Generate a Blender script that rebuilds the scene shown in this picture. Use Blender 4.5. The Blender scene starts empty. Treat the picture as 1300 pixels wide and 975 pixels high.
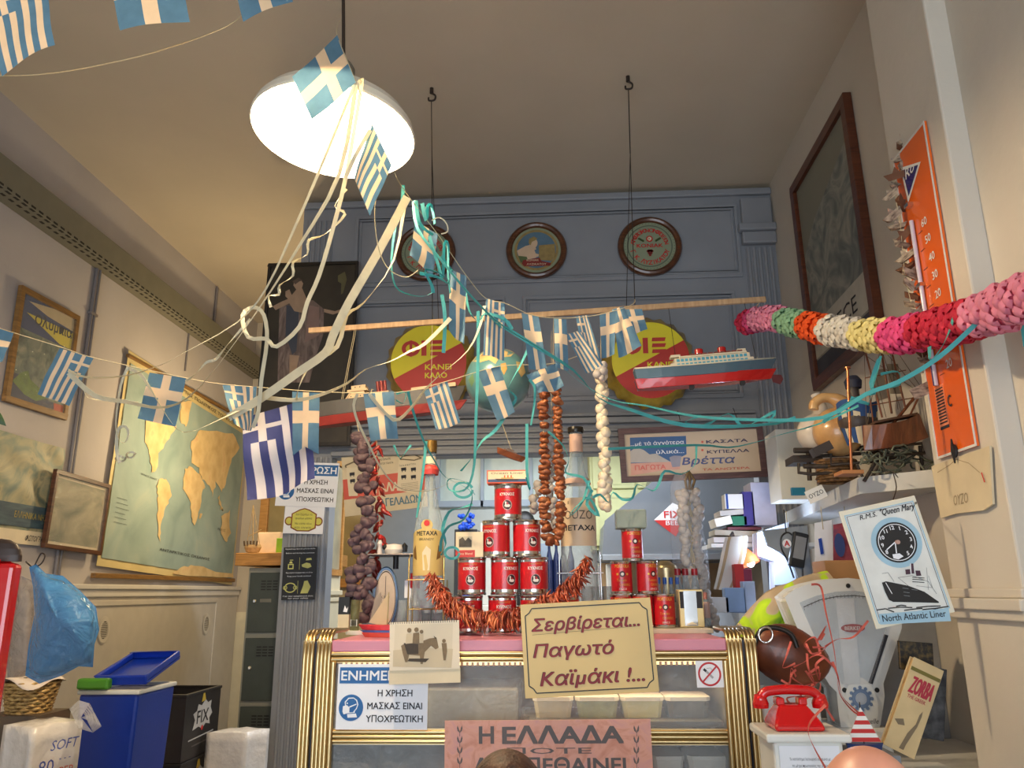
import bpy, math, random
from mathutils import Vector, Matrix
R = math.radians
scene = bpy.context.scene
col = scene.collection
random.seed(7)
V = Vector

# ---------------- camera ----------------
CAM = V((0, 0, 1.45)); FPX = 993.0
def _rz(a): return Matrix.Rotation(a, 3, 'Z')
def _rx(a): return Matrix.Rotation(a, 3, 'X')
CM = _rz(R(3.0)) @ _rx(R(90 + 14.9)) @ _rz(R(-.45))
cd = bpy.data.cameras.new('camera'); cam = bpy.data.objects.new('camera', cd); col.objects.link(cam)
cam.matrix_world = Matrix.Translation(CAM) @ CM.to_4x4()
cd.sensor_width = 36; cd.lens = 36 * FPX / 1300; cd.clip_start = .02
scene.camera = cam

# ---------------- light ----------------
scene.view_settings.view_transform = 'Standard'; scene.view_settings.look = 'None'
scene.view_settings.exposure = 0.42; scene.view_settings.gamma = 1
w = bpy.data.worlds.new('world'); scene.world = w; w.use_nodes = True
bg = w.node_tree.nodes['Background']; bg.inputs[0].default_value = (.75, .87, 1, 1); bg.inputs[1].default_value = .9
def lamp(name, kind, loc, power, color, size=.1, size_y=None, rot=(0, 0, 0), spread=None):
    l = bpy.data.lights.new(name, kind); l.energy = power; l.color = color
    if kind == 'AREA':
        l.size = size
        if size_y: l.shape = 'RECTANGLE'; l.size_y = size_y
        if spread: l.spread = R(spread)
    elif kind in ('POINT', 'SPOT'): l.shadow_soft_size = size
    o = bpy.data.objects.new(name, l); col.objects.link(o); o.location = loc; o.rotation_euler = rot
    return o
# daylight through the open shop front behind the camera
lamp('shop_front_daylight', 'AREA', (-.2, -2.3, 1.35), 88, (.80, .90, 1), 3.2, 2.2, (R(90), 0, 0))
# the bulb of the pendant
lamp('pendant_bulb_light', 'POINT', (-.685, 2.2, 2.96), 85, (1, .77, .48), .05)
# strip lights of the kitchen behind the counter
lamp('kitchen_strip_light', 'AREA', (.0, 5.1, 2.6), 34, (.90, .95, 1), 1.6, .3, (0, 0, 0))
lamp('side_workspace_light', 'POINT', (1.0, 3.85, 1.66), 4, (.62, .76, 1), .06)
lamp('alcove_bulb_light', 'POINT', (-2.1, 5.3, 2.45), 30, (1, .76, .42), .08)

# ---------------- materials ----------------
def lin(c):
    return tuple(((x / 255) / 12.92 if x / 255 <= .04045 else ((x / 255 + .055) / 1.055) ** 2.4) for x in c[:3]) + (1,)
MC = {}
def mat(name, rgb=(128, 128, 128), rough=.6, metal=0, var=.12, scale=12, bump=0, bscale=60, trans=0, alpha=1, transm=0, emit=0, coat=0, sss=0, stretch=None):
    if name in MC: return MC[name]
    m = bpy.data.materials.new(name); m.use_nodes = True; nt = m.node_tree; N = nt.nodes; L = nt.links
    b = N['Principled BSDF']; c = lin(rgb)
    b.inputs['Roughness'].default_value = rough; b.inputs['Metallic'].default_value = metal
    tc = N.new('ShaderNodeTexCoord'); src = tc.outputs['Object']
    if stretch:
        mp = N.new('ShaderNodeMapping'); mp.inputs['Scale'].default_value = stretch; L.new(src, mp.inputs[0]); src = mp.outputs[0]
    if var:
        n = N.new('ShaderNodeTexNoise'); n.inputs['Scale'].default_value = scale; n.inputs['Detail'].default_value = 5; L.new(src, n.inputs['Vector'])
        r = N.new('ShaderNodeValToRGB'); e = r.color_ramp.elements
        e[0].position = .3; e[1].position = .7
        e[0].color = tuple(max(0, x * (1 - var)) for x in c[:3]) + (1,); e[1].color = tuple(min(1, x * (1 + var * .7)) for x in c[:3]) + (1,)
        L.new(n.outputs['Fac'], r.inputs[0]); L.new(r.outputs[0], b.inputs['Base Color'])
    else: b.inputs['Base Color'].default_value = c
    if bump:
        n2 = N.new('ShaderNodeTexNoise'); n2.inputs['Scale'].default_value = bscale; n2.inputs['Detail'].default_value = 4; L.new(src, n2.inputs['Vector'])
        bp = N.new('ShaderNodeBump'); bp.inputs['Strength'].default_value = bump; bp.inputs['Distance'].default_value = .01
        L.new(n2.outputs['Fac'], bp.inputs['Height']); L.new(bp.outputs[0], b.inputs['Normal'])
    b.inputs['Alpha'].default_value = alpha
    b.inputs['Transmission Weight'].default_value = transm
    b.inputs['Coat Weight'].default_value = coat
    if transm: b.inputs['IOR'].default_value = 1.45
    if emit:
        b.inputs['Emission Color'].default_value = c; b.inputs['Emission Strength'].default_value = emit
    if trans:
        out = N['Material Output']; t = N.new('ShaderNodeBsdfTranslucent'); mx = N.new('ShaderNodeMixShader'); mx.inputs[0].default_value = trans
        t.inputs[0].default_value = c
        if var: L.new(r.outputs[0], t.inputs[0])
        L.new(b.outputs[0], mx.inputs[1]); L.new(t.outputs[0], mx.inputs[2]); L.new(mx.outputs[0], out.inputs[0])
    MC[name] = m; return m
def ramp_mat(name, stops, scale=4, rough=.6, stretch=(1, 1, 1), detail=6, dist=0, coat=0, kind='Noise', bump=0):
    if name in MC: return MC[name]
    m = bpy.data.materials.new(name); m.use_nodes = True; nt = m.node_tree; N = nt.nodes; L = nt.links
    b = N['Principled BSDF']; b.inputs['Roughness'].default_value = rough; b.inputs['Coat Weight'].default_value = coat
    tc = N.new('ShaderNodeTexCoord'); mp = N.new('ShaderNodeMapping'); mp.inputs['Scale'].default_value = stretch
    L.new(tc.outputs['Object'], mp.inputs[0])
    if kind == 'Wave':
        n = N.new('ShaderNodeTexWave'); n.inputs['Scale'].default_value = scale; n.inputs['Distortion'].default_value = dist; n.inputs['Detail'].default_value = 3; o = n.outputs['Fac']
    else:
        n = N.new('ShaderNodeTexNoise'); n.inputs['Scale'].default_value = scale; n.inputs['Detail'].default_value = detail; n.inputs['Distortion'].default_value = dist; o = n.outputs['Fac']
    L.new(mp.outputs[0], n.inputs['Vector'])
    r = N.new('ShaderNodeValToRGB'); e = r.color_ramp.elements
    while len(e) < len(stops): e.new(.5)
    for k, (p, c) in enumerate(stops): e[k].position = p; e[k].color = lin(c)
    L.new(o, r.inputs[0]); L.new(r.outputs[0], b.inputs['Base Color'])
    if bump:
        bp = N.new('ShaderNodeBump'); bp.inputs['Strength'].default_value = bump; bp.inputs['Distance'].default_value = .01
        L.new(o, bp.inputs['Height']); L.new(bp.outputs[0], b.inputs['Normal'])
    MC[name] = m; return m
def wood(name, a, b_, rough=.5, stretch=(2, 2, 18), scale=3, coat=0):
    return ramp_mat(name, [(.3, a), (.7, b_)], scale=scale, rough=rough, stretch=stretch, dist=1.2, coat=coat, bump=.1)
def film(name, rgb=(235, 240, 245), a=.25, rough=.15, edge=0):
    if name in MC: return MC[name]
    m = bpy.data.materials.new(name); m.use_nodes = True; nt = m.node_tree; N = nt.nodes; L = nt.links
    b = N['Principled BSDF']; b.inputs['Base Color'].default_value = lin(rgb); b.inputs['Roughness'].default_value = rough
    n = N.new('ShaderNodeTexNoise'); n.inputs['Scale'].default_value = 14; n.inputs['Detail'].default_value = 4; n.inputs['Distortion'].default_value = 2
    tc = N.new('ShaderNodeTexCoord'); L.new(tc.outputs['Object'], n.inputs['Vector'])
    bp = N.new('ShaderNodeBump'); bp.inputs['Strength'].default_value = .7; bp.inputs['Distance'].default_value = .03
    L.new(n.outputs['Fac'], bp.inputs['Height']); L.new(bp.outputs[0], b.inputs['Normal'])
    b.inputs['Alpha'].default_value = a
    if edge:
        lw = N.new('ShaderNodeLayerWeight'); lw.inputs[0].default_value = .35; mr = N.new('ShaderNodeMapRange'); mr.inputs[3].default_value = a; mr.inputs[4].default_value = edge
        L.new(lw.outputs['Facing'], mr.inputs[0]); L.new(mr.outputs[0], b.inputs['Alpha'])
    MC[name] = m; return m

# ---------------- geometry helpers ----------------
def A(x, y, Y):
    "point of the photograph at depth Y (a plane parallel to the back wall)"
    d = CM @ V(((x - 650) / FPX, -(y - 487.5) / FPX, -1)); return CAM + d * (Y / d.y)
def AX(x, y, X):
    d = CM @ V(((x - 650) / FPX, -(y - 487.5) / FPX, -1)); return CAM + d * (X / d.x)
def AZ(x, y, Z):
    d = CM @ V(((x - 650) / FPX, -(y - 487.5) / FPX, -1)); return CAM + d * ((Z - CAM.z) / d.z)

class Frame:
    "a flat place: origin, right, up and outward directions, metres"
    def __init__(s, o, u, v, n=None):
        s.o = V(o); s.u = V(u).normalized(); v = V(v); v = v - s.u * v.dot(s.u); s.v = v.normalized()
        s.n = s.u.cross(s.v) if n is None else n
    def p(s, a, b, c=0): return s.o + s.u * a + s.v * b + s.n * c
def corners(tl, tr, bl, Y=None, X=None, yaw=None):
    f = (lambda q: A(q[0], q[1], Y)) if Y is not None else (lambda q: AX(q[0], q[1], X))
    a, b, c = f(tl), f(tr), f(bl)
    fr = Frame(c, b - a, a - c); fr.w = (b - a).length; fr.h = (a - c).dot(fr.v); return fr
WF = Frame((0, 0, 0), (1, 0, 0), (0, 0, 1))

TX = {}
LOOK = str.maketrans('ΑΒΕΖΗΙΚΜΝΟΡΤΥΧοκ', 'ABEZHIKMNOPTYXoк')
def text_geo(s, bold=0, res=2):
    s = s.translate(LOOK)
    k = (s, bold, res)
    if k in TX: return TX[k]
    c = bpy.data.curves.new('t', 'FONT'); c.body = s; c.size = 1; c.resolution_u = res; c.offset = bold
    o = bpy.data.objects.new('t', c); col.objects.link(o)
    bpy.context.view_layer.update()
    me = bpy.data.meshes.new_from_object(o.evaluated_get(bpy.context.evaluated_depsgraph_get()))
    vs = [v.co.copy() for v in me.vertices]; fs = [tuple(p.vertices) for p in me.polygons]
    bpy.data.objects.remove(o); bpy.data.meshes.remove(me); bpy.data.curves.remove(c)
    if not vs: vs = [V((0, 0, 0))]
    x0 = min(v.x for v in vs); x1 = max(v.x for v in vs); y0 = min(v.y for v in vs); y1 = max(v.y for v in vs)
    TX[k] = (vs, fs, x0, x1, y0, y1); return TX[k]

class MB:
    def __init__(s): s.v = []; s.f = []; s.m = []; s.s = []
    def add(s, vs, fs, mi=0, sm=False):
        k = len(s.v); s.v += [V(x) for x in vs]
        for f in fs: s.f.append(tuple(i + k for i in f)); s.m.append(mi); s.s.append(sm)
        return s
    def box(s, c, size, rot=None, mi=0):
        c = V(c); h = V(size) / 2; vs = []
        for z in (-1, 1):
            for y in (-1, 1):
                for x in (-1, 1):
                    q = V((x * h.x, y * h.y, z * h.z)); vs.append(c + (rot @ q if rot else q))
        return s.add(vs, [(0, 2, 3, 1), (4, 5, 7, 6), (0, 1, 5, 4), (2, 6, 7, 3), (0, 4, 6, 2), (1, 3, 7, 5)], mi)
    def b2(s, lo, hi, mi=0):
        lo, hi = V(lo), V(hi); return s.box((lo + hi) / 2, hi - lo, mi=mi)
    def fbox(s, F, a0, a1, b0, b1, c0, c1, mi=0):
        q = [F.p(a, b, c) for c in (c0, c1) for b in (b0, b1) for a in (a0, a1)]
        return s.add(q, [(0, 2, 3, 1), (4, 5, 7, 6), (0, 1, 5, 4), (2, 6, 7, 3), (0, 4, 6, 2), (1, 3, 7, 5)], mi)
    def poly(s, F, pts, c=.001, mi=0, th=0):
        n = len(pts); q = [F.p(a, b, c) for a, b in pts]
        s.add(q, [tuple(range(n))], mi)
        if th:
            q2 = [F.p(a, b, c - th) for a, b in pts]
            s.add(q + q2, [(i, (i + 1) % n, n + (i + 1) % n, n + i) for i in range(n)] + [tuple(range(2 * n - 1, n - 1, -1))], mi)
        return s
    def frame(s, F, a0, a1, b0, b1, t, c0, c1, mi=0):
        s.fbox(F, a0, a1, b1 - t, b1, c0, c1, mi); s.fbox(F, a0, a1, b0, b0 + t, c0, c1, mi)
        s.fbox(F, a0, a0 + t, b0 + t, b1 - t, c0, c1, mi); return s.fbox(F, a1 - t, a1, b0 + t, b1 - t, c0, c1, mi)
    def text(s, F, t, a, b, h, w=None, al='c', shear=0, bold=0, c=.0015, mi=0, wave=0):
        if bold:
            for k, (dx, dy) in enumerate(((-1, -1), (1, -1), (-1, 1), (1, 1), (0, 0))):
                s.text(F, t, a + dx * bold * h * .6, b + dy * bold * h * .4, h, w, al, shear, 0, c + k * 1.5e-5, mi)
            return s
        vs, fs, x0, x1, y0, y1 = text_geo(t, 0); sc = h / .73
        W = (x1 - x0) * sc; kx = (w / W) if w else 1; W *= kx
        off = {'c': -W / 2, 'l': 0, 'r': -W}[al]
        return s.add([F.p(a + off + (v.x - x0) * sc * kx + v.y * sc * shear, b + v.y * sc, c) for v in vs], fs, mi)
    def disc(s, F, a, b, r, c=.001, mi=0, n=24, r2=None, t0=0, t1=360):
        r2 = r2 or r
        return s.poly(F, [(a + r * math.cos(R(t0 + (t1 - t0) * i / n)), b + r2 * math.sin(R(t0 + (t1 - t0) * i / n))) for i in range(n if t1 - t0 == 360 else n + 1)], c, mi)
    def ring(s, F, a, b, r0, r1, c=.001, mi=0, n=32, k=1):
        q = [F.p(a + r * math.cos(2 * math.pi * i / n), b + k * r * math.sin(2 * math.pi * i / n), c) for r in (r0, r1) for i in range(n)]
        return s.add(q, [(i, (i + 1) % n, n + (i + 1) % n, n + i) for i in range(n)], mi)
    def line(s, F, pts, wd, c=.001, mi=0):
        for (a0, b0), (a1, b1) in zip(pts, pts[1:]):
            dx, dy = a1 - a0, b1 - b0; l = math.hypot(dx, dy) or 1; nx, ny = -dy / l * wd / 2, dx / l * wd / 2
            s.poly(F, [(a0 + nx, b0 + ny), (a0 - nx, b0 - ny), (a1 - nx, b1 - ny), (a1 + nx, b1 + ny)], c, mi)
        return s
    def tube(s, pts, r, n=8, mi=0, caps=True, sm=True):
        pts = [V(p) for p in pts]; k = len(pts); rr = r if isinstance(r, (list, tuple)) else [r] * k
        up = None; rings = []
        for i in range(k):
            t = (pts[min(i + 1, k - 1)] - pts[max(i - 1, 0)])
            if t.length < 1e-9: t = V((0, 0, 1))
            t.normalize()
            if up is None:
                up = V((0, 0, 1)) if abs(t.z) < .9 else V((0, 1, 0))
            x = t.cross(up)
            if x.length < 1e-5: x = t.orthogonal()
            x.normalize(); up = x.cross(t).normalized()
            rings.append([pts[i] + (x * math.cos(2 * math.pi * j / n) + up * math.sin(2 * math.pi * j / n)) * rr[i] for j in range(n)])
        vs = [q for rg in rings for q in rg]; fs = []
        for i in range(k - 1):
            for j in range(n): fs.append((i * n + j, i * n + (j + 1) % n, (i + 1) * n + (j + 1) % n, (i + 1) * n + j))
        s.add(vs, fs, mi, sm)
        if caps: s.add(rings[0][::-1], [tuple(range(n))], mi); s.add(rings[-1], [tuple(range(n))], mi)
        return s
    def lathe(s, prof, c=(0, 0, 0), n=24, axis=(0, 0, 1), mi=0, sm=True, sx=1, sy=1, caps=False):
        "prof: (r, z) or (r, z, mat) along the axis"
        z = V(axis).normalized(); x = V((1, 0, 0)) if abs(z.x) < .9 else V((0, 1, 0)); x = (x - z * x.dot(z)).normalized(); y = z.cross(x); c = V(c)
        for i in range(len(prof) - 1):
            a, b = prof[i], prof[i + 1]; vs = []
            for q in (a, b):
                for j in range(n):
                    t = 2 * math.pi * j / n; vs.append(c + x * (q[0] * math.cos(t) * sx) + y * (q[0] * math.sin(t) * sy) + z * q[1])
            s.add(vs, [(j, (j + 1) % n, n + (j + 1) % n, n + j) for j in range(n)], b[2] if len(b) > 2 else mi, sm)
        if caps:
            for q in (prof[0], prof[-1]):
                s.add([c + x * (q[0] * math.cos(2 * math.pi * j / n) * sx) + y * (q[0] * math.sin(2 * math.pi * j / n) * sy) + z * q[1] for j in range(n)], [tuple(range(n))], q[2] if len(q) > 2 else mi, False)
        return s
    def ball(s, c, r, n=10, m=6, mi=0, rot=None, jit=0):
        c = V(c); r = (r, r, r) if not isinstance(r, (tuple, list)) else r; vs = []; fs = []
        for i in range(m + 1):
            ph = math.pi * i / m
            for j in range(n):
                t = 2 * math.pi * j / n; k = 1 + (random.uniform(-jit, jit) if jit else 0)
                q = V((r[0] * math.sin(ph) * math.cos(t) * k, r[1] * math.sin(ph) * math.sin(t) * k, r[2] * math.cos(ph) * k)); vs.append(c + (rot @ q if rot else q))
        for i in range(m):
            for j in range(n): fs.append((i * n + j, (i + 1) * n + j, (i + 1) * n + (j + 1) % n, i * n + (j + 1) % n))
        return s.add(vs, fs, mi, True)
    def grid(s, fn, nu, nv, mi=0, sm=True, mf=None):
        vs = [fn(i / nu, j / nv) for j in range(nv + 1) for i in range(nu + 1)]; k = len(s.v); s.v += [V(x) for x in vs]
        for j in range(nv):
            for i in range(nu):
                a = k + j * (nu + 1) + i; s.f.append((a, a + 1, a + nu + 2, a + nu + 1)); s.m.append(mf(i, j) if mf else mi); s.s.append(sm)
        return s
    def mesh(s, name, org):
        me = bpy.data.meshes.new(name); me.from_pydata([v - org for v in s.v], [], s.f)
        return me
    def build(s, name, mats, parent=None, org=None, bev=0, weld=False, sub=0, solid=0):
        if not isinstance(mats, (list, tuple)): mats = [mats]
        if parent is not None: org = WL[parent]
        if org is None:
            xs = [v.x for v in s.v]; ys = [v.y for v in s.v]; zs = [v.z for v in s.v]
            org = V(((min(xs) + max(xs)) / 2, (min(ys) + max(ys)) / 2, min(zs)))
        org = V(org); me = s.mesh(name, org)
        for m in mats: me.materials.append(m)
        me.polygons.foreach_set('material_index', s.m); me.polygons.foreach_set('use_smooth', s.s)
        o = bpy.data.objects.new(name, me); col.objects.link(o)
        if parent is not None: o.parent = parent; WL[o] = org
        else: o.location = org; WL[o] = org
        if weld or sub or bev:
            q = o.modifiers.new('weld', 'WELD'); q.merge_threshold = 1e-5
        if solid: q = o.modifiers.new('solid', 'SOLIDIFY'); q.thickness = solid; q.offset = 0
        if bev: q = o.modifiers.new('bevel', 'BEVEL'); q.width = bev; q.segments = 2; q.limit_method = 'ANGLE'
        if sub: q = o.modifiers.new('sub', 'SUBSURF'); q.levels = sub; q.render_levels = sub
        return o
WL = {}
def tag(o, label=None, cat=None, group=None, kind=None):
    if label: o['label'] = label
    if cat: o['category'] = cat
    if group: o['group'] = group
    if kind: o['kind'] = kind
    return o
def thing(name, label, cat, loc, group=None):
    o = bpy.data.objects.new(name, None); col.objects.link(o); o.location = loc; o.empty_display_size = .05
    WL[o] = V(loc); return tag(o, label, cat, group)
def struct(mb, name, m, parent=None, **k):
    o = mb.build(name, m, parent, **k); o['kind'] = 'structure'; return o
def dup(root, loc, label, group=None, rz=None):
    c = root.copy(); col.objects.link(c); c.location = loc; c['label'] = label
    if group: c['group'] = group
    if rz is not None: c.rotation_euler.z = rz
    for ch in list(root.children):
        d = ch.copy(); col.objects.link(d); d.parent = c
        for g in list(ch.children):
            e = g.copy(); col.objects.link(e); e.parent = d
    return c
def smooth_path(pts, n=6):
    "Catmull-Rom through the points"
    P = [V(p) for p in pts]
    if len(P) < 3: return P
    out = []
    for i in range(len(P) - 1):
        p0 = P[max(i - 1, 0)]; p1 = P[i]; p2 = P[i + 1]; p3 = P[min(i + 2, len(P) - 1)]
        for j in range(n):
            t = j / n; t2 = t * t; t3 = t2 * t
            out.append(.5 * ((2 * p1) + (p2 - p0) * t + (2 * p0 - 5 * p1 + 4 * p2 - p3) * t2 + (3 * p1 - p0 - 3 * p2 + p3) * t3))
    out.append(P[-1]); return out

# ---------------- colours ----------------
PLASTER = mat('plaster_ceiling', (196, 182, 160), .85, var=.05, scale=2, bump=.12, bscale=25)
WALLM = mat('plaster_wall', (184, 176, 172), .8, var=.06, scale=2.5, bump=.12, bscale=30)
WALLR = mat('plaster_wall_warm', (200, 191, 177), .75, var=.05, scale=2.5, bump=.12, bscale=30)
BLUE = mat('blue_grey_paint', (140, 143, 149), .5, var=.08, scale=3, bump=.06, bscale=30)
WHITE = mat('white_paint', (226, 226, 220), .5, var=.04)
CREAM = mat('cream_paint', (222, 210, 178), .55, var=.05)
GREYP = mat('grey_paint', (120, 128, 138), .55, var=.06)
FLOORM = ramp_mat('floor_terrazzo', [(.35, (96, 90, 82)), (.6, (140, 132, 120))], scale=60, rough=.4)
BROWN = wood('dark_brown_frame_wood', (62, 34, 20), (96, 56, 34), .45)
OAK = wood('golden_oak', (176, 122, 58), (206, 150, 80), .5)
GOLD = mat('gold_trim', (206, 182, 134), .3, 1, var=.06)
CHROME = mat('chrome', (215, 215, 215), .12, 1, var=0)
STEEL = mat('brushed_steel', (168, 172, 176), .35, 1, var=.08)
BLACK = mat('black', (18, 18, 20), .5, var=0)
PAPER = mat('paper_white', (238, 236, 230), .7, var=.03)
PAPERC = mat('paper_cream', (226, 210, 178), .75, var=.06)
DARKINK = mat('dark_ink', (34, 34, 42), .7, var=0)
SIGNBLUE = mat('sign_blue', (30, 96, 160), .6, var=.03)
RED = mat('print_red', (196, 34, 30), .5, var=.04)
REDP = mat('faded_red_print', (208, 84, 66), .6, var=.05)
GLASS = mat('clear_glass', (250, 252, 252), .03, var=0, transm=1)
PANE = film('window_glass', (220, 226, 230), .16, .04)
PANE_D = film('picture_glass', (200, 200, 200), .10, .03)
STRINGM = mat('thin_cord', (190, 175, 140), .8, var=0)
WIRE = mat('dark_wire', (60, 50, 44), .5, .4, var=0)
# ================= the setting =================
CZ = 3.96; XL = -2.8; XR = 1.42; YB = 4.6; YD = 6.4
struct(MB().b2((XL - .1, -2.6, -.1), (2.2, 7.05, 0)), 'floor', FLOORM)
struct(MB().b2((XL - .1, -2.6, CZ), (2.2, 7.05, CZ + .1)), 'ceiling', PLASTER)
wl = struct(MB().b2((XL - .1, -2.5, 0), (XL, 7.05, CZ)), 'wall_left', WALLM)
YA = 6.95
struct(MB().b2((XL, YA, 0), (-1.42, YA + .1, CZ)), 'wall_back_left', PLASTER)
struct(MB().b2((-1.42, YD, 0), (2.2, YA + .1, CZ)), 'wall_back', mat('kitchen_wall', (206, 210, 204), .6, var=.04))
struct(MB().b2((XR, 2.38, 0), (XR + .1, YD, CZ)), 'wall_right', WALLR)
struct(MB().b2((1.213, -2.5, 0), (1.62, 2.061, CZ)), 'wall_right_near', WALLR)
# pilaster of the right wall: its left face carries the thermometer, its near face catches the daylight
PX = 1.15
struct(MB().b2((PX, 2.06, 0), (1.54, 2.42, CZ)), 'trim_1', WALLR, bev=.006)
struct(MB().b2((PX - .03, 2.03, 1.395), (1.56, 2.45, 1.425)).b2((PX - .018, 2.042, 1.37), (1.55, 2.44, 1.397)).b2((PX - .012, 2.048, 1.425), (1.55, 2.44, 1.45)), 'trim_2', WALLR, bev=.004)
# front wall with the open shop front
f = MB(); f.b2((XL, -2.6, 0), (-2.2, -2.5, CZ)); f.b2((1.2, -2.6, 0), (1.6, -2.5, CZ)); f.b2((-2.2, -2.6, 2.9), (1.2, -2.5, CZ)); f.b2((-2.2, -2.6, 0), (1.2, -2.5, .3))
struct(f, 'wall_front', WALLM)
# blue panelled wall over the opening
hd = MB(); hd.b2((-1.6, YB, 2.24), (XR, YB + .12, CZ - .02))
hd.b2((1.19, YB, 0), (XR, YB + .12, 2.24)); hd.b2((-1.6, YB, 0), (-1.33, YB + .12, 2.24))
bw = struct(hd, 'wall_panelled', BLUE)
def panel(a0, a1, b0, b1, nm='panel_moulding'):
    m = MB(); m.frame(Frame((0, YB, 0), (1, 0, 0), (0, 0, 1)), a0, a1, b0, b1, .022, 0, .016); m.frame(Frame((0, YB, 0), (1, 0, 0), (0, 0, 1)), a0 + .03, a1 - .03, b0 + .03, b1 - .03, .012, 0, .009)
    o = m.build(nm, BLUE, bw, bev=.004); return o
panel(-1.25, 1.2, 3.33, 3.83); panel(-1.25, -.28, 2.56, 3.24); panel(-.17, 1.14, 2.56, 3.24)
m = MB()
F0 = Frame((0, YB, 0), (1, 0, 0), (0, 0, 1))
for z, h, d in ((2.245, .03, .03), (2.30, .018, .02), (2.335, .018, .02), (2.37, .018, .02), (2.415, .035, .045), (2.46, .02, .03)): m.fbox(F0, -1.33, 1.2, z, z + h, 0, d)
m.build('cornice', BLUE, bw, bev=.005)
m = MB(); m.fbox(F0, -1.6, 1.42, 3.885, 3.93, 0, .03); m.build('top_cornice', BLUE, bw, bev=.008)
def fluted(x0, x1, z0, z1, n):
    m = MB(); m.fbox(F0, x0, x1, z0, z1, 0, .012)
    w_ = (x1 - x0) / n
    for k in range(n): m.tube([(x0 + w_ * (k + .5), YB - .012, z0), (x0 + w_ * (k + .5), YB - .012, z1)], w_ * .36, 8)
    return m
fluted(-1.57, -1.345, 0.1, 2.24, 7).build('fluted_column', BLUE, bw)
fluted(1.23, 1.40, .1, 3.52, 5).build('fluted_column', BLUE, bw)
m = MB(); m.fbox(F0, 1.21, 1.42, 3.54, 3.62, 0, .05); m.fbox(F0, 1.19, 1.42, 3.62, 3.67, 0, .07); m.fbox(F0, 1.22, 1.41, 3.67, 3.86, 0, .035); m.build('capital', BLUE, bw, bev=.01)
fluted(-1.57, -1.4, 2.5, 3.8, 5).build('fluted_column', BLUE, bw)
# stub partition inside the opening, left
pt = struct(MB().b2((-1.5, YB + .12, 0), (-1.42, 5.25, 2.9)), 'wall_partition', CREAM)
FP = Frame((-1.42, YB + .12, 0), (0, 1, 0), (0, 0, 1), V((1, 0, 0)))
MB().frame(FP, .05, .50, 1.56, 2.3, .035, 0, .02).build('window_frame', OAK, pt, bev=.004)
MB().fbox(FP, .085, .465, 1.6, 2.26, .004, .007).build('pane', mat('frosted_pane', (170, 160, 130), .15, var=.25, scale=6), pt)
MB().fbox(FP, 0, .53, 1.44, 1.47, 0, .02).fbox(FP, 0, .53, 1.40, 1.425, 0, .012).build('dado_rail', CREAM, pt, bev=.004)
# glazed window of the left alcove on the back wall
wn = struct(MB().frame(Frame((0, YA, 0), (1, 0, 0), (0, 0, 1)), -2.62, -1.55, 1.5, 2.75, .07, 0, .05), 'window_1', OAK, bev=.006)
FD = Frame((0, YA, 0), (1, 0, 0), (0, 0, 1))
for a0, a1 in ((-2.55, -2.2), (-2.13, -1.62)):
    MB().fbox(FD, a0, a1, 1.57, 2.68, .012, .018).build('pane', mat('alcove_pane', (158, 140, 96), .12, var=.3, scale=3), wn)
MB().fbox(FD, -2.2, -2.13, 1.57, 2.68, 0, .045).build('mullion', OAK, wn, bev=.004)
MB().b2((XL, YA - .02, 0), (-1.43, YA, 1.3)).build('dado_panel', CREAM, wn)
# left wall: perforated cable trunking, conduits, wainscot with two oval vents
TR = mat('trunking_grey', (118, 114, 98), .55, var=.06)
tk = tag(MB().b2((-2.799, -1.0, 3.40), (-2.68, 6.94, 3.56)).build('cable_trunking', TR, bev=.004), 'long grey perforated metal trunking running along the upper left wall', 'trunking')
dk = mat('slot_black', (38, 35, 30), .8, var=0)
m = MB()
y = 2.0
while y < 6.85:
    m.b2((-2.681, y, 3.405), (-2.6785, y + .035, 3.416)); m.b2((-2.70, y + .01, 3.3985), (-2.685, y + .045, 3.4005)); m.b2((-2.74, y + .03, 3.3985), (-2.725, y + .06, 3.4005)); y += .062
o = m.build('slot_row', dk, tk); o['kind'] = 'stuff'
CON = mat('conduit_grey', (122, 116, 116), .5, var=.05)
def conduit(y, z0, z1, lab, r=.011, gap=.03):
    m = MB()
    for d in (0, gap): m.tube([(XL + .014, y + d, z0), (XL + .014, y + d, z1)], r, 8)
    for z in (z0 + .3, (z0 + z1) / 2, z1 - .3): m.b2((XL, y - .02, z), (XL + .028, y + gap + .02, z + .015))
    return tag(m.build('conduit', CON), lab, 'pipe')
conduit(4.34, 0.3, 3.40, 'pair of grey conduits down the left wall between the two poster groups')
tag(MB().tube([(XL + .014, 6.0, 3.56), (XL + .014, 6.0, 3.94)], .012).build('conduit', CON), 'short grey conduit rising above the trunking near the far corner', 'pipe')
tag(MB().tube([(XL + .01, 5.6, 3.1), (XL + .01, 5.6, 3.4)], .006).build('conduit', CON), 'thin short cable below the trunking above the world map', 'pipe')
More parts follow.
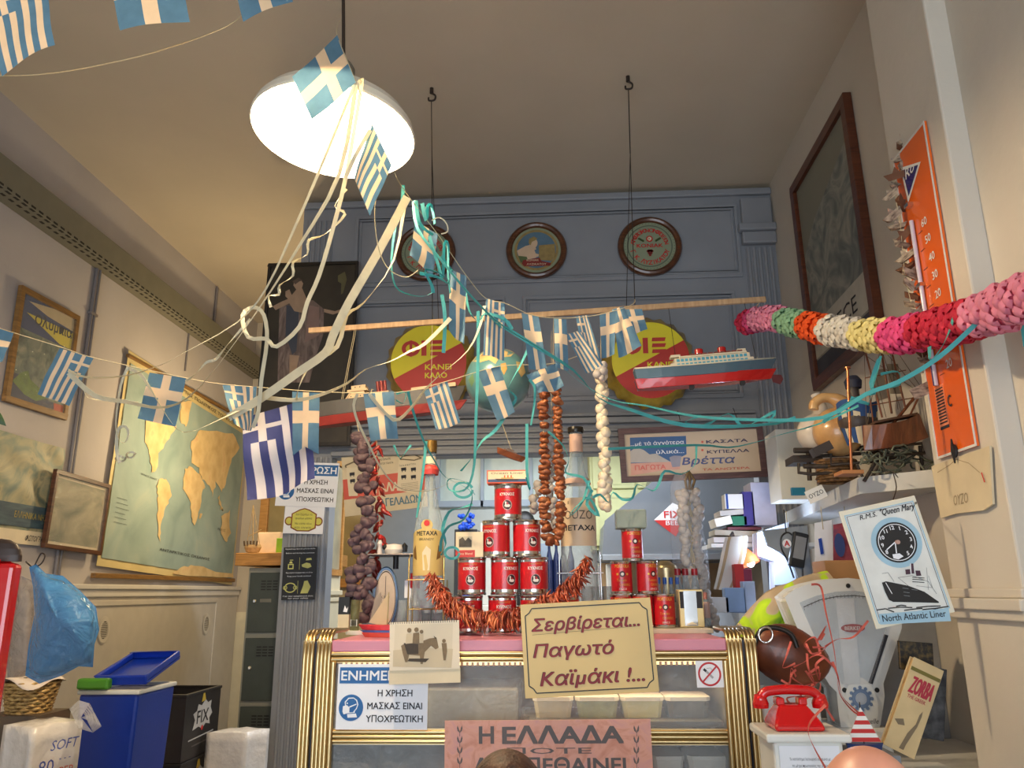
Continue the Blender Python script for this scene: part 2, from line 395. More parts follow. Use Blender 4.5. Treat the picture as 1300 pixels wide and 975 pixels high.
# wainscot
FL = Frame((XL, 0, 0), (0, 1, 0), (0, 0, 1), V((1, 0, 0)))
wn2 = MB(); wn2.fbox(FL, -1, 6.92, 0, 1.44, 0, .03)
wo = struct(wn2, 'wall_wainscot', mat('wainscot_paint', (196, 188, 176), .45, var=.05))
MB().fbox(FL, -1, 6.92, 1.485, 1.515, 0, .06).fbox(FL, -1, 6.92, 1.44, 1.487, 0, .045).build('ledge', mat('ledge_paint', (214, 208, 198), .4, var=.04), wo, bev=.006)
for y0, y1 in ((1.2, 6.5),): MB().frame(FL, y0, y1, .2, 1.42, .03, .03, .04).build('panel_moulding', MC['wainscot_paint'], wo, bev=.004)
for q in ((131, 800), (261, 792)):
    p_ = AX(q[0], q[1], XL + .03)
    FV = Frame(p_, (0, 1, 0), (0, 0, 1), V((1, 0, 0)))
    m = MB(); m.ring(FV, 0, 0, .042, .060, .008, 0, 32, 1.25); m.ring(FV, 0, 0, .060, .066, .004, 0, 32, 1.25)
    m.disc(FV, 0, 0, .043, .002, 1, 28, .054)
    for k in range(-4, 5): m.fbox(FV, -.04 * math.sqrt(max(0, 1 - (k / 5) ** 2)), .04 * math.sqrt(max(0, 1 - (k / 5) ** 2)), k * .0105 - .003, k * .0105 + .002, .002, .006, 0)
    m.build('oval_vent', [mat('vent_cream', (206, 198, 184), .4, var=0), mat('vent_dark', (90, 82, 70), .6, var=0)], wo)

# kitchen seen through the opening
Fk = Frame((0, YD, 0), (1, 0, 0), (0, 0, 1))
k1 = struct(MB().frame(Fk, -.98, .2, 2.12, 2.62, .05, 0, .05).fbox(Fk, -.6, -.57, 2.12, 2.62, 0, .05).fbox(Fk, -.2, -.17, 2.12, 2.62, 0, .05), 'window_2', mat('pale_blue_frame', (176, 190, 204), .4, var=.03), bev=.005)
MB().fbox(Fk, -.93, .15, 2.17, 2.57, .004, .008).build('pane', mat('milky_pane', (226, 238, 228), .3, var=.05), k1)
cb = thing('wall_cupboard', 'pale yellow-green kitchen cupboards high behind the garlic braid', 'cupboard', (.55, YD - .2, 1.75))
MB().b2((.28, YD - .36, 1.75), (.98, YD - .01, 2.75)).build('body', mat('cupboard_green', (190, 192, 140), .5, var=.05), cb, bev=.004)
for x0 in (.30, .64):
    for z0, z1 in ((1.78, 2.18), (2.21, 2.7)):
        d = MB().b2((x0, YD - .385, z0), (x0 + .32, YD - .362, z1)).build('door', MC['cupboard_green'], cb, bev=.004)
        MB().frame(Frame((x0, YD - .385, z0), (1, 0, 0), (0, 0, 1)), .03, .29, .03, z1 - z0 - .03, .012, 0, .006).build('door_moulding', MC['cupboard_green'], d)
# steel partition panel at the left of the kitchen
struct(MB().b2((-1.42, 5.9, 0), (-.95, 5.94, 2.35)), 'wall_screen', mat('grey_panel', (112, 118, 124), .4, var=.05))
# ================= left wall and lower left corner =================
def fpx(F, x, y):
    d = CM @ V(((x - 650) / FPX, -(y - 487.5) / FPX, -1)); t = (F.o - CAM).dot(F.n) / d.dot(F.n); q = CAM + d * t - F.o
    return (q.dot(F.u), q.dot(F.v))
Frame.px = lambda s, x, y: fpx(s, x, y)
def pxs(F, pts, ox=0, oy=0, k=1): return [F.px(ox + x / k, oy + y / k) for x, y in pts]
def framed(name, label, cat, F, w, h, fw, matw, printmat, depth=.025, glass=True, border=0, bmat=None, group=None):
    t = thing(name, label, cat, F.p(w / 2, 0, 0), group)
    MB().frame(F, 0, w, 0, h, fw, 0, depth).build('frame', matw, t, bev=.003)
    if border:
        MB().fbox(F, fw, w - fw, fw, h - fw, .002, .008).build('mount', bmat or PAPERC, t)
    p = MB().fbox(F, fw + border, w - fw - border, fw + border, h - fw - border, .003, .0095).build('print', printmat, t)
    if glass: MB().fbox(F, fw, w - fw, fw, h - fw, depth - .006, depth - .004).build('glass', PANE_D, t)
    return t, p
# --- Olympia poster
OW = wood('oak_frame', (112, 80, 40), (146, 108, 58))
F = corners((24, 362), (98, 402), (1, 509), X=XL + .012)
t, p = framed('framed_poster', 'oak-framed travel poster with yellow pennant lettering, upper left wall', 'poster', F, F.w, F.h, .032, OW,
    mat('olympia_sky', (44, 62, 110), .6, var=.15, scale=6))
PM = [mat('pennant_yellow', (216, 198, 60), .6, var=.05), mat('cream_ink', (200, 180, 140), .6, var=.1), ramp_mat('cliff_green', [(.3, (60, 76, 66)), (.5, (104, 116, 100)), (.7, (150, 150, 126))], scale=14, dist=1),
      DARKINK, mat('leaf_green', (96, 124, 48), .6, var=.3, scale=30), mat('navy_ink', (30, 40, 76), .6, var=.1), mat('poster_orange', (190, 70, 36), .6, var=.1)]
q = lambda pts: pxs(F, pts, 0, 350, 4.643)
m = MB(); m.poly(F, q([(105, 300), (340, 410), (430, 440), (360, 830), (40, 700), (90, 340)]), .0105, 2)
m.poly(F, q([(40, 560), (150, 600), (280, 740), (360, 770), (355, 828), (45, 712)]), .0110, 5)
m.poly(F, q([(145, 215), (430, 345), (425, 445), (340, 405)]), .0115, 0)
m.poly(F, q([(160, 150), (430, 235), (420, 330), (270, 240)]), .0112, 1)
m.poly(F, q([(60, 620), (110, 570), (155, 560), (165, 610), (280, 720), (200, 740), (130, 700)]), .0118, 4)
m.poly(F, q([(305, 750), (375, 770), (365, 826), (305, 800)]), .0118, 6)
p0 = V(F.px(190 / 4.643, 350 + 283 / 4.643)); p1 = V(F.px(408 / 4.643, 350 + 372 / 4.643)); p2 = V(F.px(190 / 4.643, 350 + 200 / 4.643))
FT = Frame(F.p(p0.x, p0.y), (1, 0, 0), (0, 0, 1), F.n); FT.u = (F.p(p1.x, p1.y) - F.p(p0.x, p0.y)).normalized(); FT.v = F.v
m.text(FT, 'Ολυμπια', 0, 0, (p2 - p0).length * .8, (p1 - p0).length, 'l', bold=.03, c=.0125, mi=3)
m.build('artwork', PM, t)
# --- worn sea poster, unframed
F = corners((-60, 529), (62, 565), (-60, 683), X=XL + .006)
t = thing('worn_poster', 'crumpled unframed sea poster with torn edges below the framed travel poster', 'poster', F.p(F.w / 2, 0, 0))
def crinkle(F, w, h, amp, c0, seed):
    rnd = random.Random(seed); K = [(rnd.uniform(8, 40), rnd.uniform(8, 40), rnd.uniform(0, 6)) for _ in range(5)]
    return lambda u, v: F.p(u * w, v * h, c0 + amp * sum(math.sin(a * u * w + b * v * h + c) for a, b, c in K) / 2)
MB().grid(crinkle(F, F.w, F.h, .004, .012, 3), 24, 20).build('sheet', ramp_mat('worn_sea', [(.25, (76, 100, 104)), (.42, (126, 136, 118)), (.55, (170, 160, 126)), (.7, (92, 106, 96))], scale=5, dist=1.5, rough=.55), t)
m = MB(); m.fbox(F, 0, F.w, .16 * F.h, .37 * F.h, .014, .019, 0); m.fbox(F, 0, F.w, 0, .13 * F.h, .014, .019, 1)
m.text(F, 'ΕΛΛΗΝΙΚΑ ΝΗΣΙΑ', F.w * .72, .24 * F.h, .035, .3, c=.0205, mi=2); m.text(F, 'ΦΩΤΟΓΡΑΦΙΑ', F.w * .80, .035 * F.h, .03, .2, shear=.3, c=.0205, mi=3)
m.build('printed_bands', [ramp_mat('deep_sea', [(.3, (36, 58, 78)), (.7, (70, 94, 104))], scale=8, stretch=(1, 1, 6)), PAPERC, mat('ochre_ink', (170, 150, 70), .6), DARKINK], t)
# --- small framed engraving
F = corners((64, 594), (134, 615), (51, 695), X=XL + .045)
framed('framed_print', 'small dark-framed faded seascape print between worn poster and world map', 'picture', F, F.w, F.h, .022, BROWN,
       ramp_mat('faded_seascape', [(.25, (92, 98, 78)), (.45, (140, 136, 112)), (.6, (176, 166, 136)), (.75, (112, 112, 92))], scale=4, dist=1.2, stretch=(1, .8, 1.6)), border=.018)
# --- world map
F = corners((156, 440), (310, 541), (121, 718), X=XL + .02)
t = thing('world_map', 'large old school world map on wooden rods, left wall', 'map', F.p(F.w / 2, 0, 0))
MB().grid(crinkle(F, F.w, F.h, .001, .006, 5), 30, 30).build('sheet', mat('map_margin', (206, 186, 132), .65, var=.1, scale=5), t)
m = MB(); m.grid(crinkle(Frame(F.p(.035, .05), F.u, F.v, F.n), F.w - .07, F.h - .13, .0015, .012, 5), 30, 30)
m.build('sea', ramp_mat('map_sea', [(.3, (122, 144, 140)), (.6, (150, 168, 162)), (.8, (172, 180, 164))], scale=3, dist=.6, coat=.25), t)
q = lambda pts: pxs(F, pts, 110, 430, 3.047)
m = MB()
for k, pts in enumerate([[(225, 235), (330, 215), (335, 340), (300, 400), (270, 440), (262, 510), (245, 515), (235, 440), (215, 400)], [(275, 540), (300, 545), (322, 600), (300, 650), (280, 720), (272, 782), (263, 700), (268, 620), (263, 570)],
    [(370, 510), (390, 492), (430, 525), (452, 570), (436, 605), (430, 650), (410, 722), (398, 700), (394, 640), (364, 580)], [(400, 480), (398, 400), (430, 350), (560, 370), (585, 420), (548, 480), (530, 560), (512, 590), (492, 555), (480, 612), (465, 565), (440, 545), (425, 500)],
    [(515, 690), (545, 664), (549, 750), (531, 790), (509, 750)], [(355, 240), (396, 240), (382, 340), (357, 330)], [(505, 600), (515, 640), (522, 668), (512, 660), (500, 620)], [(330, 905), (360, 885), (410, 875), (470, 895), (560, 912), (562, 925), (330, 912)], [(430, 675), (438, 680), (436, 700), (429, 692)]]):
    n = len(pts); c0 = (sum(p_[0] for p_ in pts) / n, sum(p_[1] for p_ in pts) / n); rnd = random.Random(k); fine = []
    for i in range(n):
        a, b = pts[i], pts[(i + 1) % n]
        for j in range(4): fine.append((a[0] + (b[0] - a[0]) * j / 4 + rnd.uniform(-4, 4), a[1] + (b[1] - a[1]) * j / 4 + rnd.uniform(-4, 4)))
    m.poly(F, q(fine), .0165, 0)
m.build('continent', ramp_mat('map_land', [(.3, (196, 164, 114)), (.6, (218, 190, 138)), (.8, (210, 158, 118))], scale=9), t)
m = MB(); m.text(F, 'ΧΑΡΤΗΣ ΠΟΛΙΤΙΚΟΣ ΤΟΥ ΚΟΣΜΟΥ', F.w * .62, F.h - .055, .028, F.w * .6, c=.014)
m.text(F, 'ΕΙΡΗΝΙΚΟΣ ΩΚΕΑΝΟΣ', F.w * .22, F.h * .45, .012, .22, c=.0165); m.text(F, 'ΑΝΤΑΡΚΤΙΚΟΣ ΩΚΕΑΝΟΣ', F.w * .55, F.h * .115, .02, F.w * .4, c=.0165); m.text(F, 'ΙΝΔΙΚΟΣ', F.w * .83, F.h * .3, .02, .15, c=.0165)
for k in range(6): m.line(F, [(.1, F.h * (.2 + .022 * k)), (.1 + .16 - .02 * (k % 3), F.h * (.2 + .022 * k))], .002, .0165)
m.build('lettering', DARKINK, t)
m = MB(); m.box(F.p(F.w / 2, -.01, .008), (.03, F.w + .05, .03)); m.build('bottom_rod', OW, t, bev=.004)
m = MB(); m.box(F.p(F.w / 2, F.h + .008, .008), (.025, F.w + .02, .022)); m.build('top_rod', OW, t, bev=.004)
# --- leaf sprig at the left edge
def leaf(m, base, tip, wd, nrm, mi=0, bend=.01):
    base, tip = V(base), V(tip); d = tip - base; s_ = d.cross(V(nrm)).normalized(); N_ = s_.cross(d).normalized(); vs = []
    prof = [0, .7, 1, .85, .5, 0]
    for k, p_ in enumerate(prof):
        c = base + d * k / 5 + N_ * bend * math.sin(math.pi * k / 5)
        vs += [c - s_ * wd * p_ / 2, c + N_ * wd * .12 * (1 if p_ else 0), c + s_ * wd * p_ / 2]
    fs = []
    for k in range(5): fs += [(3 * k, 3 * k + 1, 3 * k + 4, 3 * k + 3), (3 * k + 1, 3 * k + 2, 3 * k + 5, 3 * k + 4)]
    m.add(vs, fs, mi, True)
m = MB(); leaf(m, A(-14, 520, 2.4), A(8, 541, 2.4), .035, (0, -1, .3)); leaf(m, A(-18, 545, 2.4), A(2, 528, 2.42), .03, (0, -1, .2))
m.tube([A(-60, 560, 2.4), A(-14, 520, 2.4)], .003, 6)
tag(m.build('leafy_twig', mat('dark_leaf', (40, 66, 30), .5, var=.2)), 'dark green leaf tip at the left edge below the framed travel poster', 'plant')

# --- lockers
def locker():
    Y = 5.3; tl = A(315, 721, Y); x0 = tl.x; x1 = x0 + .30; z1 = tl.z + .0
    t = thing('metal_locker', 'dark metal locker column with grey frame and three doors, beside the blue column', 'locker', (x0 + .15, Y + .22, 0))
    G = mat('locker_frame', (150, 150, 140), .45, var=.04); D = mat('locker_door', (64, 72, 68), .45, var=.1)
    MB().b2((x0, Y + .02, 0), (x1, Y + .45, z1)).build('body', G, t, bev=.004)
    zs = [(727, 803), (810, 890), (897, 975)]
    z_prev = None
    for ya, yb in zs:
        za = A(330, ya, Y).z; zb = A(330, yb, Y).z
        d = MB().b2((x0 + .018, Y, zb), (x1 - .018, Y + .022, za)).build('door', D, t, bev=.003)
        FL_ = Frame((x0 + .018, Y, zb), (1, 0, 0), (0, 0, 1)); h = za - zb
        m = MB()
        for k in range(4):
            for j in range(3): m.fbox(FL_, .08 + j * .04, .112 + j * .04, h - .06 - k * .018, h - .052 - k * .018, 0, .0015)
        m.build('louvre', BLACK, d)
        m = MB(); m.lathe([(.012, 0), (.012, .008), (.008, .012), (0, .012)], FL_.p(.045, h * .52, 0), 14, (0, -1, 0)); m.build('lock', CHROME, d)
        if ya == 727: MB().fbox(FL_, .08, .155, h * .5, h * .5 + .022, 0, .003).build('card_holder', mat('card_holder', (120, 118, 110), .5), d)
    return z1
zl = locker()
sh = A(299, 702, 5.24); sh2 = A(417, 719, 5.24)
tag(MB().b2((sh.x, 5.24, sh2.z + .01), (-1.52, 5.8, sh.z)).build('wooden_shelf', OAK, bev=.004), 'thick golden wooden shelf board lying on top of the metal locker', 'shelf')
shz = sh.z
# model sailing boat of wicker and a cardboard box on the shelf
b0 = V((A(320, 690, 5.34).x, 5.36, shz))
t = thing('model_boat', 'small straw-coloured model sailing boat on the wooden shelf above the locker', 'model boat', b0)
WK = mat('straw', (176, 146, 100), .8, var=.3, scale=40)
m = MB(); m.lathe([(.0, 0), (.045, .01), (.06, .04), (.055, .06)], b0, 14, sx=1.0, sy=.5); m.build('hull', WK, t)
m = MB(); m.tube([b0 + V((0, 0, .04)), b0 + V((-.02, 0, .33))], .004, 6); m.tube([b0 + V((.05, 0, .05)), b0 + V((-.02, 0, .33))], .002, 5); m.tube([b0 + V((-.045, 0, .05)), b0 + V((-.02, 0, .33))], .002, 5)
m.tube([b0 + V((-.03, 0, .12)), b0 + V((.05, 0, .16))], .003, 5); m.build('mast_and_rigging', WK, t)
m = MB()
for k in range(5): m.tube([b0 + V((-.05 + .02 * k, -.02, .05)), b0 + V((-.055 + .023 * k, -.025, .085))], .006, 6)
m.build('deck_bundle', mat('straw_dark', (96, 80, 58), .8, var=.3, scale=50), t)
c = A(336, 683, 5.5)
tag(MB().b2((c.x - .03, 5.45, shz), (c.x + .13, 5.6, shz + .15)).build('cardboard_box', mat('pale_card', (216, 190, 160), .8), bev=.003), 'pale pinkish box on the shelf behind the small model boat', 'box')
tag(MB().b2((A(352, 690, 5.34).x, 5.32, shz), (A(366, 690, 5.34).x + .03, 5.4, shz + .1)).build('tea_box', mat('lime_green', (150, 200, 40), .5), bev=.003), 'bright lime green packet on the shelf beside the blue column', 'packet')

# --- beer crates
CR = mat('crate_black', (30, 25, 24), .5, var=.15)
def crate(z1, h, lab):
    Y = 3.9; x1 = A(237, 882, Y).x; x0 = x1 - .30; Y1 = Y + .4
    t = thing('bottle_crate', lab, 'crate', (x0 + .15, Y + .2, z1 - h), 'black bottle crates by the cool box')
    m = MB(); w_ = .012
    m.b2((x0, Y, z1 - h), (x1, Y + w_, z1 - .012)); m.b2((x0, Y1 - w_, z1 - h), (x1, Y1, z1 - .012)); m.b2((x0, Y + w_, z1 - h), (x0 + w_, Y1 - w_, z1 - .012)); m.b2((x1 - w_, Y + w_, z1 - h), (x1, Y1 - w_, z1 - .012))
    m.b2((x0 + w_, Y + w_, z1 - h), (x1 - w_, Y1 - w_, z1 - h + .01)); m.build('body', CR, t, bev=.003)
    m = MB(); Ft = Frame((x0 - .005, Y - .005, z1), (1, 0, 0), (0, 1, 0)); m.frame(Ft, 0, .31, 0, .41, .02, -.014, 0); m.build('rim', CR, t, bev=.003)
    FR = Frame((x1, Y, z1 - h), (0, 1, 0), (0, 0, 1), V((1, 0, 0)))
    m = MB(); cx, cy = .2, h * .60
    pts = [(-.105, -.055), (-.085, -.01), (-.11, .02), (-.07, .03), (-.06, .06), (-.02, .05), (.02, .075), (.05, .055), (.09, .062), (.085, .03), (.11, .0), (.08, -.02), (.09, -.05), (.04, -.04), (0, -.06), (-.04, -.045)]
    m.poly(FR, [(cx + a, cy + b) for a, b in pts], .0012, 0)
    m.text(FR, 'FIX', cx, cy - .03, .062, .13, bold=.03, c=.002, mi=1)
    m.poly(FR, [(cx - .025, cy + .065), (cx - .012, cy + .105), (cx + .005, cy + .11), (cx + .022, cy + .07)], .0012, 2)
    m.disc(FR, cx + .0, cy - .055, .012, .0022, 3)
    m.line(FR, [(.06, h * .28), (.34, h * .31)], .006, .0012, 0); m.line(FR, [(.10, h * .18), (.30, h * .2)], .005, .0012, 4)
    m.build('side_logo', [mat('crate_print', (180, 176, 170), .6), BLACK, mat('crate_yellow', (190, 160, 50), .6), RED, mat('crate_grey', (90, 84, 80), .6)], t)
    FF = Frame((x0, Y, z1 - h), (1, 0, 0), (0, 0, 1))
    m = MB(); c_ = (.17, h * .62); m.poly(FF, [(c_[0] + (.05 if k % 2 == 0 else .022) * math.sin(math.pi * k / 5), c_[1] + (.05 if k % 2 == 0 else .022) * math.cos(math.pi * k / 5)) for k in range(10)], .0012)
    m.line(FF, [(.12, h * .86), (.2, h * .86)], .008, .0012); m.line(FF, [(.12, h * .32), (.2, h * .32)], .008, .0012); m.build('front_star', MC['crate_print'], t)
    return x0, x1
zc1 = A(237, 882, 3.9).z
crate(zc1, .30, 'black bottle crate with white star-burst logo, upper of the stack behind the blue cool box')
crate(zc1 - .303, .30, 'black bottle crate underneath the other one, lower of the stack')
bz = zc1 - .606
tag(MB().b2((-2.6, 3.1, bz - .04), (-1.3, 4.42, bz)).b2((-2.58, 3.12, 0), (-2.52, 3.18, bz - .04)).b2((-1.38, 3.12, 0), (-1.32, 3.18, bz - .04)).b2((-2.58, 4.34, 0), (-2.52, 4.4, bz - .04)).b2((-1.38, 4.34, 0), (-1.32, 4.4, bz - .04)).build('low_bench', BROWN), 'low dark wooden bench under the crates and the cool box', 'bench')
# --- cool box
Y = 3.3; pr = A(176, 876, Y); pl = A(101, 874, Y); z1 = pr.z; x0, x1 = pl.x, pr.x; hb = z1 - bz
t = thing('cool_box', 'royal blue cool box with green handle and its lid lying tilted on top', 'cool box', ((x0 + x1) / 2, Y + .16, bz))
CB = mat('cooler_blue', (10, 46, 150), .35, var=.08, scale=4, bump=.05, bscale=90)
m = MB(); k = .02
vs = [(x0 + k, Y + k, bz), (x1 - k, Y + k, bz), (x1 - k, Y + .32 - k, bz), (x0 + k, Y + .32 - k, bz), (x0, Y, z1 - .015), (x1, Y, z1 - .015), (x1, Y + .32, z1 - .015), (x0, Y + .32, z1 - .015)]
m.add(vs, [(3, 2, 1, 0), (0, 1, 5, 4), (1, 2, 6, 5), (2, 3, 7, 6), (3, 0, 4, 7), (4, 5, 6, 7)]); m.build('body', CB, t, bev=.012)
m = MB(); m.frame(Frame((x0 - .006, Y - .006, z1), (1, 0, 0), (0, 1, 0)), 0, x1 - x0 + .012, 0, .332, .022, -.018, 0); m.build('rim', WHITE, t, bev=.005)
pg = A(101, 861, Y); pg2 = A(141, 861, Y)
MB().b2((pg.x, Y - .02, z1 + .002), (pg2.x, Y + .02, A(120, 861, Y).z)).build('handle', mat('handle_green', (70, 140, 30), .4, var=.05), t, bev=.01)
L0 = V((x0 + .05, Y + .02, z1 + .012)); FLd = Frame(L0, (1, 0, .02), (0, .95, .26))
wd = x1 - x0 - .03
l = MB(); l.fbox(FLd, 0, wd, 0, .3, 0, .012); l.frame(FLd, 0, wd, 0, .3, .012, .012, .04); l.build('lid', mat('cooler_blue_lid', (16, 52, 170), .3, var=.05), t, bev=.006)
# --- napkin packs
def pack(C, Rr, L, h, name, lab, mats, marks):
    C, Rr, L = V(C), V(Rr), V(L); Bk = Rr + L - C; zz = max(C.z, Rr.z, L.z); dn = V((0, 0, -h))
    for q_ in (C, Rr, L, Bk): q_.z = C.z
    t = thing(name, lab, 'package', (C + Bk) / 2 + dn)
    m = MB(); n = 8
    def face(p0, p1, d0, d1, amp, sd):
        r_ = random.Random(sd); K = [(r_.uniform(4, 14), r_.uniform(4, 14), r_.uniform(0, 6)) for _ in range(3)]; nn = (p1 - p0).cross(d0).normalized()
        m.grid(lambda u, v: p0 + (p1 - p0) * u + d0 * v + nn * amp * math.sin(math.pi * u) * math.sin(math.pi * v) * (1 + .4 * sum(math.sin(a * u + b * v + c) for a, b, c in K)), n, n)
    face(C, Rr, dn, dn, .012, 1); face(L, C, dn, dn, .012, 2); face(Rr, Bk, dn, dn, .01, 3); face(Bk, L, dn, dn, .01, 4); face(L, Bk, C - L, C - L, -.012, 5)
    m.build('wrapper', mats[0], t, weld=True)
    FR_ = Frame(C + dn, Rr - C, (0, 0, 1)); w_ = (Rr - C).length; m = MB()
    for txt, a, b, hh, mi, sh_ in marks: m.text(FR_, txt, a * w_, b * h, hh, None, shear=sh_, c=.024, mi=mi)
    if marks: m.build('printing', mats[1:], t)
    return t
PLW = mat('plastic_white', (232, 226, 220), .25, var=.05, scale=20, bump=.5, bscale=40, coat=.5)
pack(A(41, 926, 2.45), A(106, 911, 2.62), A(6, 912, 2.53), .34, 'napkin_pack', 'plastic-wrapped white napkin pack with blue and red print, lower left', [PLW, mat('print_blue', (60, 80, 160), .5), mat('print_red_soft', (200, 90, 70), .5)],
     [('SOFT', .55, .80, .03, 0, .2), ('80', .25, .62, .04, 0, 0), ('PAPER', .55, .58, .025, 1, 0), ('NAPKINS', .55, .44, .03, 1, .2), ('33x33', .3, .3, .03, 0, 0), ('- - -', .6, .7, .02, 0, 0)])
tag(MB().b2((-1.9, 2.35, 0), (-1.2, 2.75, A(41, 926, 2.45).z - .342)).build('side_cabinet', mat('cab_grey', (120, 112, 104), .6)), 'grey low cabinet under the napkin pack', 'cabinet')
m = MB(); P = [A(88, 900, 2.6), A(100, 889, 2.6), A(114, 893, 2.6), A(120, 905, 2.58), A(129, 922, 2.6), A(118, 930, 2.55), A(100, 925, 2.52), A(106, 905, 2.5)]
ctr = sum(P[:7], V()) / 7 + V((0, -.03, 0)); m.add(P[:7] + [ctr, P[7]], [(0, 1, 7), (1, 2, 7), (2, 3, 8), (2, 8, 7), (3, 4, 7), (4, 5, 8), (3, 8, 4), (5, 6, 7), (6, 0, 7)])
tag(m.build('plastic_wrap', film('clear_film', (225, 225, 228), .45, .12), weld=True), 'loose crumpled end of clear plastic film on the napkin pack', 'plastic wrap')
p0 = A(312, 945, 4.1)
pack(p0 + V((0, 0, .05)), A(342, 930, 4.25), A(262, 935, 4.12), .36, 'paper_pack', 'white paper pack in shiny plastic beside the black crates', [PLW, MC['print_blue'], RED], [])
# --- basket with cloth
bc = A(36, 903, 2.86); 
t = thing('wicker_basket', 'small round wicker basket lined with a white cloth behind the napkin pack', 'basket', bc)
m = MB(); WB = ramp_mat('wicker', [(.35, (120, 88, 44)), (.55, (186, 150, 88)), (.75, (214, 180, 116))], scale=60, detail=2, stretch=(1, 1, 3), bump=.5)
for k in range(9):
    z = .095 * k / 8; r_ = .065 + .02 * k / 8
    for d in (0,): m.tube([bc + V((r_ * math.cos(a), r_ * math.sin(a), z)) + V((0, 0, .002 * math.sin(a * 12 + k * 3))) + V((math.cos(a), math.sin(a), 0)) * .003 * math.sin(a * 12 + k * math.pi) for a in [2 * math.pi * j / 48 for j in range(49)]], .0065, 6, caps=False)
m.lathe([(.0, .002), (.06, .002), (.08, .1)], bc, 24); m.build('weave', WB, t)
def clothf(u, v):
    a = 2 * math.pi * u; r_ = .03 + .072 * v + .006 * math.sin(5 * a) * v; z = .112 + .012 * math.sin(3 * a + 1) * v - .05 * max(0, v - .7) * (1 + .6 * math.sin(4 * a))
    return bc + V((r_ * math.cos(a), r_ * math.sin(a), z))
MB().grid(clothf, 40, 8).build('lining_cloth', mat('cloth_white', (228, 214, 200), .85, var=.05), t)
tag(MB().b2((bc.x - .1, 2.76, 0), (bc.x + .1, 2.95, bc.z - .002)).build('stool', mat('stool_wood', (90, 74, 58), .6)), 'plain dark stool under the wicker basket', 'stool')
# --- blue bag
t = thing('plastic_bag', 'translucent blue plastic bag hanging from a black wire hook', 'bag', A(48, 712, 2.6))
outline = [(37, 720), (46, 716), (58, 728), (80, 731), (103, 751), (122, 771), (126, 800), (120, 818), (118, 847), (100, 846), (78, 858), (50, 868), (32, 858), (36, 820), (44, 780), (42, 745)]
cpx = (75, 790); BG = film('blue_bag_film', (70, 140, 200), .74, .2)
def bagpt(k, s_, side):
    x, y = outline[k % len(outline)]; xx = cpx[0] + (x - cpx[0]) * s_; yy = cpx[1] + (y - cpx[1]) * s_
    bul = math.sqrt(max(0, 1 - s_ * s_)); rr = random.Random(k * 31 + int(s_ * 10)).uniform(-.012, .012) * (s_ < .95 and s_ > .1)
    return A(xx, yy, 2.6 + side * (.09 * bul + rr))
m = MB(); S = [0, .25, .5, .72, .88, 1.0]; n = len(outline)
for side in (-1, 1):
    vs = [bagpt(k, s_, side) for s_ in S for k in range(n)]
    m.add(vs, [(i * n + k, i * n + (k + 1) % n, (i + 1) * n + (k + 1) % n, (i + 1) * n + k) for i in range(len(S) - 1) for k in range(n)], 0, True)
m.build('bag', BG, t, weld=True, sub=1)
m = MB(); m.tube(smooth_path([A(44, 718, 2.6), A(52, 703, 2.6), A(57, 706, 2.6), A(52, 716, 2.6), A(42, 720, 2.6), A(36, 716, 2.6), A(33, 713, 2.55)]), .0025, 6); m.build('hook', WIRE, t)
outline = [(14, 735), (26, 730), (42, 738), (44, 790), (42, 850), (30, 868), (10, 868), (6, 800)]; cpx = (27, 800); n = len(outline); m = MB()
def bagpt2(k, s_, side):
    x, y = outline[k % n]; return A(cpx[0] + (x - cpx[0]) * s_, cpx[1] + (y - cpx[1]) * s_, 2.9 + side * .05 * math.sqrt(max(0, 1 - s_ * s_)))
for side in (-1, 1):
    m.add([bagpt2(k, s_, side) for s_ in S for k in range(n)], [(i * n + k, i * n + (k + 1) % n, (i + 1) * n + (k + 1) % n, (i + 1) * n + k) for i in range(len(S) - 1) for k in range(n)], 0, True)
tag(m.build('clear_bag', film('smoky_film', (150, 140, 135), .6, .2), weld=True, sub=1), 'grey clear plastic bag hanging between the blue bag and red frame', 'bag')
# --- red framed drinks cooler
t = thing('cooler_door', 'glossy red-framed glass door at the left edge of the picture', 'door', (A(-40, 975, 1.5).x, 1.5, 0))
RG = mat('gloss_red', (190, 16, 22), .2, var=.03, coat=.5)
tp = A(31, 716, 1.5); X0 = tp.x - .5; FR = Frame((X0, 1.5, 0), (1, 0, 0), (0, 0, 1)); w_ = .5; h = tp.z
MB().fbox(FR, w_ - .035, w_, 0, h, 0, .03).fbox(FR, 0, w_ - .035, h - .045, h, 0, .03).fbox(FR, 0, .035, 0, h - .045, 0, .03).fbox(FR, .035, w_ - .035, 0, .06, 0, .03).build('door_frame', RG, t, bev=.008)
MB().fbox(FR, w_ - .048, w_ - .035, .06, h - .045, .004, .02).build('door_seal', mat('white_seal', (220, 225, 235), .3), t)
MB().fbox(FR, .035, w_ - .048, .06, h - .045, .008, .012).build('door_glass', film('cool_glass', (150, 160, 176), .55, .05), t)
tag(MB().lathe([(.048, 0), (.047, .012), (.042, .024), (.034, .034), (.02, .041), (0, .044)], A(2, 714, 1.512) + V((0, -.012, .001)), 28, sy=.3).build('brown_bowl', mat('dark_brown_bowl', (52, 36, 28), .5)), 'dark brown rounded bowl standing on top of the red door frame', 'bowl')
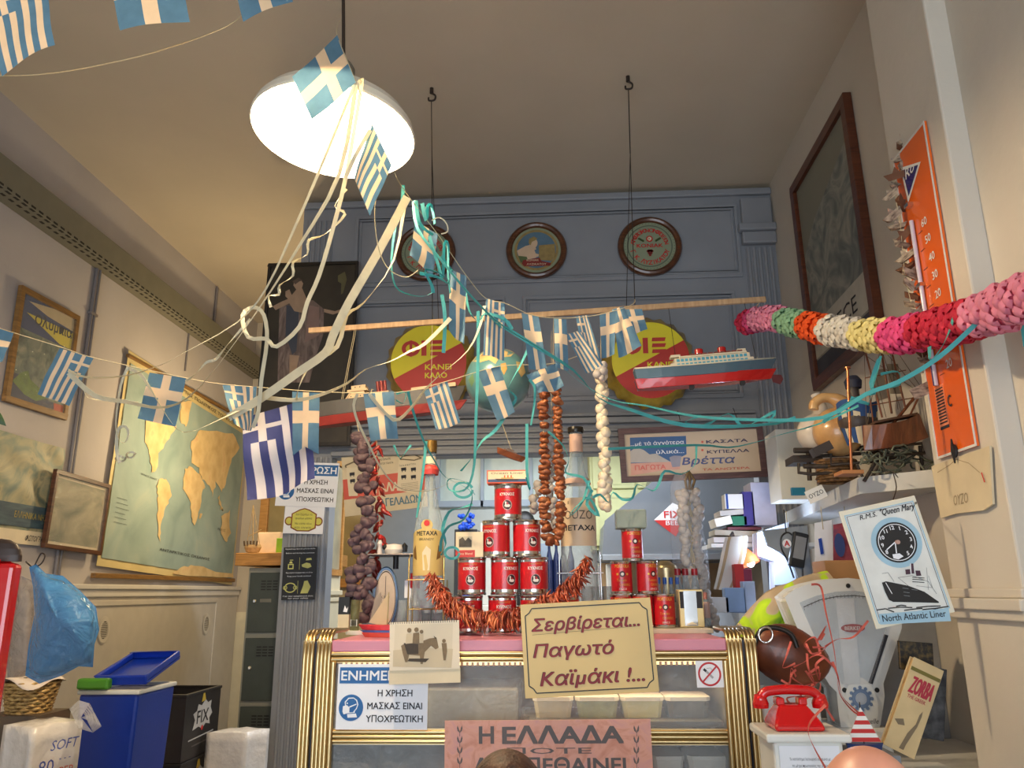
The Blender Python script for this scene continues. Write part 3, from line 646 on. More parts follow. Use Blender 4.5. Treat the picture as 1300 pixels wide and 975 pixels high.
# ================= hanging things and the panelled wall =================
def arc_text(m, F, s, a, b, r, h, t0, t1, mi=0, c=.002, inward=False, bold=.02):
    "letters set one by one round a circle, from angle t0 to t1 (degrees)"
    n = len(s)
    for k, ch in enumerate(s):
        if ch == ' ': continue
        t = R(t0 + (t1 - t0) * (k + .5) / n)
        er = F.u * math.cos(t) + F.v * math.sin(t); et = -F.u * math.sin(t) + F.v * math.cos(t)
        G = Frame(F.p(a, b) + er * r, -et if not inward else et, er if not inward else -er, F.n)
        m.text(G, ch, 0, 0, h, None, bold=bold, c=c, mi=mi)
# --- three round framed advertising plates
RIM = wood('plate_rim', (70, 38, 20), (104, 60, 32), .35, coat=.4)
PGREY = mat('plate_grey_green', (138, 148, 120), .5, var=.05); PBLUE = mat('plate_sky', (86, 116, 136), .5, var=.2, scale=10)
def plate(cx, cy, r, lab, kind):
    c = A(cx, cy, 4.56); F = Frame(c, (1, 0, -.01), (0, 0, 1)); t = thing('round_plate', lab, 'plate', c, 'round framed plates on the panelled wall')
    MB().lathe([(r, 0), (r, .02), (r - .008, .032), (r - .02, .036), (r - .032, .03), (r - .04, .014)], F.p(0, 0, -.02), 48, F.n).lathe([(.0, 0), (r, 0)], F.p(0, 0, -.02), 48, F.n).build('rim', RIM, t)
    k = r - .038; m = MB(); m.disc(F, 0, 0, k, -.004, 0, 48)
    cm = [PGREY, mat('plate_ring', (96, 108, 88), .5, var=.05), RED, MC.get('plate_sky'), mat('plate_flesh', (206, 178, 148), .6, var=.1), mat('plate_ochre', (150, 128, 76), .6, var=.2, scale=30), mat('plate_dark_red', (128, 36, 28), .6), PAPERC, mat('plate_green', (84, 100, 58), .6, var=.2)]
    cm[3] = PBLUE
    if kind == 'coniac' or kind == 'coniac2':
        m.ring(F, 0, 0, k * .83, k * .88, -.003, 1, 48)
        for j in range(48): a = 2 * math.pi * j / 48; m.disc(F, k * .95 * math.cos(a), k * .95 * math.sin(a), k * .02, -.003, 1, 6)
        arc_text(m, F, 'ΑΤΜΟΠΛΟΪΚΟΝ ΟΙΝΟΠΟΙΕΙΟΝ', 0, 0, k * .58, k * .17, 172, 8, 2, -.002, bold=.03)
        arc_text(m, F, 'Γ.Κ.ΛΥΖΙΚΑΤΟΥ', 0, 0, k * .78, k * .19, 194, 346, 2, -.002, True, .04)
        if kind == 'coniac':
            m.text(F, 'ΚΟΝΙΑΚ', 0, -k * .06, k * .16, k * 1.0, bold=.05, c=-.002, mi=2)
            m.disc(F, 0, k * .3, k * .13, -.002, 2, 16); m.disc(F, 0, k * .3, k * .08, -.001, 7, 16); m.text(F, 'K', 0, k * .25, k * .1, c=0, mi=6)
            for sx in (-1, 1):
                for j in range(4): m.disc(F, sx * k * (.25 + .05 * j), k * (.22 + .03 * j), k * .05, -.002, 8, 8)
            for (a, b) in ((0, -.2), (-.08, -.22), (.08, -.22), (-.04, -.3), (.04, -.3), (0, -.38), (.05, -.2), (-.05, -.2)): m.disc(F, a * k, b * k, k * .055, -.002, 6, 10)
        else: m.disc(F, 0, 0, k * .5, -.002, 3, 30)
    else:
        m.ring(F, 0, 0, k * .8, k * .9, -.003, 5, 40); m.disc(F, 0, 0, k * .8, -.0035, 3, 40)
        S = lambda P, mi, c: m.poly(F, [(a * k, b * k) for a, b in P], c, mi)
        S([(.1, .2), (.75, .25), (.78, -.3), (.6, -.5), (.1, -.45)], 5, -.003); S([(-.7, .1), (-.4, .35), (-.2, .3), (-.2, 0)], 3, -.0028)
        S([(-.8, -.02), (-.45, .18), (-.28, .22), (-.12, .1), (-.05, -.1), (-.02, -.35), (-.5, -.45), (-.72, -.3)], 4, -.002)
        m.disc(F, -.12 * k, .3 * k, .17 * k, -.0018, 4, 20, .21 * k); S([(-.32, .3), (-.3, .5), (-.1, .6), (.05, .5), (-.05, .42), (-.18, .36), (-.24, .2)], 5, -.001)
        S([(-.2, .1), (-.1, .25), (.0, .02), (-.12, -.02)], 4, -.0016); S([(-.05, -.15), (.1, -.2), (.08, -.3), (-.1, -.35)], 4, -.0016)
        S([(-.75, -.25), (-.4, -.3), (-.3, -.6), (-.65, -.55)], 8, -.001)
        S([(-.55, -.45), (.12, -.35), (.2, -.5), (.6, -.6), (.55, -.72), (-.5, -.72), (-.6, -.6)], 6, -.0005); m.text(F, 'ΚΟΝΙΑΚ', -.15 * k, -.5 * k, .09 * k, .5 * k, c=.0005, mi=7); m.text(F, 'ΛΥΖΙΚΑΤΟΥ', 0, -.68 * k, .09 * k, .8 * k, c=.0005, mi=7)
    m.build('print', cm, t)
plate(540, 320, .192, 'round brown-rimmed tin plate partly hidden by blue streamers, leftmost of the three plates', 'coniac2')
plate(681, 317, .192, 'round brown-rimmed plate picturing a woman in profile, middle plate', 'lady')
plate(825, 312, .200, 'round brown-rimmed plate with red lettering ring and grapes, rightmost plate', 'coniac')
# --- bottle-cap signs
YEL = mat('enamel_yellow', (240, 222, 24), .45, var=.05, scale=6); ERED = mat('enamel_red', (200, 44, 26), .45, var=.1, scale=6)
TIN = ramp_mat('rusty_gilt', [(.3, (98, 72, 18)), (.5, (176, 142, 40)), (.75, (206, 176, 70))], scale=9, rough=.35, coat=.2)
def cap(cx, cy, lab):
    c = A(cx, cy, 4.40); t = thing('bottle_cap_sign', lab, 'sign', c, 'giant bottle cap signs'); r = .225
    F = Frame(c, (1, 0, 0), (0, -.10, 1)); m = MB(); n = 84; vs = []
    for rr, z, cr in ((r, 0, 0), (r + .012, -.02, .3), (r + .03, -.06, 1), (r + .048, -.105, 1.4)):
        for j in range(n): a = 2 * math.pi * j / n; q = rr + .006 * cr * math.sin(21 * a); vs.append(F.p(q * math.cos(a), q * math.sin(a), z))
    m.add(vs, [(i * n + j, i * n + (j + 1) % n, (i + 1) * n + (j + 1) % n, (i + 1) * n + j) for i in range(3) for j in range(n)], 0, True)
    m.add(vs[-n:], [tuple(range(n))], 0); m.build('crimped_rim', TIN, t)
    m = MB(); m.disc(F, 0, 0, r, .001, 0, 60)
    # red lower half under a rising diagonal
    a0, a1 = R(205), R(390); pts = [(r * math.cos(a0 + (a1 - a0) * k / 30), r * math.sin(a0 + (a1 - a0) * k / 30)) for k in range(31)]; m.poly(F, pts, .002, 1); m.build('face', [YEL, ERED], t)
    m = MB(); G = F; m.ring(G, -.105, .085, .031, .055, .003, 0, 28, .85); m.fbox(G, -.113, -.097, .036, .134, .002, .0035)
    m.fbox(G, -.042, -.012, .04, .132, .002, .0035)
    for b in (.04, .075, .110): m.poly(G, [(.01, b), (.085, b), (.092, b + .022), (.014, b + .022)], .0035)
    m.build('large_lettering', ERED, t)
    m = MB(); m.text(F, 'ΚΑΝΕΙ', .058, -.045, .034, .155, bold=.05, c=.0035); m.text(F, 'ΚΑΛΟ', .045, -.095, .034, .13, bold=.05, c=.0035); m.build('small_lettering', YEL, t)
cap(544, 460, 'giant yellow and red bottle cap sign left of the globe'); cap(826, 457, 'giant yellow and red bottle cap sign behind the hanging ocean liner')
# --- dark painting of a draped woman
c = A(341, 335, 4.5); c2 = A(455, 339, 4.5); c3 = A(336, 568, 4.5)
F = Frame((c.x, 4.5, c3.z), (1, 0, 0), (0, 0, 1)); F.w = c2.x - c.x; F.h = c.z - c3.z
t = thing('dark_painting', 'large dark painting of a draped woman leaning beside the blue panelled wall', 'painting', F.p(F.w / 2, 0, 0))
MB().frame(F, 0, F.w, 0, F.h, .02, -.012, .012).build('frame', mat('ebony', (38, 32, 26), .4, var=.1), t, bev=.004)
MB().fbox(F, .02, F.w - .02, .02, F.h - .02, -.01, .002).build('canvas', ramp_mat('old_canvas', [(.3, (44, 38, 30)), (.6, (62, 54, 42)), (.8, (78, 68, 50))], scale=4, rough=.4, coat=.2), t)
SK = mat('painted_skin', (168, 138, 110), .6, var=.15, scale=14); DR = ramp_mat('painted_drape', [(.3, (84, 70, 62)), (.5, (120, 100, 90)), (.7, (146, 126, 112))], scale=9, stretch=(4, 1, 1), dist=1)
q = lambda pts: pxs(F, pts, 330, 325, 3.98)
m = MB(); m.poly(F, q([(100, 250), (140, 220), (270, 225), (325, 270), (320, 400), (280, 520), (250, 640), (90, 640), (95, 400)]), .003, 1)
m.poly(F, q([(135, 250), (200, 260), (185, 480), (165, 500), (130, 400)]), .0036, 2); m.poly(F, q([(250, 250), (300, 260), (300, 400), (225, 440)]), .0034, 3)
m.poly(F, q([(185, 170), (215, 165), (240, 225), (225, 290), (175, 280), (140, 225)]), .0042, 0)
m.poly(F, q([(175, 125), (205, 118), (220, 140), (212, 168), (188, 175), (170, 150)]), .0046, 0); m.poly(F, q([(165, 130), (195, 110), (218, 125), (200, 130), (180, 145)]), .005, 4)
m.poly(F, q([(65, 255), (110, 232), (150, 215), (150, 240), (80, 275)]), .0044, 0); m.poly(F, q([(130, 180), (150, 170), (165, 205), (150, 225), (130, 205)]), .0046, 0)
m.poly(F, q([(325, 268), (380, 280), (410, 270), (405, 285), (370, 297), (325, 285)]), .0044, 0)
m.poly(F, q([(395, 100), (430, 80), (440, 120), (420, 190), (410, 195), (412, 140), (395, 130)]), .004, 5); m.poly(F, q([(150, 500), (200, 505), (180, 600), (150, 640)]), .0038, 0)
m.build('figure', [SK, DR, mat('painted_shadow_blue', (70, 72, 80), .6), mat('painted_rose', (140, 112, 100), .6, var=.15), mat('painted_hair', (90, 74, 60), .6), mat('painted_leaf', (98, 92, 58), .6)], t)
# --- pendant lamp
LC_ = V((-.685, 2.2, 2.885)); t = thing('pendant_lamp', 'large white enamel pendant lamp with glowing bulb hanging on a cord', 'lamp', LC_)
tilt = V((.06, .04, 1)).normalized()
pr = [(.262, 0), (.262, .006), (.255, .03), (.235, .06), (.20, .088), (.15, .108), (.10, .12), (.065, .135), (.045, .16), (.04, .21)]
MB().lathe(pr, LC_, 48, tilt).lathe([(a - .004, b - .003) for a, b in pr], LC_, 48, tilt).lathe([(.262, 0), (.258, -.003)], LC_, 48, tilt).build('shade', mat('white_enamel', (236, 230, 215), .25, var=0, coat=.3), t)
MB().lathe([(.04, .21), (.04, .25), (.028, .27), (.01, .28)], LC_, 20, tilt).build('socket', mat('socket_grey', (110, 105, 95), .4), t)
bulb = LC_ + tilt * .095
m = MB(); m.ball(bulb - tilt * .0, (.036, .036, .04), 16, 10); m.lathe([(.03, .02), (.018, .05), (.016, .08)], bulb, 14, tilt); m.build('bulb', mat('bulb_glow', (255, 226, 170), .5, var=0, emit=40), t)
bpy.data.objects['pendant_bulb_light'].location = bulb - tilt * .062
MB().tube([LC_ + tilt * .27, V((-.72, 2.24, CZ))], .006, 8).build('cord', WIRE, t); MB().lathe([(.0, 0), (.05, 0), (.04, .04), (0, .045)][::-1], V((-.72, 2.24, CZ - .045)), 20).build('ceiling_rose', mat('rose_cream', (190, 184, 170), .5), t)
# --- ceiling hooks, wires and the long stick
def hook(px_, py_):
    P = AZ(px_, py_, CZ); m = MB(); m.tube([P, P - V((0, 0, .03))], .01, 8); m.tube(smooth_path([P - V((0, 0, .03)), P + V((.02, 0, -.045)), P + V((.015, 0, -.07)), P + V((-.012, 0, -.072)), P + V((-.015, 0, -.055))]), .005, 6)
    return P, m
P1, m1 = hook(548, 112); P2, m2 = hook(797, 97)
S0 = V(A(392, 420, 3.46)); S1 = V(A(972, 380, 3.46))
def onstick(x): k = (x - S0.x) / (S1.x - S0.x); return S0.lerp(S1, k)
E1 = onstick(A(549, 405, 3.46).x); E2 = onstick(A(806, 390, 3.46).x)
m1.tube([P1 - V((0, 0, .07)), P1.lerp(E1, .3)], .0022, 5).tube([P1.lerp(E1, .3), E1], .0022, 5).tube([P1.lerp(E1, .3), E1 + V((.03, 0, 0))], .0018, 5)
m2.tube([P2 - V((0, 0, .07)), P2.lerp(E2, .35)], .003, 5).tube([P2.lerp(E2, .35), E2], .0022, 5).tube([P2.lerp(E2, .35), E2 + V((-.04, 0, 0))], .0018, 5)
tag(m1.build('ceiling_hook', WIRE), 'iron ceiling hook with thin double wire just right of the lamp', 'hook'); tag(m2.build('ceiling_hook', WIRE), 'iron ceiling hook with thin wire above the grape plate', 'hook')
st = MB(); d = (S1 - S0).normalized(); rot = Matrix((d, V((0, 1, 0)), d.cross(V((0, 1, 0))))).transposed(); st.box((S0 + S1) / 2, ((S1 - S0).length, .018, .026), rot)
tag(st.build('wooden_batten', wood('pale_batten', (178, 140, 100), (206, 170, 128), .6, (14, 2, 2)), bev=.003), 'long thin pale wooden batten hung level on wires below the plates', 'stick')
# --- ocean liner toy
bow = A(986, 468, 3.35); stern = A(809, 483, 3.35)
sc_ = (bow - stern).length; u = (bow - stern).normalized(); F = Frame(stern - V((0, 0, .045)), u, (0, 0, 1)); wv = F.n
t = thing('toy_ocean_liner', 'blue white and red tin ocean liner model hanging below the batten', 'model ship', F.p(sc_ / 2, 0))
def hull(F, L, prof, z0, z1, wd, flare=.75, sheer=.012, rake=.03):
    "hull shell between two heights; prof = half widths along the length"
    n = len(prof) - 1; vs = []
    for z, k in ((z0, flare), (z1, 1)):
        for sd in (-1, 1):
            for i in range(n + 1):
                x = i / n; rk = rake * (1 if z == z1 else 0) * (x * 2 - 1); vs.append(F.p(x * L * (1 - (0 if z == z1 else .04)) + rk * .3, z + sheer * (2 * x - 1) ** 2 * (1 if z == z1 else .6), sd * wd * prof[i] * k))
    q = n + 1; fs = []
    for i in range(n):
        fs += [(i, i + 1, 2 * q + i + 1, 2 * q + i), (q + i, 3 * q + i, 3 * q + i + 1, q + i + 1), (2 * q + i, 2 * q + i + 1, 3 * q + i + 1, 3 * q + i), (i, q + i, q + i + 1, i + 1)]
    fs += [(0, 2 * q, 3 * q, q), (n, q + n, 3 * q + n, 2 * q + n)]
    return vs, fs
HP = [.55, .8, .95, 1, 1, 1, 1, .98, .9, .7, .42, .08]
m = MB(); m.add(*hull(F, sc_ * .99, HP, -.004, .038, .05, .72, .008), sm=False); m.build('keel', mat('liner_red', (176, 26, 26), .25, var=.06, coat=.5), t, bev=.002)
m = MB(); m.add(*hull(F, sc_, HP, .034, .078, .055, .93, .012)); m.build('hull', mat('liner_blue', (66, 92, 110), .25, var=.08, coat=.5), t, bev=.002)
CRM = mat('liner_cream', (206, 196, 172), .45, var=.1)
m = MB(); m.add(*hull(F, sc_ * 1.0, HP, .078, .084, .056, 1, .012)); m.fbox(F, sc_ * .25, sc_ * .84, .078, .100, -.035, .035); m.fbox(F, sc_ * .28, sc_ * .82, .100, .122, -.030, .030); m.fbox(F, sc_ * .32, sc_ * .8, .122, .130, -.033, .033); m.fbox(F, sc_ * .26, sc_ * .33, .130, .142, -.02, .02); m.fbox(F, sc_ * .74, sc_ * .80, .130, .145, -.02, .02); m.build('decks', CRM, t, bev=.002)
m = MB()
for r_ in range(2):
    for k in range(17): m.fbox(F, sc_ * (.295 + .030 * k), sc_ * (.316 + .030 * k), .084 + .021 * r_, .096 + .021 * r_, .0302 if r_ else .0352, .0312 if r_ else .0362)
o = m.build('window_row', mat('liner_windows', (70, 150, 176), .4), t); o['kind'] = 'stuff'
m = MB()
for k in range(9): m.fbox(F, sc_ * (.40 + .042 * k), sc_ * (.432 + .042 * k), .130, .136, .024, .034)
m.build('lifeboats', mat('boat_brown', (120, 60, 50), .5), t)['kind'] = 'stuff'
for x in (.47, .635): MB().lathe([(.020, 0), (.019, .008), (.019, .03), (.015, .034), (.0, .034)], F.p(sc_ * x, .130), 18, V((-.03, 0, 1)), sx=1, sy=.8).build('funnel', MC['liner_red'], t)
MB().tube([F.p(sc_ * .18, .084), F.p(sc_ * .18, .115)], .002, 5).tube([F.p(sc_ * .88, .084), F.p(sc_ * .88, .105)], .002, 5).build('mast', CRM, t)
FRd = Frame(F.p(sc_ * .955, -.015), F.u, F.v, F.n); m = MB(); m.poly(FRd, [(0, .035), (.045, .03), (.05, .01), (.035, -.012), (.005, 0)], .003, 0, .006); m.build('rudder', mat('maroon', (84, 30, 36), .5), t)
m = MB()
for x in (.38, .74): m.lathe([(0, -.006), (.012, -.006), (.012, .006), (0, .006)], F.p(sc_ * x, -.012, .02), 12, F.n); m.tube([F.p(sc_ * x, -.012, .014), F.p(sc_ * x, .01, .01)], .003, 5)
m.build('wheels', BLACK, t)
m = MB()
for x in (.30, .87):
    a = F.p(sc_ * x, .13 if x < .5 else .085); m.tube([a, onstick(a.x) - V((0, 0, .012))], .0012, 4)
m.build('hanging_threads', WIRE, t)
# --- red cargo ship, left
a = A(398, 535, 3.42); b = A(592, 510, 3.42); L = (b - a).length; F = Frame(a - V((0, 0, .035)), b - a, (0, 0, 1))
t = thing('model_cargo_ship', 'long red-hulled wooden model ship with cream cabins and red funnels, hanging left', 'model ship', F.p(L / 2, 0))
RB = mat('ship_red', (130, 36, 26), .5, var=.15, scale=10); GD = mat('ship_dark_grey', (70, 68, 66), .5, var=.1); WC = mat('cabin_cream', (190, 164, 128), .6, var=.15)
m = MB(); m.add(*hull(F, L, HP, 0, .04, .05, .7, .004)); m.build('keel', RB, t, bev=.002)
m = MB(); m.add(*hull(F, L, HP, .04, .105, .054, .95, .006)); m.build('hull', GD, t, bev=.002)
sw = lambda x, y: F.px(x, y)[0]
dk_ = .107
for x0, x1, h0, h1 in ((443, 468, 0, .022), (446, 464, .022, .034), (448, 466, .044, .062), (474, 495, 0, .020), (523, 545, 0, .018), (560, 580, 0, .018)):
    MB().fbox(F, sw(x0, 495), sw(x1, 495), dk_ + h0, dk_ + h1, -.03, .03).build('cabin', WC, t, bev=.001)
MB().fbox(F, sw(443, 495), sw(468, 495), dk_ + .034, dk_ + .044, -.034, .034).build('cabin_roof', WC, t)
m = MB()
for x0 in (447, 453, 459): m.disc(F, sw(x0, 495), dk_ + .012, .003, .0312, 0, 8)
for x0 in (453, 459): m.disc(F, sw(x0, 495), dk_ + .053, .003, .0312, 0, 8)
for x0 in (480, 487): m.disc(F, sw(x0, 495), dk_ + .010, .003, .0312, 0, 8)
m.build('portholes', BLACK, t)['kind'] = 'stuff'
for k in range(3): MB().tube([F.p(sw(480 + 4.6 * k, 495), dk_ + .02), F.p(sw(480 + 4.6 * k, 495), dk_ + .075)], .0075, 10).build('funnel', mat('funnel_red', (120, 34, 30), .5), t)
m = MB(); m.tube([F.p(sw(440, 495), dk_ + .0, .03), F.p(sw(446, 495), dk_ + .03, .03)], .004, 6).tube([F.p(sw(471, 495), dk_, .03), F.p(sw(474, 495), dk_ + .035, .03)], .003, 6).build('ladder', WC, t)
m = MB()
for x_ in (432, 434): m.tube([F.p(sw(x_, 520), .09), onstick(F.p(sw(x_ + 1, 410), 0).x) - V((0, 0, .012))], .0013, 4)
for x_ in (549,): m.tube([F.p(sw(x_, 520), .09), E1], .0013, 4)
m.build('hanging_threads', STRINGM, t)
# --- inflatable globe
gc = A(632, 483, 3.2); gr = .137; t = thing('globe', 'blue-green inflatable globe hanging between the two bottle cap signs', 'globe', gc - V((0, 0, gr)))
MB().ball(gc, gr, 40, 24).build('sphere', ramp_mat('globe_sea', [(.3, (74, 122, 128)), (.7, (100, 146, 146))], scale=6, rough=.3, coat=.4), t)
def globe_patch(m, pts, mi, sub=3):
    "polygon given as picture offsets on the globe's near side, laid on the sphere"
    P = []
    for (x0, y0), (x1, y1) in zip(pts, pts[1:] + pts[:1]):
        for j in range(sub): P.append((x0 + (x1 - x0) * j / sub, y0 + (y1 - y0) * j / sub))
    cx = sum(p[0] for p in P) / len(P); cy = sum(p[1] for p in P) / len(P)
    def sp(x, y):
        rr = x * x + y * y
        if rr > .97: k = math.sqrt(.97 / rr); x *= k; y *= k; rr = .97
        return gc + V((x, -math.sqrt(1 - rr), y)) * (gr * 1.006)
    n = len(P); rings = [(1, ), (.66,), (.33,)]
    vs = [sp(cx + (x - cx) * s_[0], cy + (y - cy) * s_[0]) for s_ in rings for x, y in P] + [sp(cx, cy)]
    fs = [(i * n + j, i * n + (j + 1) % n, (i + 1) * n + (j + 1) % n, (i + 1) * n + j) for i in range(2) for j in range(n)] + [(2 * n + j, 2 * n + (j + 1) % n, 3 * n) for j in range(n)]
    m.add(vs, fs, mi, True)
GL = [mat('land_sand', (196, 168, 108), .5, var=.2, scale=30), mat('land_orange', (196, 150, 84), .5, var=.1), mat('land_green', (104, 134, 92), .5, var=.2), mat('land_brown', (150, 116, 80), .5, var=.2)]
for pts, mi in (([(-.75, .5), (-.6, .78), (-.2, .93), (.3, .92), (.55, .78), (.45, .55), (.1, .45), (.0, .25), (-.2, .4), (-.5, .35)], 0), ([(.15, .25), (.3, .3), (.35, .1), (.25, -.1), (.18, .05)], 1), ([(.6, .4), (.8, .4), (.88, .1), (.75, -.1), (.65, .1)], 0), ([(-.85, -.1), (-.7, .05), (-.65, -.2), (-.75, -.35)], 2), ([(-.2, -.85), (.2, -.8), (.4, -.88), (.1, -.95)], 2), ([(-.5, .6), (-.3, .8), (.1, .8), (.1, .6), (-.2, .55)], 3)):
    m = MB(); globe_patch(m, pts, mi); m.build('continent', GL, t)
m = MB(); m.lathe([(gr * 1.004, -.0015), (gr * 1.01, 0), (gr * 1.004, .0015)], gc + V((0, 0, .03)), 48, (0, -.25, 1)); m.build('seam', mat('seam_teal', (50, 90, 96), .4), t)
MB().tube([gc + V((0, 0, gr)), onstick(gc.x) + V((0, -.02, 0))], .0015, 4).build('thread', STRINGM, t)
# --- tiny carved boat on a thread
a = A(631, 572, 3.0); b = A(663, 584, 3.0); L = (b - a).length; F = Frame(a - V((0, 0, .012)), b - a, (0, 0, 1)); t = thing('carved_boat', 'tiny brown carved boat hanging on a thread under the globe', 'ornament', F.p(L / 2, 0))
WD = wood('carved_wood', (92, 44, 18), (132, 72, 34), .4, coat=.3)
MB().add(*hull(F, L, [.1, .6, .9, 1, 1, .95, .8, .5], 0, .022, .022, .5, .003)).build('hull', WD, t, bev=.003)
m = MB(); m.fbox(F, L * .2, L * .7, .022, .028, -.012, .012); m.fbox(F, L * .3, L * .55, .028, .034, -.008, .008); m.build('deck_cabin', mat('carved_dark', (80, 62, 56), .6), t)
MB().tube([F.p(L * .45, .034), gc - V((0, 0, gr))], .001, 4).build('thread', STRINGM, t)
# ================= counter with display case =================
CT = 1.30
def on(x, y): return AZ(x, y, CT)
PINK = mat('pink_formica', (206, 132, 152), .4, var=.05)
YF = 2.7; xl = -.745; xr = .545; D1 = 3.56
ct = thing('display_counter', 'gold-trimmed glass display counter with pink top band', 'counter', ((xl + xr) / 2, 3.1, 0))
zb = A(600, 827, YF).z
MB().b2((xl, YF - .01, zb), (xr, D1, CT)).build('pink_top', PINK, ct, bev=.004)
BD = mat('case_inside', (104, 101, 94), .5, var=.05); CG = mat('case_side', (120, 118, 112), .5)
MB().b2((xl - .04, YF + .05, 0), (xl - .0, D1, zb - .002)).build('side_panel', CG, ct); MB().b2((xr, YF + .05, 0), (xr + .04, D1, zb - .002)).build('side_panel', CG, ct)
MB().b2((xl, 3.5, 0), (xr, D1, zb - .002)).build('back_panel', BD, ct); MB().b2((xl, YF + .03, 0), (xr, 3.5, .55)).build('case_floor', BD, ct)
z_mid = A(600, 935, YF).z
MB().b2((xl, YF + .02, z_mid - .03), (xr, 3.5, z_mid - .018)).build('inner_shelf', mat('shelf_plate', (172, 170, 160), .3), ct)
FC = Frame((xl, YF, 0), (1, 0, 0), (0, 0, 1)); wC = xr - xl
def rail(z, nm, n=2, r=.0085, y=0):
    m = MB(); m.fbox(FC, 0, wC, z - r * 1.1 * n, z + r * 1.1 * n, -.01, .004)
    for k in range(n): m.tube([(xl, YF - .004 - y, z + (k - (n - 1) / 2) * r * 2), (xr, YF - .004 - y, z + (k - (n - 1) / 2) * r * 2)], r, 8)
    m.build(nm, GOLD, ct)
rail(A(600, 833, YF).z, 'upper_rail'); rail(z_mid, 'middle_rail', 3, .007)
MB().fbox(FC, 0, wC, .56, zb - .03, -.006, -.003).build('glass_pane', PANE, ct)
def post(sgn, nm):
    x = xl if sgn < 0 else xr
    for g, (o0, n) in enumerate(((0.0, 4), (.058, 3))):
        m = MB()
        for k in range(n):
            xx = x + sgn * (o0 + .006 + k * .0125); r = .0066
            pts = [V((xx + sgn * .0, 2.68, .5)), V((xx, 2.685, 1.24)), V((xx, 2.69, 1.285)), V((xx, 2.705, 1.312)), V((xx, 2.74, 1.325)), V((xx, 2.9, 1.325))]
            m.tube(pts, r, 8)
        m.b2((min(x + sgn * o0, x + sgn * (o0 + n * .0125)), 2.69, .5), (max(x + sgn * o0, x + sgn * (o0 + n * .0125)), 2.78, 1.30)); m.build(nm, GOLD, ct)
    MB().b2((min(x + sgn * .050, x + sgn * .060), 2.695, .5), (max(x + sgn * .050, x + sgn * .060), 2.8, 1.295)).build('dark_groove', mat('navy_groove', (26, 26, 44), .5), ct)
    m = MB(); m.tube([(x - sgn * .008, 2.69, .5), (x - sgn * .008, 2.69, zb - .03)], .009, 8); m.build(nm, GOLD, ct)
post(-1, 'corner_post'); post(1, 'corner_post')
lamp('display_case_light', 'AREA', (-.1, 2.85, 1.205), 1.6, (1, .82, .5), 1.2, .05)
m = MB(); m.b2((xl + .02, 2.76, 1.215), (xr - .02, 2.82, 1.235)); m.build('light_channel', mat('warm_tube', (255, 214, 140), .5, emit=2.2, var=0), ct)
m = MB()
for k in range(70): m.b2((xl + .03 + k * .0178, 2.755, 1.212), (xl + .038 + k * .0178, 2.759, 1.238))
m.build('diffuser_ribs', mat('rib_amber', (196, 150, 84), .4), ct)['kind'] = 'stuff'
# tubs inside
TUB = mat('tub_white', (222, 218, 204), .4, var=.04)
def tub(x0, x1, yr, yb, Y, lab, fill):
    a, b_ = A(x0, yr, Y), A(x1, yr, Y); zb_ = A(x0, yb, Y).z; w_ = b_.x - a.x; c = V(((a.x + b_.x) / 2, Y + .08, zb_)); h = a.z - zb_
    t = thing('ice_cream_tub', lab, 'tub', c, 'tubs in the display case'); m = MB()
    def ringv(hw, hd, z): return [c + V((sx * hw, sy * hd, z)) for sx, sy in ((-1, -.8), (-.8, -1), (.8, -1), (1, -.8), (1, .8), (.8, 1), (-.8, 1), (-1, .8))]
    vs = ringv(w_ * .42, .07, 0) + ringv(w_ * .48, .078, h - .012); m.add(vs, [(i, (i + 1) % 8, 8 + (i + 1) % 8, 8 + i) for i in range(8)] + [tuple(range(7, -1, -1))]); m.build('tub', fill, t)
    vs = ringv(w_ * .47, .076, h - .014) + ringv(w_ * .5, .084, h - .012) + ringv(w_ * .5, .084, h) + ringv(w_ * .46, .074, h); MB().add(vs, [(k * 8 + i, k * 8 + (i + 1) % 8, k * 8 + 8 + (i + 1) % 8, k * 8 + 8 + i) for k in range(3) for i in range(8)] + [tuple(range(24, 32))]).build('rim_lid', TUB, t)
    return c, h
FILL = [mat('fill_cream', (196, 186, 150), .5, var=.15, scale=20), mat('fill_pistachio', (150, 160, 110), .5, var=.25, scale=30), mat('fill_lemon', (206, 200, 140), .5, var=.1), mat('fill_grey', (96, 96, 92), .5, var=.1)]
ys = 0
for k, (x0, x1, l) in enumerate(((676, 728, 'cream-filled white-rimmed tub in the display case, under the left of the yellow sign'), (730, 786, 'tub with greenish speckled filling in the display case'), (788, 843, 'tub with pale lemon filling in the display case'), (845, 902, 'dark-filled tub in the display case, rightmost of the upper row'))):
    c, h = tub(x0, x1, 885, 912, 2.84, l, FILL[k]); ys = c.z
MB().b2((-.10, 2.78, ys - .018), (xr - .01, 3.1, ys - .001)).build('tub_rack', mat('rack_grey', (90, 90, 86), .5), ct)
MB().b2((-.12, 2.9, z_mid - .018), (-.06, 3.05, ys - .002)).b2((xr - .08, 2.9, z_mid - .018), (xr - .03, 3.05, ys - .002)).build('rack_leg', MC['rack_grey'], ct)
for x0, x1, l in ((829, 869, 'white tub with rim in the lower level of the display case, left one'), (873, 928, 'white tub with rim in the lower level of the display case, right one')):
    c, h = tub(x0, x1, 960, 990, 2.84, l, TUB)
MB().b2((.15, 2.78, .56), (xr - .01, 3.1, c.z - .001)).build('lower_block', MC['rack_grey'], ct)
m = MB(); bb = A(500, 920, 3.0); m.b2((-.55, 2.95, z_mid - .017), (-.14, 3.25, z_mid + .12)); tag(m.build('ice_box', MC['rack_grey'], bev=.01), 'steel ice box standing inside the left of the display case', 'box')
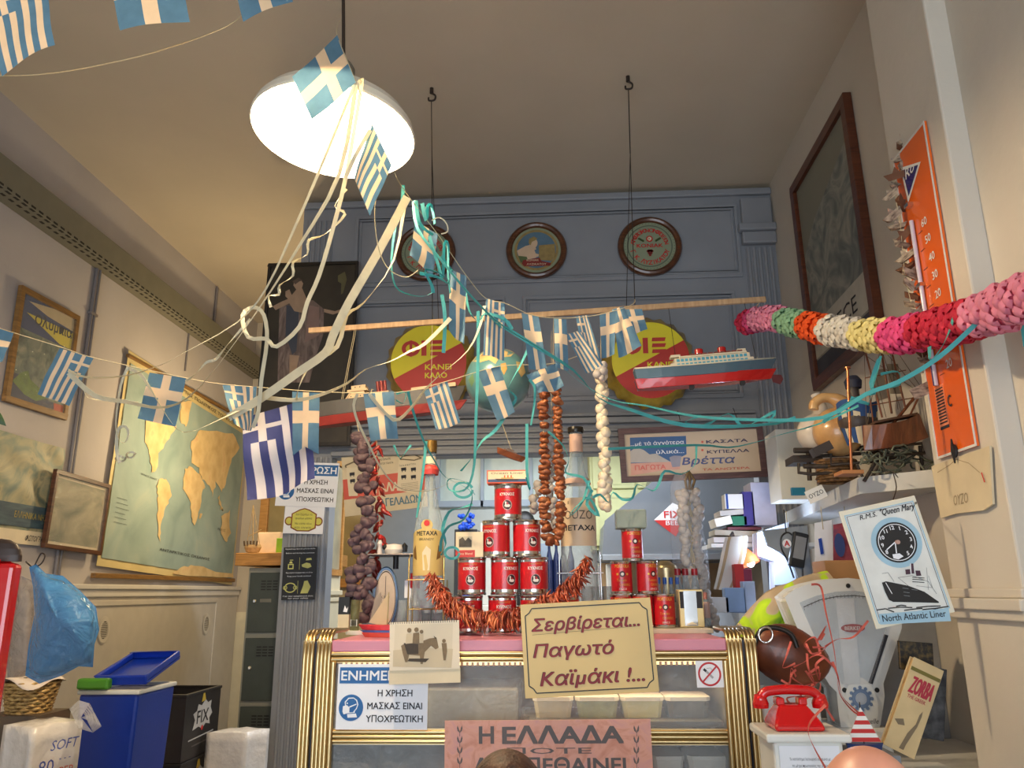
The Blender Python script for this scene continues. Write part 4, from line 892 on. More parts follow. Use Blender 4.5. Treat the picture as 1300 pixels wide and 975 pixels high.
# --- printed signs
BLU2 = mat('notice_blue', (28, 96, 160), .55, var=.03); NW = mat('notice_white', (236, 238, 244), .6, var=.02)
def mask_sign(F, w_, h, name_label):
    t = thing('mask_notice', name_label, 'sign', F.p(w_ / 2, 0, 0), 'mask notices')
    MB().fbox(F, 0, w_, 0, h, 0, .0015).build('sheet', NW, t)
    m = MB(); m.fbox(F, w_ * .02, w_ * .985, h * .70, h * .95, .0016, .0022, 0)
    m.disc(F, w_ * .16, h * .33, w_ * .135, .0024, 0, 32)
    m.text(F, 'ΕΝΗΜΕΡΩΣΗ', w_ * .5, h * .75, h * .155, w_ * .92, bold=.04, c=.003, mi=1)
    S = lambda P, mi, c: m.poly(F, [(w_ * (.16 + a * .13), h * .33 + w_ * b * .13) for a, b in P], c, mi)
    S([(-.25, .78), (.2, .8), (.5, .6), (.62, .25), (.5, -.1), (.35, -.25), (.35, -.4), (-.35, -.45), (-.5, .1), (-.55, .45)], 1, .0026); S([(-.2, .7), (.2, .72), (.42, .55), (.53, .22), (.42, -.08), (.28, -.22), (.2, -.35), (-.3, -.38), (-.42, .1), (-.46, .42)], 0, .0028)
    S([(-.68, .12), (-.35, .2), (-.12, .02), (-.12, -.4), (-.6, -.52), (-.7, -.3)], 1, .003); S([(-.15, .1), (.45, .32), (.46, .24), (-.12, .0)], 1, .003); S([(-.3, -.5), (.45, -.45), (.55, -.75), (-.25, -.78)], 1, .003); m.disc(F, w_ * (.16 - .042), h * .33 + w_ * .045, w_ * .008, .0032, 1, 10)
    for k, s_ in enumerate(('Η ΧΡΗΣΗ', 'ΜΑΣΚΑΣ ΕΙΝΑΙ', 'ΥΠΟΧΡΕΩΤΙΚΗ')): m.text(F, s_, w_ * .64, h * (.505 - .195 * k), h * .105, w_ * (.38, .60, .62)[k], bold=.03, c=.003, mi=2)
    m.build('printing', [BLU2, NW, DARKINK], t); return t
F = corners((431, 843), (545, 843), (426, 926), Y=2.69); mask_sign(F, F.w, F.h, 'white and blue mask notice stuck on the left of the display case glass')
F = corners((347, 586), (423, 588), (349, 642), Y=4.56); mask_sign(F, F.w, F.h, 'white and blue mask notice on the blue column, half behind the large flag')
# yellow mask notice & black poster on the column
F = corners((359, 642), (409, 643), (359, 677), Y=4.565); t = thing('mask_drawing_notice', 'white notice with a yellow face mask drawing on the blue column', 'sign', F.p(F.w / 2, 0))
MB().fbox(F, 0, F.w, 0, F.h, 0, .0015).build('sheet', NW, t); w_, h = F.w, F.h; m = MB()
for sx in (.13, .87): m.disc(F, w_ * sx, h * .45, w_ * .11, .002, 0, 20); m.disc(F, w_ * sx, h * .45, w_ * .08, .0024, 1, 20)
oct_ = [(.18, .2), (.35, .08), (.65, .08), (.82, .2), (.82, .72), (.62, .88), (.5, .93), (.38, .88), (.18, .72)]
m.poly(F, [(a * w_, b * h) for a, b in oct_], .003, 0); m.poly(F, [(w_ * (.5 + (a - .5) * .9), h * (.5 + (b - .5) * .9)) for a, b in oct_], .0034, 1)
for k, s_ in enumerate(('Δεν ξεχνάμε να', 'φοράμε μάσκα', 'Να είστε όλοι', 'και υγιείς')): m.text(F, s_, w_ * .5, h * (.66 - .14 * k - (.05 if k > 1 else 0)), h * .075, w_ * .42, c=.004, mi=2)
m.build('printing', [mat('notice_brown', (130, 70, 26), .6), mat('notice_yellow', (206, 200, 90), .6), DARKINK], t)
F = corners((360, 695), (402, 694), (357, 762), Y=4.562); t = thing('hygiene_poster', 'narrow black poster with yellow hygiene pictograms on the blue column', 'poster', F.p(F.w / 2, 0))
MB().fbox(F, 0, F.w, 0, F.h, 0, .0015).build('sheet', mat('poster_black', (26, 28, 32), .5, var=0), t); w_, h = F.w, F.h; m = MB()
for s_, b_, ww in (('Παρακαλούμε πριν και μετά την είσοδο', .955, .9), ('Before and during the entrance', .875, .85), ('Φροντίστε τα χέρια σας να είναι', .50, .8), ('Keep your hands sanitized', .435, .7), ('Για την ασφάλειά σας', .06, .9), ('for your safety', .02, .6)): m.text(F, s_, w_ * .5, h * b_, h * .024, w_ * ww, bold=.02, c=.002, mi=0)
m.fbox(F, w_ * .49, w_ * .5, h * .57, h * .8, .0016, .002, 1); m.fbox(F, w_ * .47, w_ * .48, h * .12, h * .36, .0016, .002, 1)
m.frame(F, w_ * .15, w_ * .32, h * .58, h * .68, .006, .0016, .002, 1); m.poly(F, [(w_ * .18, h * .69), (w_ * .29, h * .69), (w_ * .26, h * .73), (w_ * .21, h * .73)], .002, 1); m.fbox(F, w_ * .2, w_ * .3, h * .745, h * .76, .0016, .002, 1)
m.poly(F, [(w_ * .58, h * .62), (w_ * .75, h * .59), (w_ * .86, h * .62), (w_ * .82, h * .68), (w_ * .7, h * .7), (w_ * .56, h * .66)], .002, 1); m.poly(F, [(w_ * .68, h * .74), (w_ * .86, h * .75), (w_ * .84, h * .79), (w_ * .7, h * .78)], .002, 1)
m.ring(F, w_ * .25, h * .23, .028, .035, .002, 1, 20, .8); m.ring(F, w_ * .10, h * .23, .008, .012, .002, 1, 14); m.ring(F, w_ * .40, h * .23, .008, .012, .002, 1, 14)
m.poly(F, [(w_ * .56, h * .12), (w_ * .78, h * .12), (w_ * .86, h * .24), (w_ * .76, h * .36), (w_ * .66, h * .35), (w_ * .64, h * .27)], .002, 1)
m.build('printing', [NW, mat('pictogram_yellow', (206, 204, 120), .6)], t)
# --- yellow hand lettered sign
F = corners((657, 768), (822, 758.6), (667, 887), Y=2.60); F.n = F.u.cross(F.v)
t = thing('ice_cream_sign', 'cream sign with red hand lettering offering ice cream, leaning on the display counter', 'sign', F.p(F.w / 2, 0)); w_, h = F.w, F.h
MB().fbox(F, 0, w_, 0, h, -.006, 0).build('board', mat('sign_cream', (222, 192, 128), .5, var=.04, scale=5), t, bev=.001)
b_ = .014; k = .022
P = [(b_ + k, b_), (w_ - b_ - k, b_), (w_ - b_ - k * .6, b_ + k * .6), (w_ - b_, b_ + k), (w_ - b_, h - b_ - k), (w_ - b_ - k * .6, h - b_ - k * .6), (w_ - b_ - k, h - b_), (b_ + k, h - b_), (b_ + k * .6, h - b_ - k * .6), (b_, h - b_ - k), (b_, b_ + k), (b_ + k * .6, b_ + k * .6), (b_ + k, b_)]
m = MB(); m.line(F, P, .0035, .001); m.build('border', BLACK, t)
m = MB()
for s_, a, bb_, ww, hh in (('Σερβίρεται...', .08, .70, .82, .135), ('Παγωτό', .08, .42, .60, .14), ('Καϊμάκι !...', .12, .12, .78, .15)):
    m.text(F, s_, w_ * a - .0012, h * bb_ + .0012, h * hh, w_ * ww, 'l', shear=.28, bold=.035, c=.001, mi=0); m.text(F, s_, w_ * a, h * bb_, h * hh, w_ * ww, 'l', shear=.28, bold=.035, c=.0016, mi=1)
m.line(F, [(w_ * .08, h * .665), (w_ * .9, h * .70)], .0012, .001, 2); m.build('lettering', [DARKINK, mat('sign_crimson', (134, 24, 34), .55, var=.1), mat('pencil', (120, 100, 66), .7)], t)
MB().fbox(F, w_ * .1, w_ * .2, 0, h * .5, -.06, -.006).build('back_stand', PAPERC, t)
# --- desk calendar
F = corners((498, 790), (587, 787), (494, 869), Y=2.655); t = thing('desk_calendar', 'spiral calendar with a sepia photo of girls riding a donkey, on the counter edge', 'calendar', F.p(F.w / 2, 0)); w_, h = F.w, F.h
MB().fbox(F, 0, w_, 0, h * .23, .0, .004).build('stand_flap', PAPERC, t); MB().fbox(F, .002, w_ - .001, h * .22, h, .004, .0065).build('page', mat('calendar_page', (230, 216, 192), .6, var=.02), t)
m = MB()
for k in range(30): m.tube([F.p(w_ * (.03 + .032 * k), h - .006, .007), F.p(w_ * (.03 + .032 * k), h + .003, .0075), F.p(w_ * (.03 + .032 * k), h + .002, -.002)], .0009, 4)
m.build('spiral', WIRE, t)['kind'] = 'stuff'
SEP = [mat('sepia_light', (206, 188, 156), .6, var=.08), mat('sepia_mid', (128, 106, 76), .6, var=.15, scale=80), mat('sepia_dark', (64, 50, 34), .6, var=.15, scale=80), mat('sepia_pale', (220, 206, 180), .6, var=.04)]
q = lambda pts: pxs(F, pts, 420, 690, 6.964)
m = MB(); q2 = lambda pts: pxs(F, pts, 370, 770, 4.333)
m.poly(F, q2([(572, 100), (890, 92), (882, 336), (562, 330)]), .0068, 3); m.poly(F, q2([(562, 240), (700, 225), (890, 232), (882, 336), (560, 330)]), .007, 0)
D = [([(605, 215), (640, 195), (720, 190), (760, 175), (800, 170), (812, 225), (795, 235), (770, 215), (735, 250), (725, 315), (712, 315), (708, 270), (650, 265), (640, 305), (628, 305), (615, 260)], 1), ([(620, 200), (700, 205), (700, 260), (640, 262)], 2), ([(650, 285), (760, 285), (740, 305), (640, 300)], 2),
     ([(635, 150), (665, 148), (672, 200), (630, 205)], 0), ([(672, 145), (705, 142), (712, 200), (668, 202)], 1), ([(706, 150), (728, 152), (728, 200), (706, 200)], 0), ([(828, 200), (855, 200), (858, 245), (850, 295), (838, 295), (832, 240)], 1)]
for k, (P, mi) in enumerate(D): m.poly(F, q2(P), .0074 + .0002 * k, mi)
for x, y, r_ in ((651, 130, 12), (690, 127, 12), (718, 138, 10), (841, 188, 10)): a, bb_ = F.px(370 + x / 4.333, 770 + y / 4.333); m.disc(F, a, bb_, r_ * .00062, .009, 1, 12)
m.poly(F, q2([(785, 160), (800, 172), (792, 178)]), .0092, 2); m.build('sepia_photo', SEP, t)
MB().fbox(F, .01, w_ - .01, 0.0, .004, -.05, 0).build('back_flap', PAPERC, t)
# --- pink enamel style sign
F = corners((566, 915), (827, 913), (564, 1010), Y=2.58); t = thing('pink_sign', 'mottled pink sign with large grey capitals between two laurel branches', 'sign', F.p(F.w / 2, 0)); w_, h = F.w, F.h
MB().fbox(F, 0, w_, 0, h, -.004, 0).build('board', ramp_mat('pink_marble', [(.3, (196, 132, 112)), (.5, (216, 158, 140)), (.7, (206, 150, 146))], scale=14, dist=2), t)
INK = mat('sign_grey_ink', (92, 84, 84), .6, var=.05); q2 = lambda x, y: F.px(560 + x / 4.643, 900 + y / 4.643)
def T(s_, x0, x1, yt, yb, bold=.06):
    a, b0_ = q2(x0, yb); a1, b1_ = q2(x1, yt); m.text(F, s_, a, b0_, (b1_ - b0_) * .98, a1 - a, 'l', bold=bold, c=.001)
m = MB(); T('Η', 226, 308, 95, 203); T('ΕΛΛΑΔΑ', 365, 1068, 95, 203, .09); T('ΠΟΤΕ', 388, 886, 225, 265, .02); T('ΔΕΝ ΠΕΘΑΙΝΕΙ', 195, 1085, 282, 375, .06); m.build('capitals', INK, t)
def laurel(cx_, top, n):
    m = MB()
    for k in range(n):
        yy = top + 62 * k; a, b0_ = q2(cx_, yy + 62)
        for sx in (-1, 1):
            d = .0085 * sx; m.poly(F, [(a + sx * .0006, b0_), (a + sx * .0065, b0_ + .005), (a + sx * .0085, b0_ + .0135), (a + sx * .0068, b0_ + .021), (a + sx * .003, b0_ + .012)], .001)
        m.fbox(F, a - .0007, a + .0007, b0_ - .01, b0_ + .008, .0005, .001)
    m.build('laurel_branch', INK, t)['kind'] = 'stuff'
laurel(110, 78, 6); laurel(1152, 78, 6)
# --- no smoking
F = corners((884, 839), (918, 838.5), (885, 873), Y=2.69); t = thing('no_smoking_sign', 'small square white no smoking sticker on the right of the display case', 'sign', F.p(F.w / 2, 0)); w_ = F.w
MB().fbox(F, 0, w_, 0, F.h, 0, .0012).build('sticker', NW, t); m = MB(); m.ring(F, w_ / 2, F.h / 2, w_ * .36, w_ * .43, .0016, 0, 40)
c_ = (w_ / 2, F.h / 2); L = w_ * .37 * .707; m.line(F, [(c_[0] - w_ * .12, c_[1] + w_ * .1), (c_[0] + w_ * .12, c_[1] - w_ * .14)], w_ * .08, .0018, 2); m.line(F, [(c_[0] - w_ * .21, c_[1] + w_ * .18), (c_[0] - w_ * .12, c_[1] + w_ * .1)], w_ * .09, .002, 1); m.line(F, [(c_[0] - w_ * .1, c_[1] + w_ * .2), (c_[0] + w_ * .05, c_[1] + w_ * .22), (c_[0] + w_ * .12, c_[1] + w_ * .1)], w_ * .02, .002, 2)
m.line(F, [(c_[0] - L, c_[1] - L), (c_[0] + L, c_[1] + L)], w_ * .06, .0024, 0); m.build('symbol', [mat('ban_red', (190, 30, 40), .5), BLACK, mat('smoke_grey', (170, 170, 172), .6)], t)
# ================= things standing on the counter =================
class Cyl:
    "p(a, b, c): arc length a round a standing cylinder, height b, stand-off c"
    def __init__(s, c, r, phi=0): s.c = V(c); s.r = r; s.phi = phi
    def p(s, a, b, c=0): t = s.phi + a / s.r; return s.c + V(((s.r + c) * math.sin(t), -(s.r + c) * math.cos(t), b))
CANR = mat('can_red', (188, 24, 34), .3, var=.04, coat=.3); TINP = mat('tin_plate', (206, 204, 200), .2, 1, var=.05)
LABW = mat('label_white', (226, 222, 214), .5, var=0); LABD = mat('label_dark', (60, 30, 34), .5, var=0); LABY = mat('label_gold', (206, 160, 60), .4, var=0)
def big_can(c, r, h, phi, lab, style='swan'):
    c = V(c); t = thing('food_tin' if style == 'swan' else 'tomato_tin', lab, 'tin', c, 'red swan tins in a pyramid' if style == 'swan' else 'red portrait tins')
    MB().lathe([(r * .97, .002), (r * .97, h - .002)], c, 28).build('body', CANR, t)
    MB().lathe([(0, .002), (r * .93, .002), (r, 0), (r * 1.015, .004), (r * .975, .010)], c, 28).build('bottom_rim', TINP, t); MB().lathe([(r * .975, h - .010), (r * 1.015, h - .004), (r, h), (r * .93, h - .003), (0, h - .004)], c, 28).build('top_rim', TINP, t)
    if style == 'swan':
        for za, zb_ in ((.010, .020), (h - .018, h - .010)): MB().lathe([(r * .972, za), (r * .972, zb_)], c, 28).build('silver_band', TINP, t)
    F = Cyl(c, r * .973, phi); m = MB()
    if style == 'swan':
        m.text(F, 'ΚΥΚΝΟΣ', 0, h * .66, h * .085, r * 1.05, bold=.05, c=.0006, mi=0)
        m.disc(F, 0, h * .40, r * .33, .0005, 3, 20, r * .36); m.disc(F, 0, h * .40, r * .29, .0008, 1, 20, r * .32)
        m.poly(F, [(r * a, h * .40 + r * b) for a, b in ((-.2, -.08), (-.08, -.16), (.14, -.16), (.22, -.02), (.1, .04), (-.02, .0), (-.08, .1), (-.04, .18), (-.1, .24), (-.17, .2), (-.14, .1), (-.15, .0))], .0012, 0)
        m.line(F, [(-r * .6, h * .86), (r * .6, h * .86)], .0012, .0006, 2); m.line(F, [(-r * .6, h * .58), (r * .6, h * .58)], .001, .0006, 2); m.text(F, 'ΤΟΜΑΤΟΠΕΛΤΕΣ', 0, h * .80, h * .035, r * .9, c=.0006, mi=2); m.line(F, [(r * 1.3, h * .12), (r * 1.3, h * .86)], .0008, .0006, 2)
    else:
        m.text(F, 'PORTOLA', 0, h * .80, h * .10, r * 1.35, bold=.03, c=.0006, mi=2); m.disc(F, 0, h * .60, r * .26, .0005, 1, 18); m.disc(F, 0, h * .60, r * .14, .0009, 0, 14)
        for sx in (-1, 1): m.disc(F, sx * r * .45, h * .60, r * .11, .0006, 2, 8)
        m.text(F, 'Tomato', -r * .1, h * .38, h * .08, r * .9, shear=.2, c=.0006, mi=2); m.text(F, 'CANNING', r * .2, h * .24, h * .08, r * 1.0, c=.0006, mi=2); m.text(F, 'SINCE', 0, h * .12, h * .06, r * .7, c=.0006, mi=0)
    m.build('label_print', [LABW, LABD, LABY, mat('label_silver', (190, 180, 176), .4)], t); return t
Yc = 3.05
def can_at(cx, yt, yb, Y, px_w, phi, lab, style='swan', z=None):
    b_ = A(cx, yb, Y); zt = A(cx, yt, Y).z; r = px_w / 2 / FPX * Y * 1.0; zz = b_.z if z is None else z
    return big_can((b_.x, Y, zz), r, zt - zz, phi, lab, style), zt
hc = .137; rc = .0545; xs0 = A(640, 780, Yc).x
lv = [CT + .002 + k * (hc + .0015) for k in range(4)]
X3 = [A(x, 740, Yc).x for x in (599, 641, 678)]; X2 = [A(630, 700, Yc).x, A(669, 700, Yc).x]; X1 = A(645, 655, Yc).x
for k, x in enumerate((X3[0] - .012, X3[1] - .01, X3[2], X3[2] + .115)): big_can((x, Yc, lv[0]), rc, hc, (0, .2, 0, 0)[k], 'red swan tin behind the chilli garland in the bottom row, %s' % ('left', 'second from left', 'third, beside the cream sign', 'rightmost, behind the cream sign')[k])
for k, x in enumerate(X3): big_can((x, Yc, lv[1]), rc, hc, (0, .55, .15)[k], 'red swan tin in the row of three, %s' % ('left', 'middle', 'right')[k])
for k, x in enumerate(X2): big_can((x, Yc, lv[2]), rc, hc, (-.45, .5)[k], 'red swan tin in the upper row of two, %s' % ('left', 'right')[k])
big_can((X1, Yc, lv[3]), rc, hc, 0, 'red swan tin on top of the pyramid under the small ship box')
def small_box(F, w_, h, d, name, lab, cat, face, side, marks=None):
    t = thing(name, lab, cat, F.p(w_ / 2, 0, -d / 2)); MB().fbox(F, 0, w_, 0, h, -d, 0).build('box', side, t, bev=.001)
    m = MB(); marks(m, F, w_, h); m.build('printing', face, t); return t
tz = lv[3] + hc; F = Frame((X1 - .078, Yc - .05, tz + .001), (1, 0, 0), (0, 0, 1))
def mk(m, F, w, h):
    m.frame(F, 0, w, 0, h, .004, .0002, .001, 0); m.fbox(F, .004, w - .004, .004, h * .3, .0002, .001, 1); m.fbox(F, .004, w - .004, h * .3, h - .004, .0002, .001, 2)
    m.poly(F, [(w * .2, h * .34), (w * .8, h * .3), (w * .76, h * .2), (w * .26, h * .2)], .0014, 3); m.fbox(F, w * .35, w * .65, h * .34, h * .42, .001, .0014, 4)
    for x in (.42, .5, .58): m.fbox(F, w * x, w * (x + .03), h * .42, h * .6, .001, .0014, 0)
    m.text(F, 'Ocean Liner', w * .5, h * .7, h * .16, w * .8, c=.0014, mi=3)
small_box(F, .158, .05, .07, 'toy_box', 'small orange-edged box with a ship picture on the topmost tin', 'box', [mat('box_orange', (216, 84, 40), .5), mat('box_navy', (40, 70, 110), .5), mat('box_cream', (226, 206, 170), .5), mat('box_brown', (60, 36, 30), .5), LABY], mat('box_orange_side', (200, 90, 50), .6), mk)
tz = lv[1] + hc; a = A(579, 717, Yc - .03); F = Frame((a.x, Yc - .045, tz + .001), (1, 0, 0), (0, 0, 1))
def mk(m, F, w, h):
    m.fbox(F, 0, w * .7, 0, h * .28, .0002, .001, 0); m.fbox(F, 0, w * .7, h * .28, h, .0002, .0008, 1); m.fbox(F, w * .1, w * .6, h * .36, h * .82, .0006, .001, 2)
    m.poly(F, [(w * .12, h * .4), (w * .12, h * .7), (w * .25, h * .8), (w * .35, h * .65), (w * .45, h * .78), (w * .58, h * .66), (w * .58, h * .4)], .0014, 3); m.text(F, 'Fine Blend', w * .36, h * .1, h * .09, w * .5, c=.0014, mi=1)
small_box(F, .104, .094, .06, 'tea_box', 'small cream and red box with a village engraving on the left tin', 'box', [mat('tea_red', (186, 50, 44), .5), PAPERC, mat('engraving_bg', (196, 186, 160), .6), mat('engraving_ink', (66, 60, 50), .6, var=.3, scale=90)], PAPERC, mk)
# portrait tins
Yp = 3.12; rp = .042; hp = .121; L0, L1, L2 = [CT + .018 + k * (hp + .0015) for k in range(3)]
for k, (x, l) in enumerate(((789, 'red portrait tin hidden behind the cream sign, far left of its row'), (816, 'red portrait tin mostly behind the cream sign, middle of its row'), (843.5, 'red portrait tin standing free at the right end of the counter row'))): big_can((A(x, 780, Yp).x, Yp, L0), rp, hp, 0, l, 'p')
big_can((A(789.5, 740, Yp).x, Yp, L1), rp, hp, 0, 'red portrait tin in the middle tier, left', 'p'); big_can((A(822, 740, Yp).x, Yp, L1), rp, hp, .5, 'red portrait tin in the middle tier, right', 'p')
xt = A(803, 700, Yp).x; big_can((xt, Yp, L2), rp, hp, .2, 'red portrait tin on the top tier under the green packet', 'p')
t = thing('wrapped_packet', 'dark green cellophane-wrapped packet on the topmost portrait tin', 'packet', (xt, Yp, L2 + hp)); MB().b2((xt - .06, Yp - .04, L2 + hp + .001), (xt + .055, Yp + .04, L2 + hp + .072)).build('packet', mat('packet_green', (92, 108, 84), .4, var=.1), t, bev=.004)
MB().b2((xt - .062, Yp - .043, L2 + hp + .0005), (xt + .057, Yp + .043, L2 + hp + .074)).build('cellophane', film('cellophane', (220, 230, 225), .25, .08), t, bev=.006)
tr0, tr1 = A(775, 805, 3.0), A(906, 803, 3.0); tag(MB().b2((tr0.x, 3.0, CT), (tr1.x, 3.28, CT + .016)).build('tray_board', mat('board_cream', (206, 196, 176), .5), bev=.002), 'cream board under the tins and bottles at the right of the counter', 'board')
# glassware materials
BG_ = film('bottle_glass', (200, 216, 220), .22, .04, .85); WTR = film('water_glass', (180, 196, 204), .35, .05, .85)
def bottle(c, r, h, neck, name, lab, cat, glass, extra=None, capm=None, caph=.03, shoulder=.55, necktop=1.0):
    c = V(c); t = thing(name, lab, cat, c)
    pr = [(0, 0), (r * .9, 0), (r, .01), (r, h * shoulder), (r * .93, h * (shoulder + .06)), (r * .72, h * (shoulder + .14)), (neck * 1.15, h * (shoulder + .27)), (neck, h * (shoulder + .33)), (neck, h - caph)]
    MB().lathe(pr, c, 28).build('glass', glass, t)
    if capm: MB().lathe([(neck * 1.25, h - caph), (neck * 1.3, h - caph * .5), (neck * 1.25, h), (0, h)], c, 20).build('cap', capm, t)
    return t
def px_bottle(cx, yt, yb, Y, pw, neckpx, *a, **k):
    b_ = A(cx, yb, Y); return bottle((b_.x, Y, b_.z), pw / 2 / FPX * Y, A(cx, yt, Y).z - b_.z, neckpx / 2 / FPX * Y, *a, **k), V((b_.x, Y, b_.z)), pw / 2 / FPX * Y
LC1 = mat('brandy_label', (206, 180, 110), .5, var=.06)
bz_ = CT + .001
b0 = A(547, 560, 3.22); 
t = bottle((b0.x, 3.22, bz_ + .09), .062, b0.z - bz_ - .09, .021, 'brandy_bottle', 'very large brandy bottle with gold label and red seal, left of the tins', 'bottle', BG_, capm=mat('cap_gilt', (150, 116, 60), .35, .8), caph=.05, shoulder=.42)
Fb = Cyl((b0.x, 3.22, 0), .063); z0, z1 = A(547, 731, 3.22).z, A(547, 672, 3.22).z; m = MB()
m.grid(lambda u, v: Fb.p((u - .5) * .17, z0 + (z1 - z0) * v * (1 - .12 * (2 * u - 1) ** 2 * v)), 16, 4)
m.disc(Fb, 0, z1 + .012, .024, .0006, 0, 20, .024)
m.text(Fb, 'ΜΕΤΑΧΑ', 0, z1 - .028, .018, .088, bold=.04, c=.001, mi=1); m.text(Fb, 'BRANDY', 0, z1 - .048, .010, .06, c=.001, mi=1)
for sx in (-1, 1): m.poly(Fb, [(sx * .042, z0 + .06), (sx * .062, z0 + .07), (sx * .066, z0 + .10), (sx * .05, z0 + .12), (sx * .046, z0 + .09)], .001, 2)
m.poly(Fb, [(-.012, z0 + .02), (.014, z0 + .02), (.018, z0 + .10), (0, z0 + .115), (-.016, z0 + .09)], .001, 3); m.fbox(Fb, -.083, .083, z0, z0 + .006, .0, .001, 2); m.disc(Fb, 0, z1 + .02, .012, .001, 4, 12)
m.build('label', [LC1, DARKINK, mat('label_bronze', (120, 86, 40), .5), PAPERC, RED], t)
m = MB(); zz = A(547, 597, 3.22).z; m.lathe([(.034, -.02), (.038, 0), (.033, .012), (.024, .02)], (b0.x, 3.22, zz), 20); m.build('red_seal', mat('seal_red', (206, 70, 62), .5), t); MB().lathe([(.025, 0), (.024, .03)], (b0.x, 3.22, zz + .025), 16).build('neck_label', PAPERC, t)
t2 = thing('bottle_stand', 'thin brass wire stand holding the large brandy bottle', 'stand', (b0.x, 3.22, CT)); m = MB()
for sx in (-1, 1):
    m.tube([(b0.x + sx * .07, 3.17, CT + .003), (b0.x + sx * .07, 3.17, CT + .28), (b0.x + sx * .07, 3.2, CT + .3)], .003, 6)
    m.tube([(b0.x + sx * .07, 3.27, CT + .003), (b0.x + sx * .07, 3.27, CT + .2)], .003, 6)
m.tube([(b0.x - .07, 3.17, CT + .088), (b0.x + .07, 3.17, CT + .088), (b0.x + .07, 3.27, CT + .088), (b0.x - .07, 3.27, CT + .088), (b0.x - .07, 3.17, CT + .088)], .003, 6)
m.tube([(b0.x - .075, 3.155, CT + .2), (b0.x + .075, 3.155, CT + .2)], .0025, 6)
m.build('wire', mat('brass_wire', (170, 150, 100), .3, .8), t2)
# ouzo
b1 = A(730.5, 543, 3.22); ro = .072
t = bottle((b1.x, 3.22, bz_ + .09), ro, b1.z - bz_ - .09, .026, 'ouzo_bottle', 'very large clear ouzo bottle with cream label and black cap, right of the tins', 'bottle', BG_, capm=mat('cap_black_gold', (40, 36, 30), .3, .3), caph=.022, shoulder=.52)
Fb = Cyl((b1.x, 3.22, 0), ro + .0008); z0, z1 = A(742, 694, 3.22).z, A(742, 634, 3.22).z; m = MB()
m.grid(lambda u, v: Fb.p((u - .5) * .2, z0 + (z1 - z0) * v), 16, 2); m.text(Fb, 'OUZO', 0, z0 + .105, .036, .12, c=.001, mi=1, bold=.0); m.text(Fb, 'ΜΕΤΑΧΑ', 0, z0 + .06, .022, .15, bold=.05, c=.001, mi=2)
m.poly(Fb, [(-.085, z1 - .03), (-.04, z1 - .012), (-.04, z1 - .024), (-.085, z1 - .042)], .001, 3); m.poly(Fb, [(.085, z1 - .03), (.04, z1 - .012), (.04, z1 - .024), (.085, z1 - .042)], .001, 3); m.line(Fb, [(-.09, z0 + .012), (.09, z0 + .012)], .002, .001, 1)
m.build('label', [mat('ouzo_label', (214, 190, 156), .5, var=.04), mat('label_grey', (96, 84, 74), .5), DARKINK, mat('label_olive', (100, 86, 50), .5)], t)
MB().lathe([(.0275, 0), (.0275, .075)], (b1.x, 3.22, b1.z - .105), 20).build('neck_label', mat('neck_pink', (206, 170, 150), .5), t)
Fn = Cyl((b1.x, 3.22, 0), .056); zn = A(742, 612, 3.22).z; MB().lathe([(.058, 0), (.050, .022)], (b1.x, 3.22, zn - .01), 20).build('shoulder_label', MC['neck_pink'], t)
t2 = thing('bottle_stand', 'thin wire stand holding the large ouzo bottle', 'stand', (b1.x, 3.22, CT)); m = MB()
for sx in (-1, 1):
    m.tube([(b1.x + sx * .082, 3.16, CT + .003), (b1.x + sx * .08, 3.16, CT + .3)], .003, 6); m.tube([(b1.x + sx * .082, 3.28, CT + .003), (b1.x + sx * .08, 3.28, CT + .25)], .003, 6)
m.tube([(b1.x - .08, 3.16, CT + .088), (b1.x + .08, 3.16, CT + .088), (b1.x + .08, 3.28, CT + .088), (b1.x - .08, 3.28, CT + .088), (b1.x - .08, 3.16, CT + .088)], .003, 6); m.tube([(b1.x - .09, 3.145, CT + .22), (b1.x + .09, 3.145, CT + .22)], .0025, 6)
m.build('wire', CHROME, t2)
# small bottles and shakers at the right
LSM = mat('small_label', (206, 206, 200), .5, var=0)
def mini(cx, yt, yb, Y, pw, capm, lab, label=None, glass=None):
    b_ = A(cx, yb, Y); zz = CT + .017; t = bottle((b_.x, Y, zz), pw / 2 / FPX * Y, A(cx, yt, Y).z - zz, pw / 2 / FPX * Y * .42, 'small_bottle', lab, 'bottle', glass or WTR, capm=capm, caph=.026, shoulder=.5)
    t['group'] = 'small bottles at the right end of the counter'
    if label:
        c_ = Cyl((b_.x, Y, 0), pw / 2 / FPX * Y + .0008); MB().grid(lambda u, v: c_.p((u - .5) * .06, zz + .03 + .06 * v), 8, 1).build('label', label, t)
BLC = mat('cap_blue', (40, 90, 170), .4); RDC = mat('cap_dark_red', (150, 22, 34), .35)
for k, x in enumerate((839, 847, 855, 863)): mini(x, 733, 795, 3.25 + .012 * (k % 2), 9, BLC, 'small clear bottle with blue cap, %s' % ('leftmost of the blue-capped row', 'second of the blue-capped row', 'third of the blue-capped row', 'last of the blue-capped row beside the glass-fronted tin')[k], LSM if k > 1 else None)
for k, x in enumerate((864, 874, 886)): mini(x, 722, 794, 3.32, 15, RDC, 'clear bottle with broad dark red cap, %s' % ('left of the three', 'middle of the three', 'right of the three')[k])
mini(898, 752, 797, 3.22, 9, mat('cap_pinkish', (176, 110, 100), .5), 'slim pinkish bottle at the right of the glass-fronted tin', mat('pinkish_label', (186, 150, 140), .5))
c = A(846, 735, 3.4); t = thing('steel_pot', 'squat domed brass-coloured pot above the blue-capped bottles', 'pot', (c.x, 3.42, CT)); zt = A(846, 712, 3.42).z
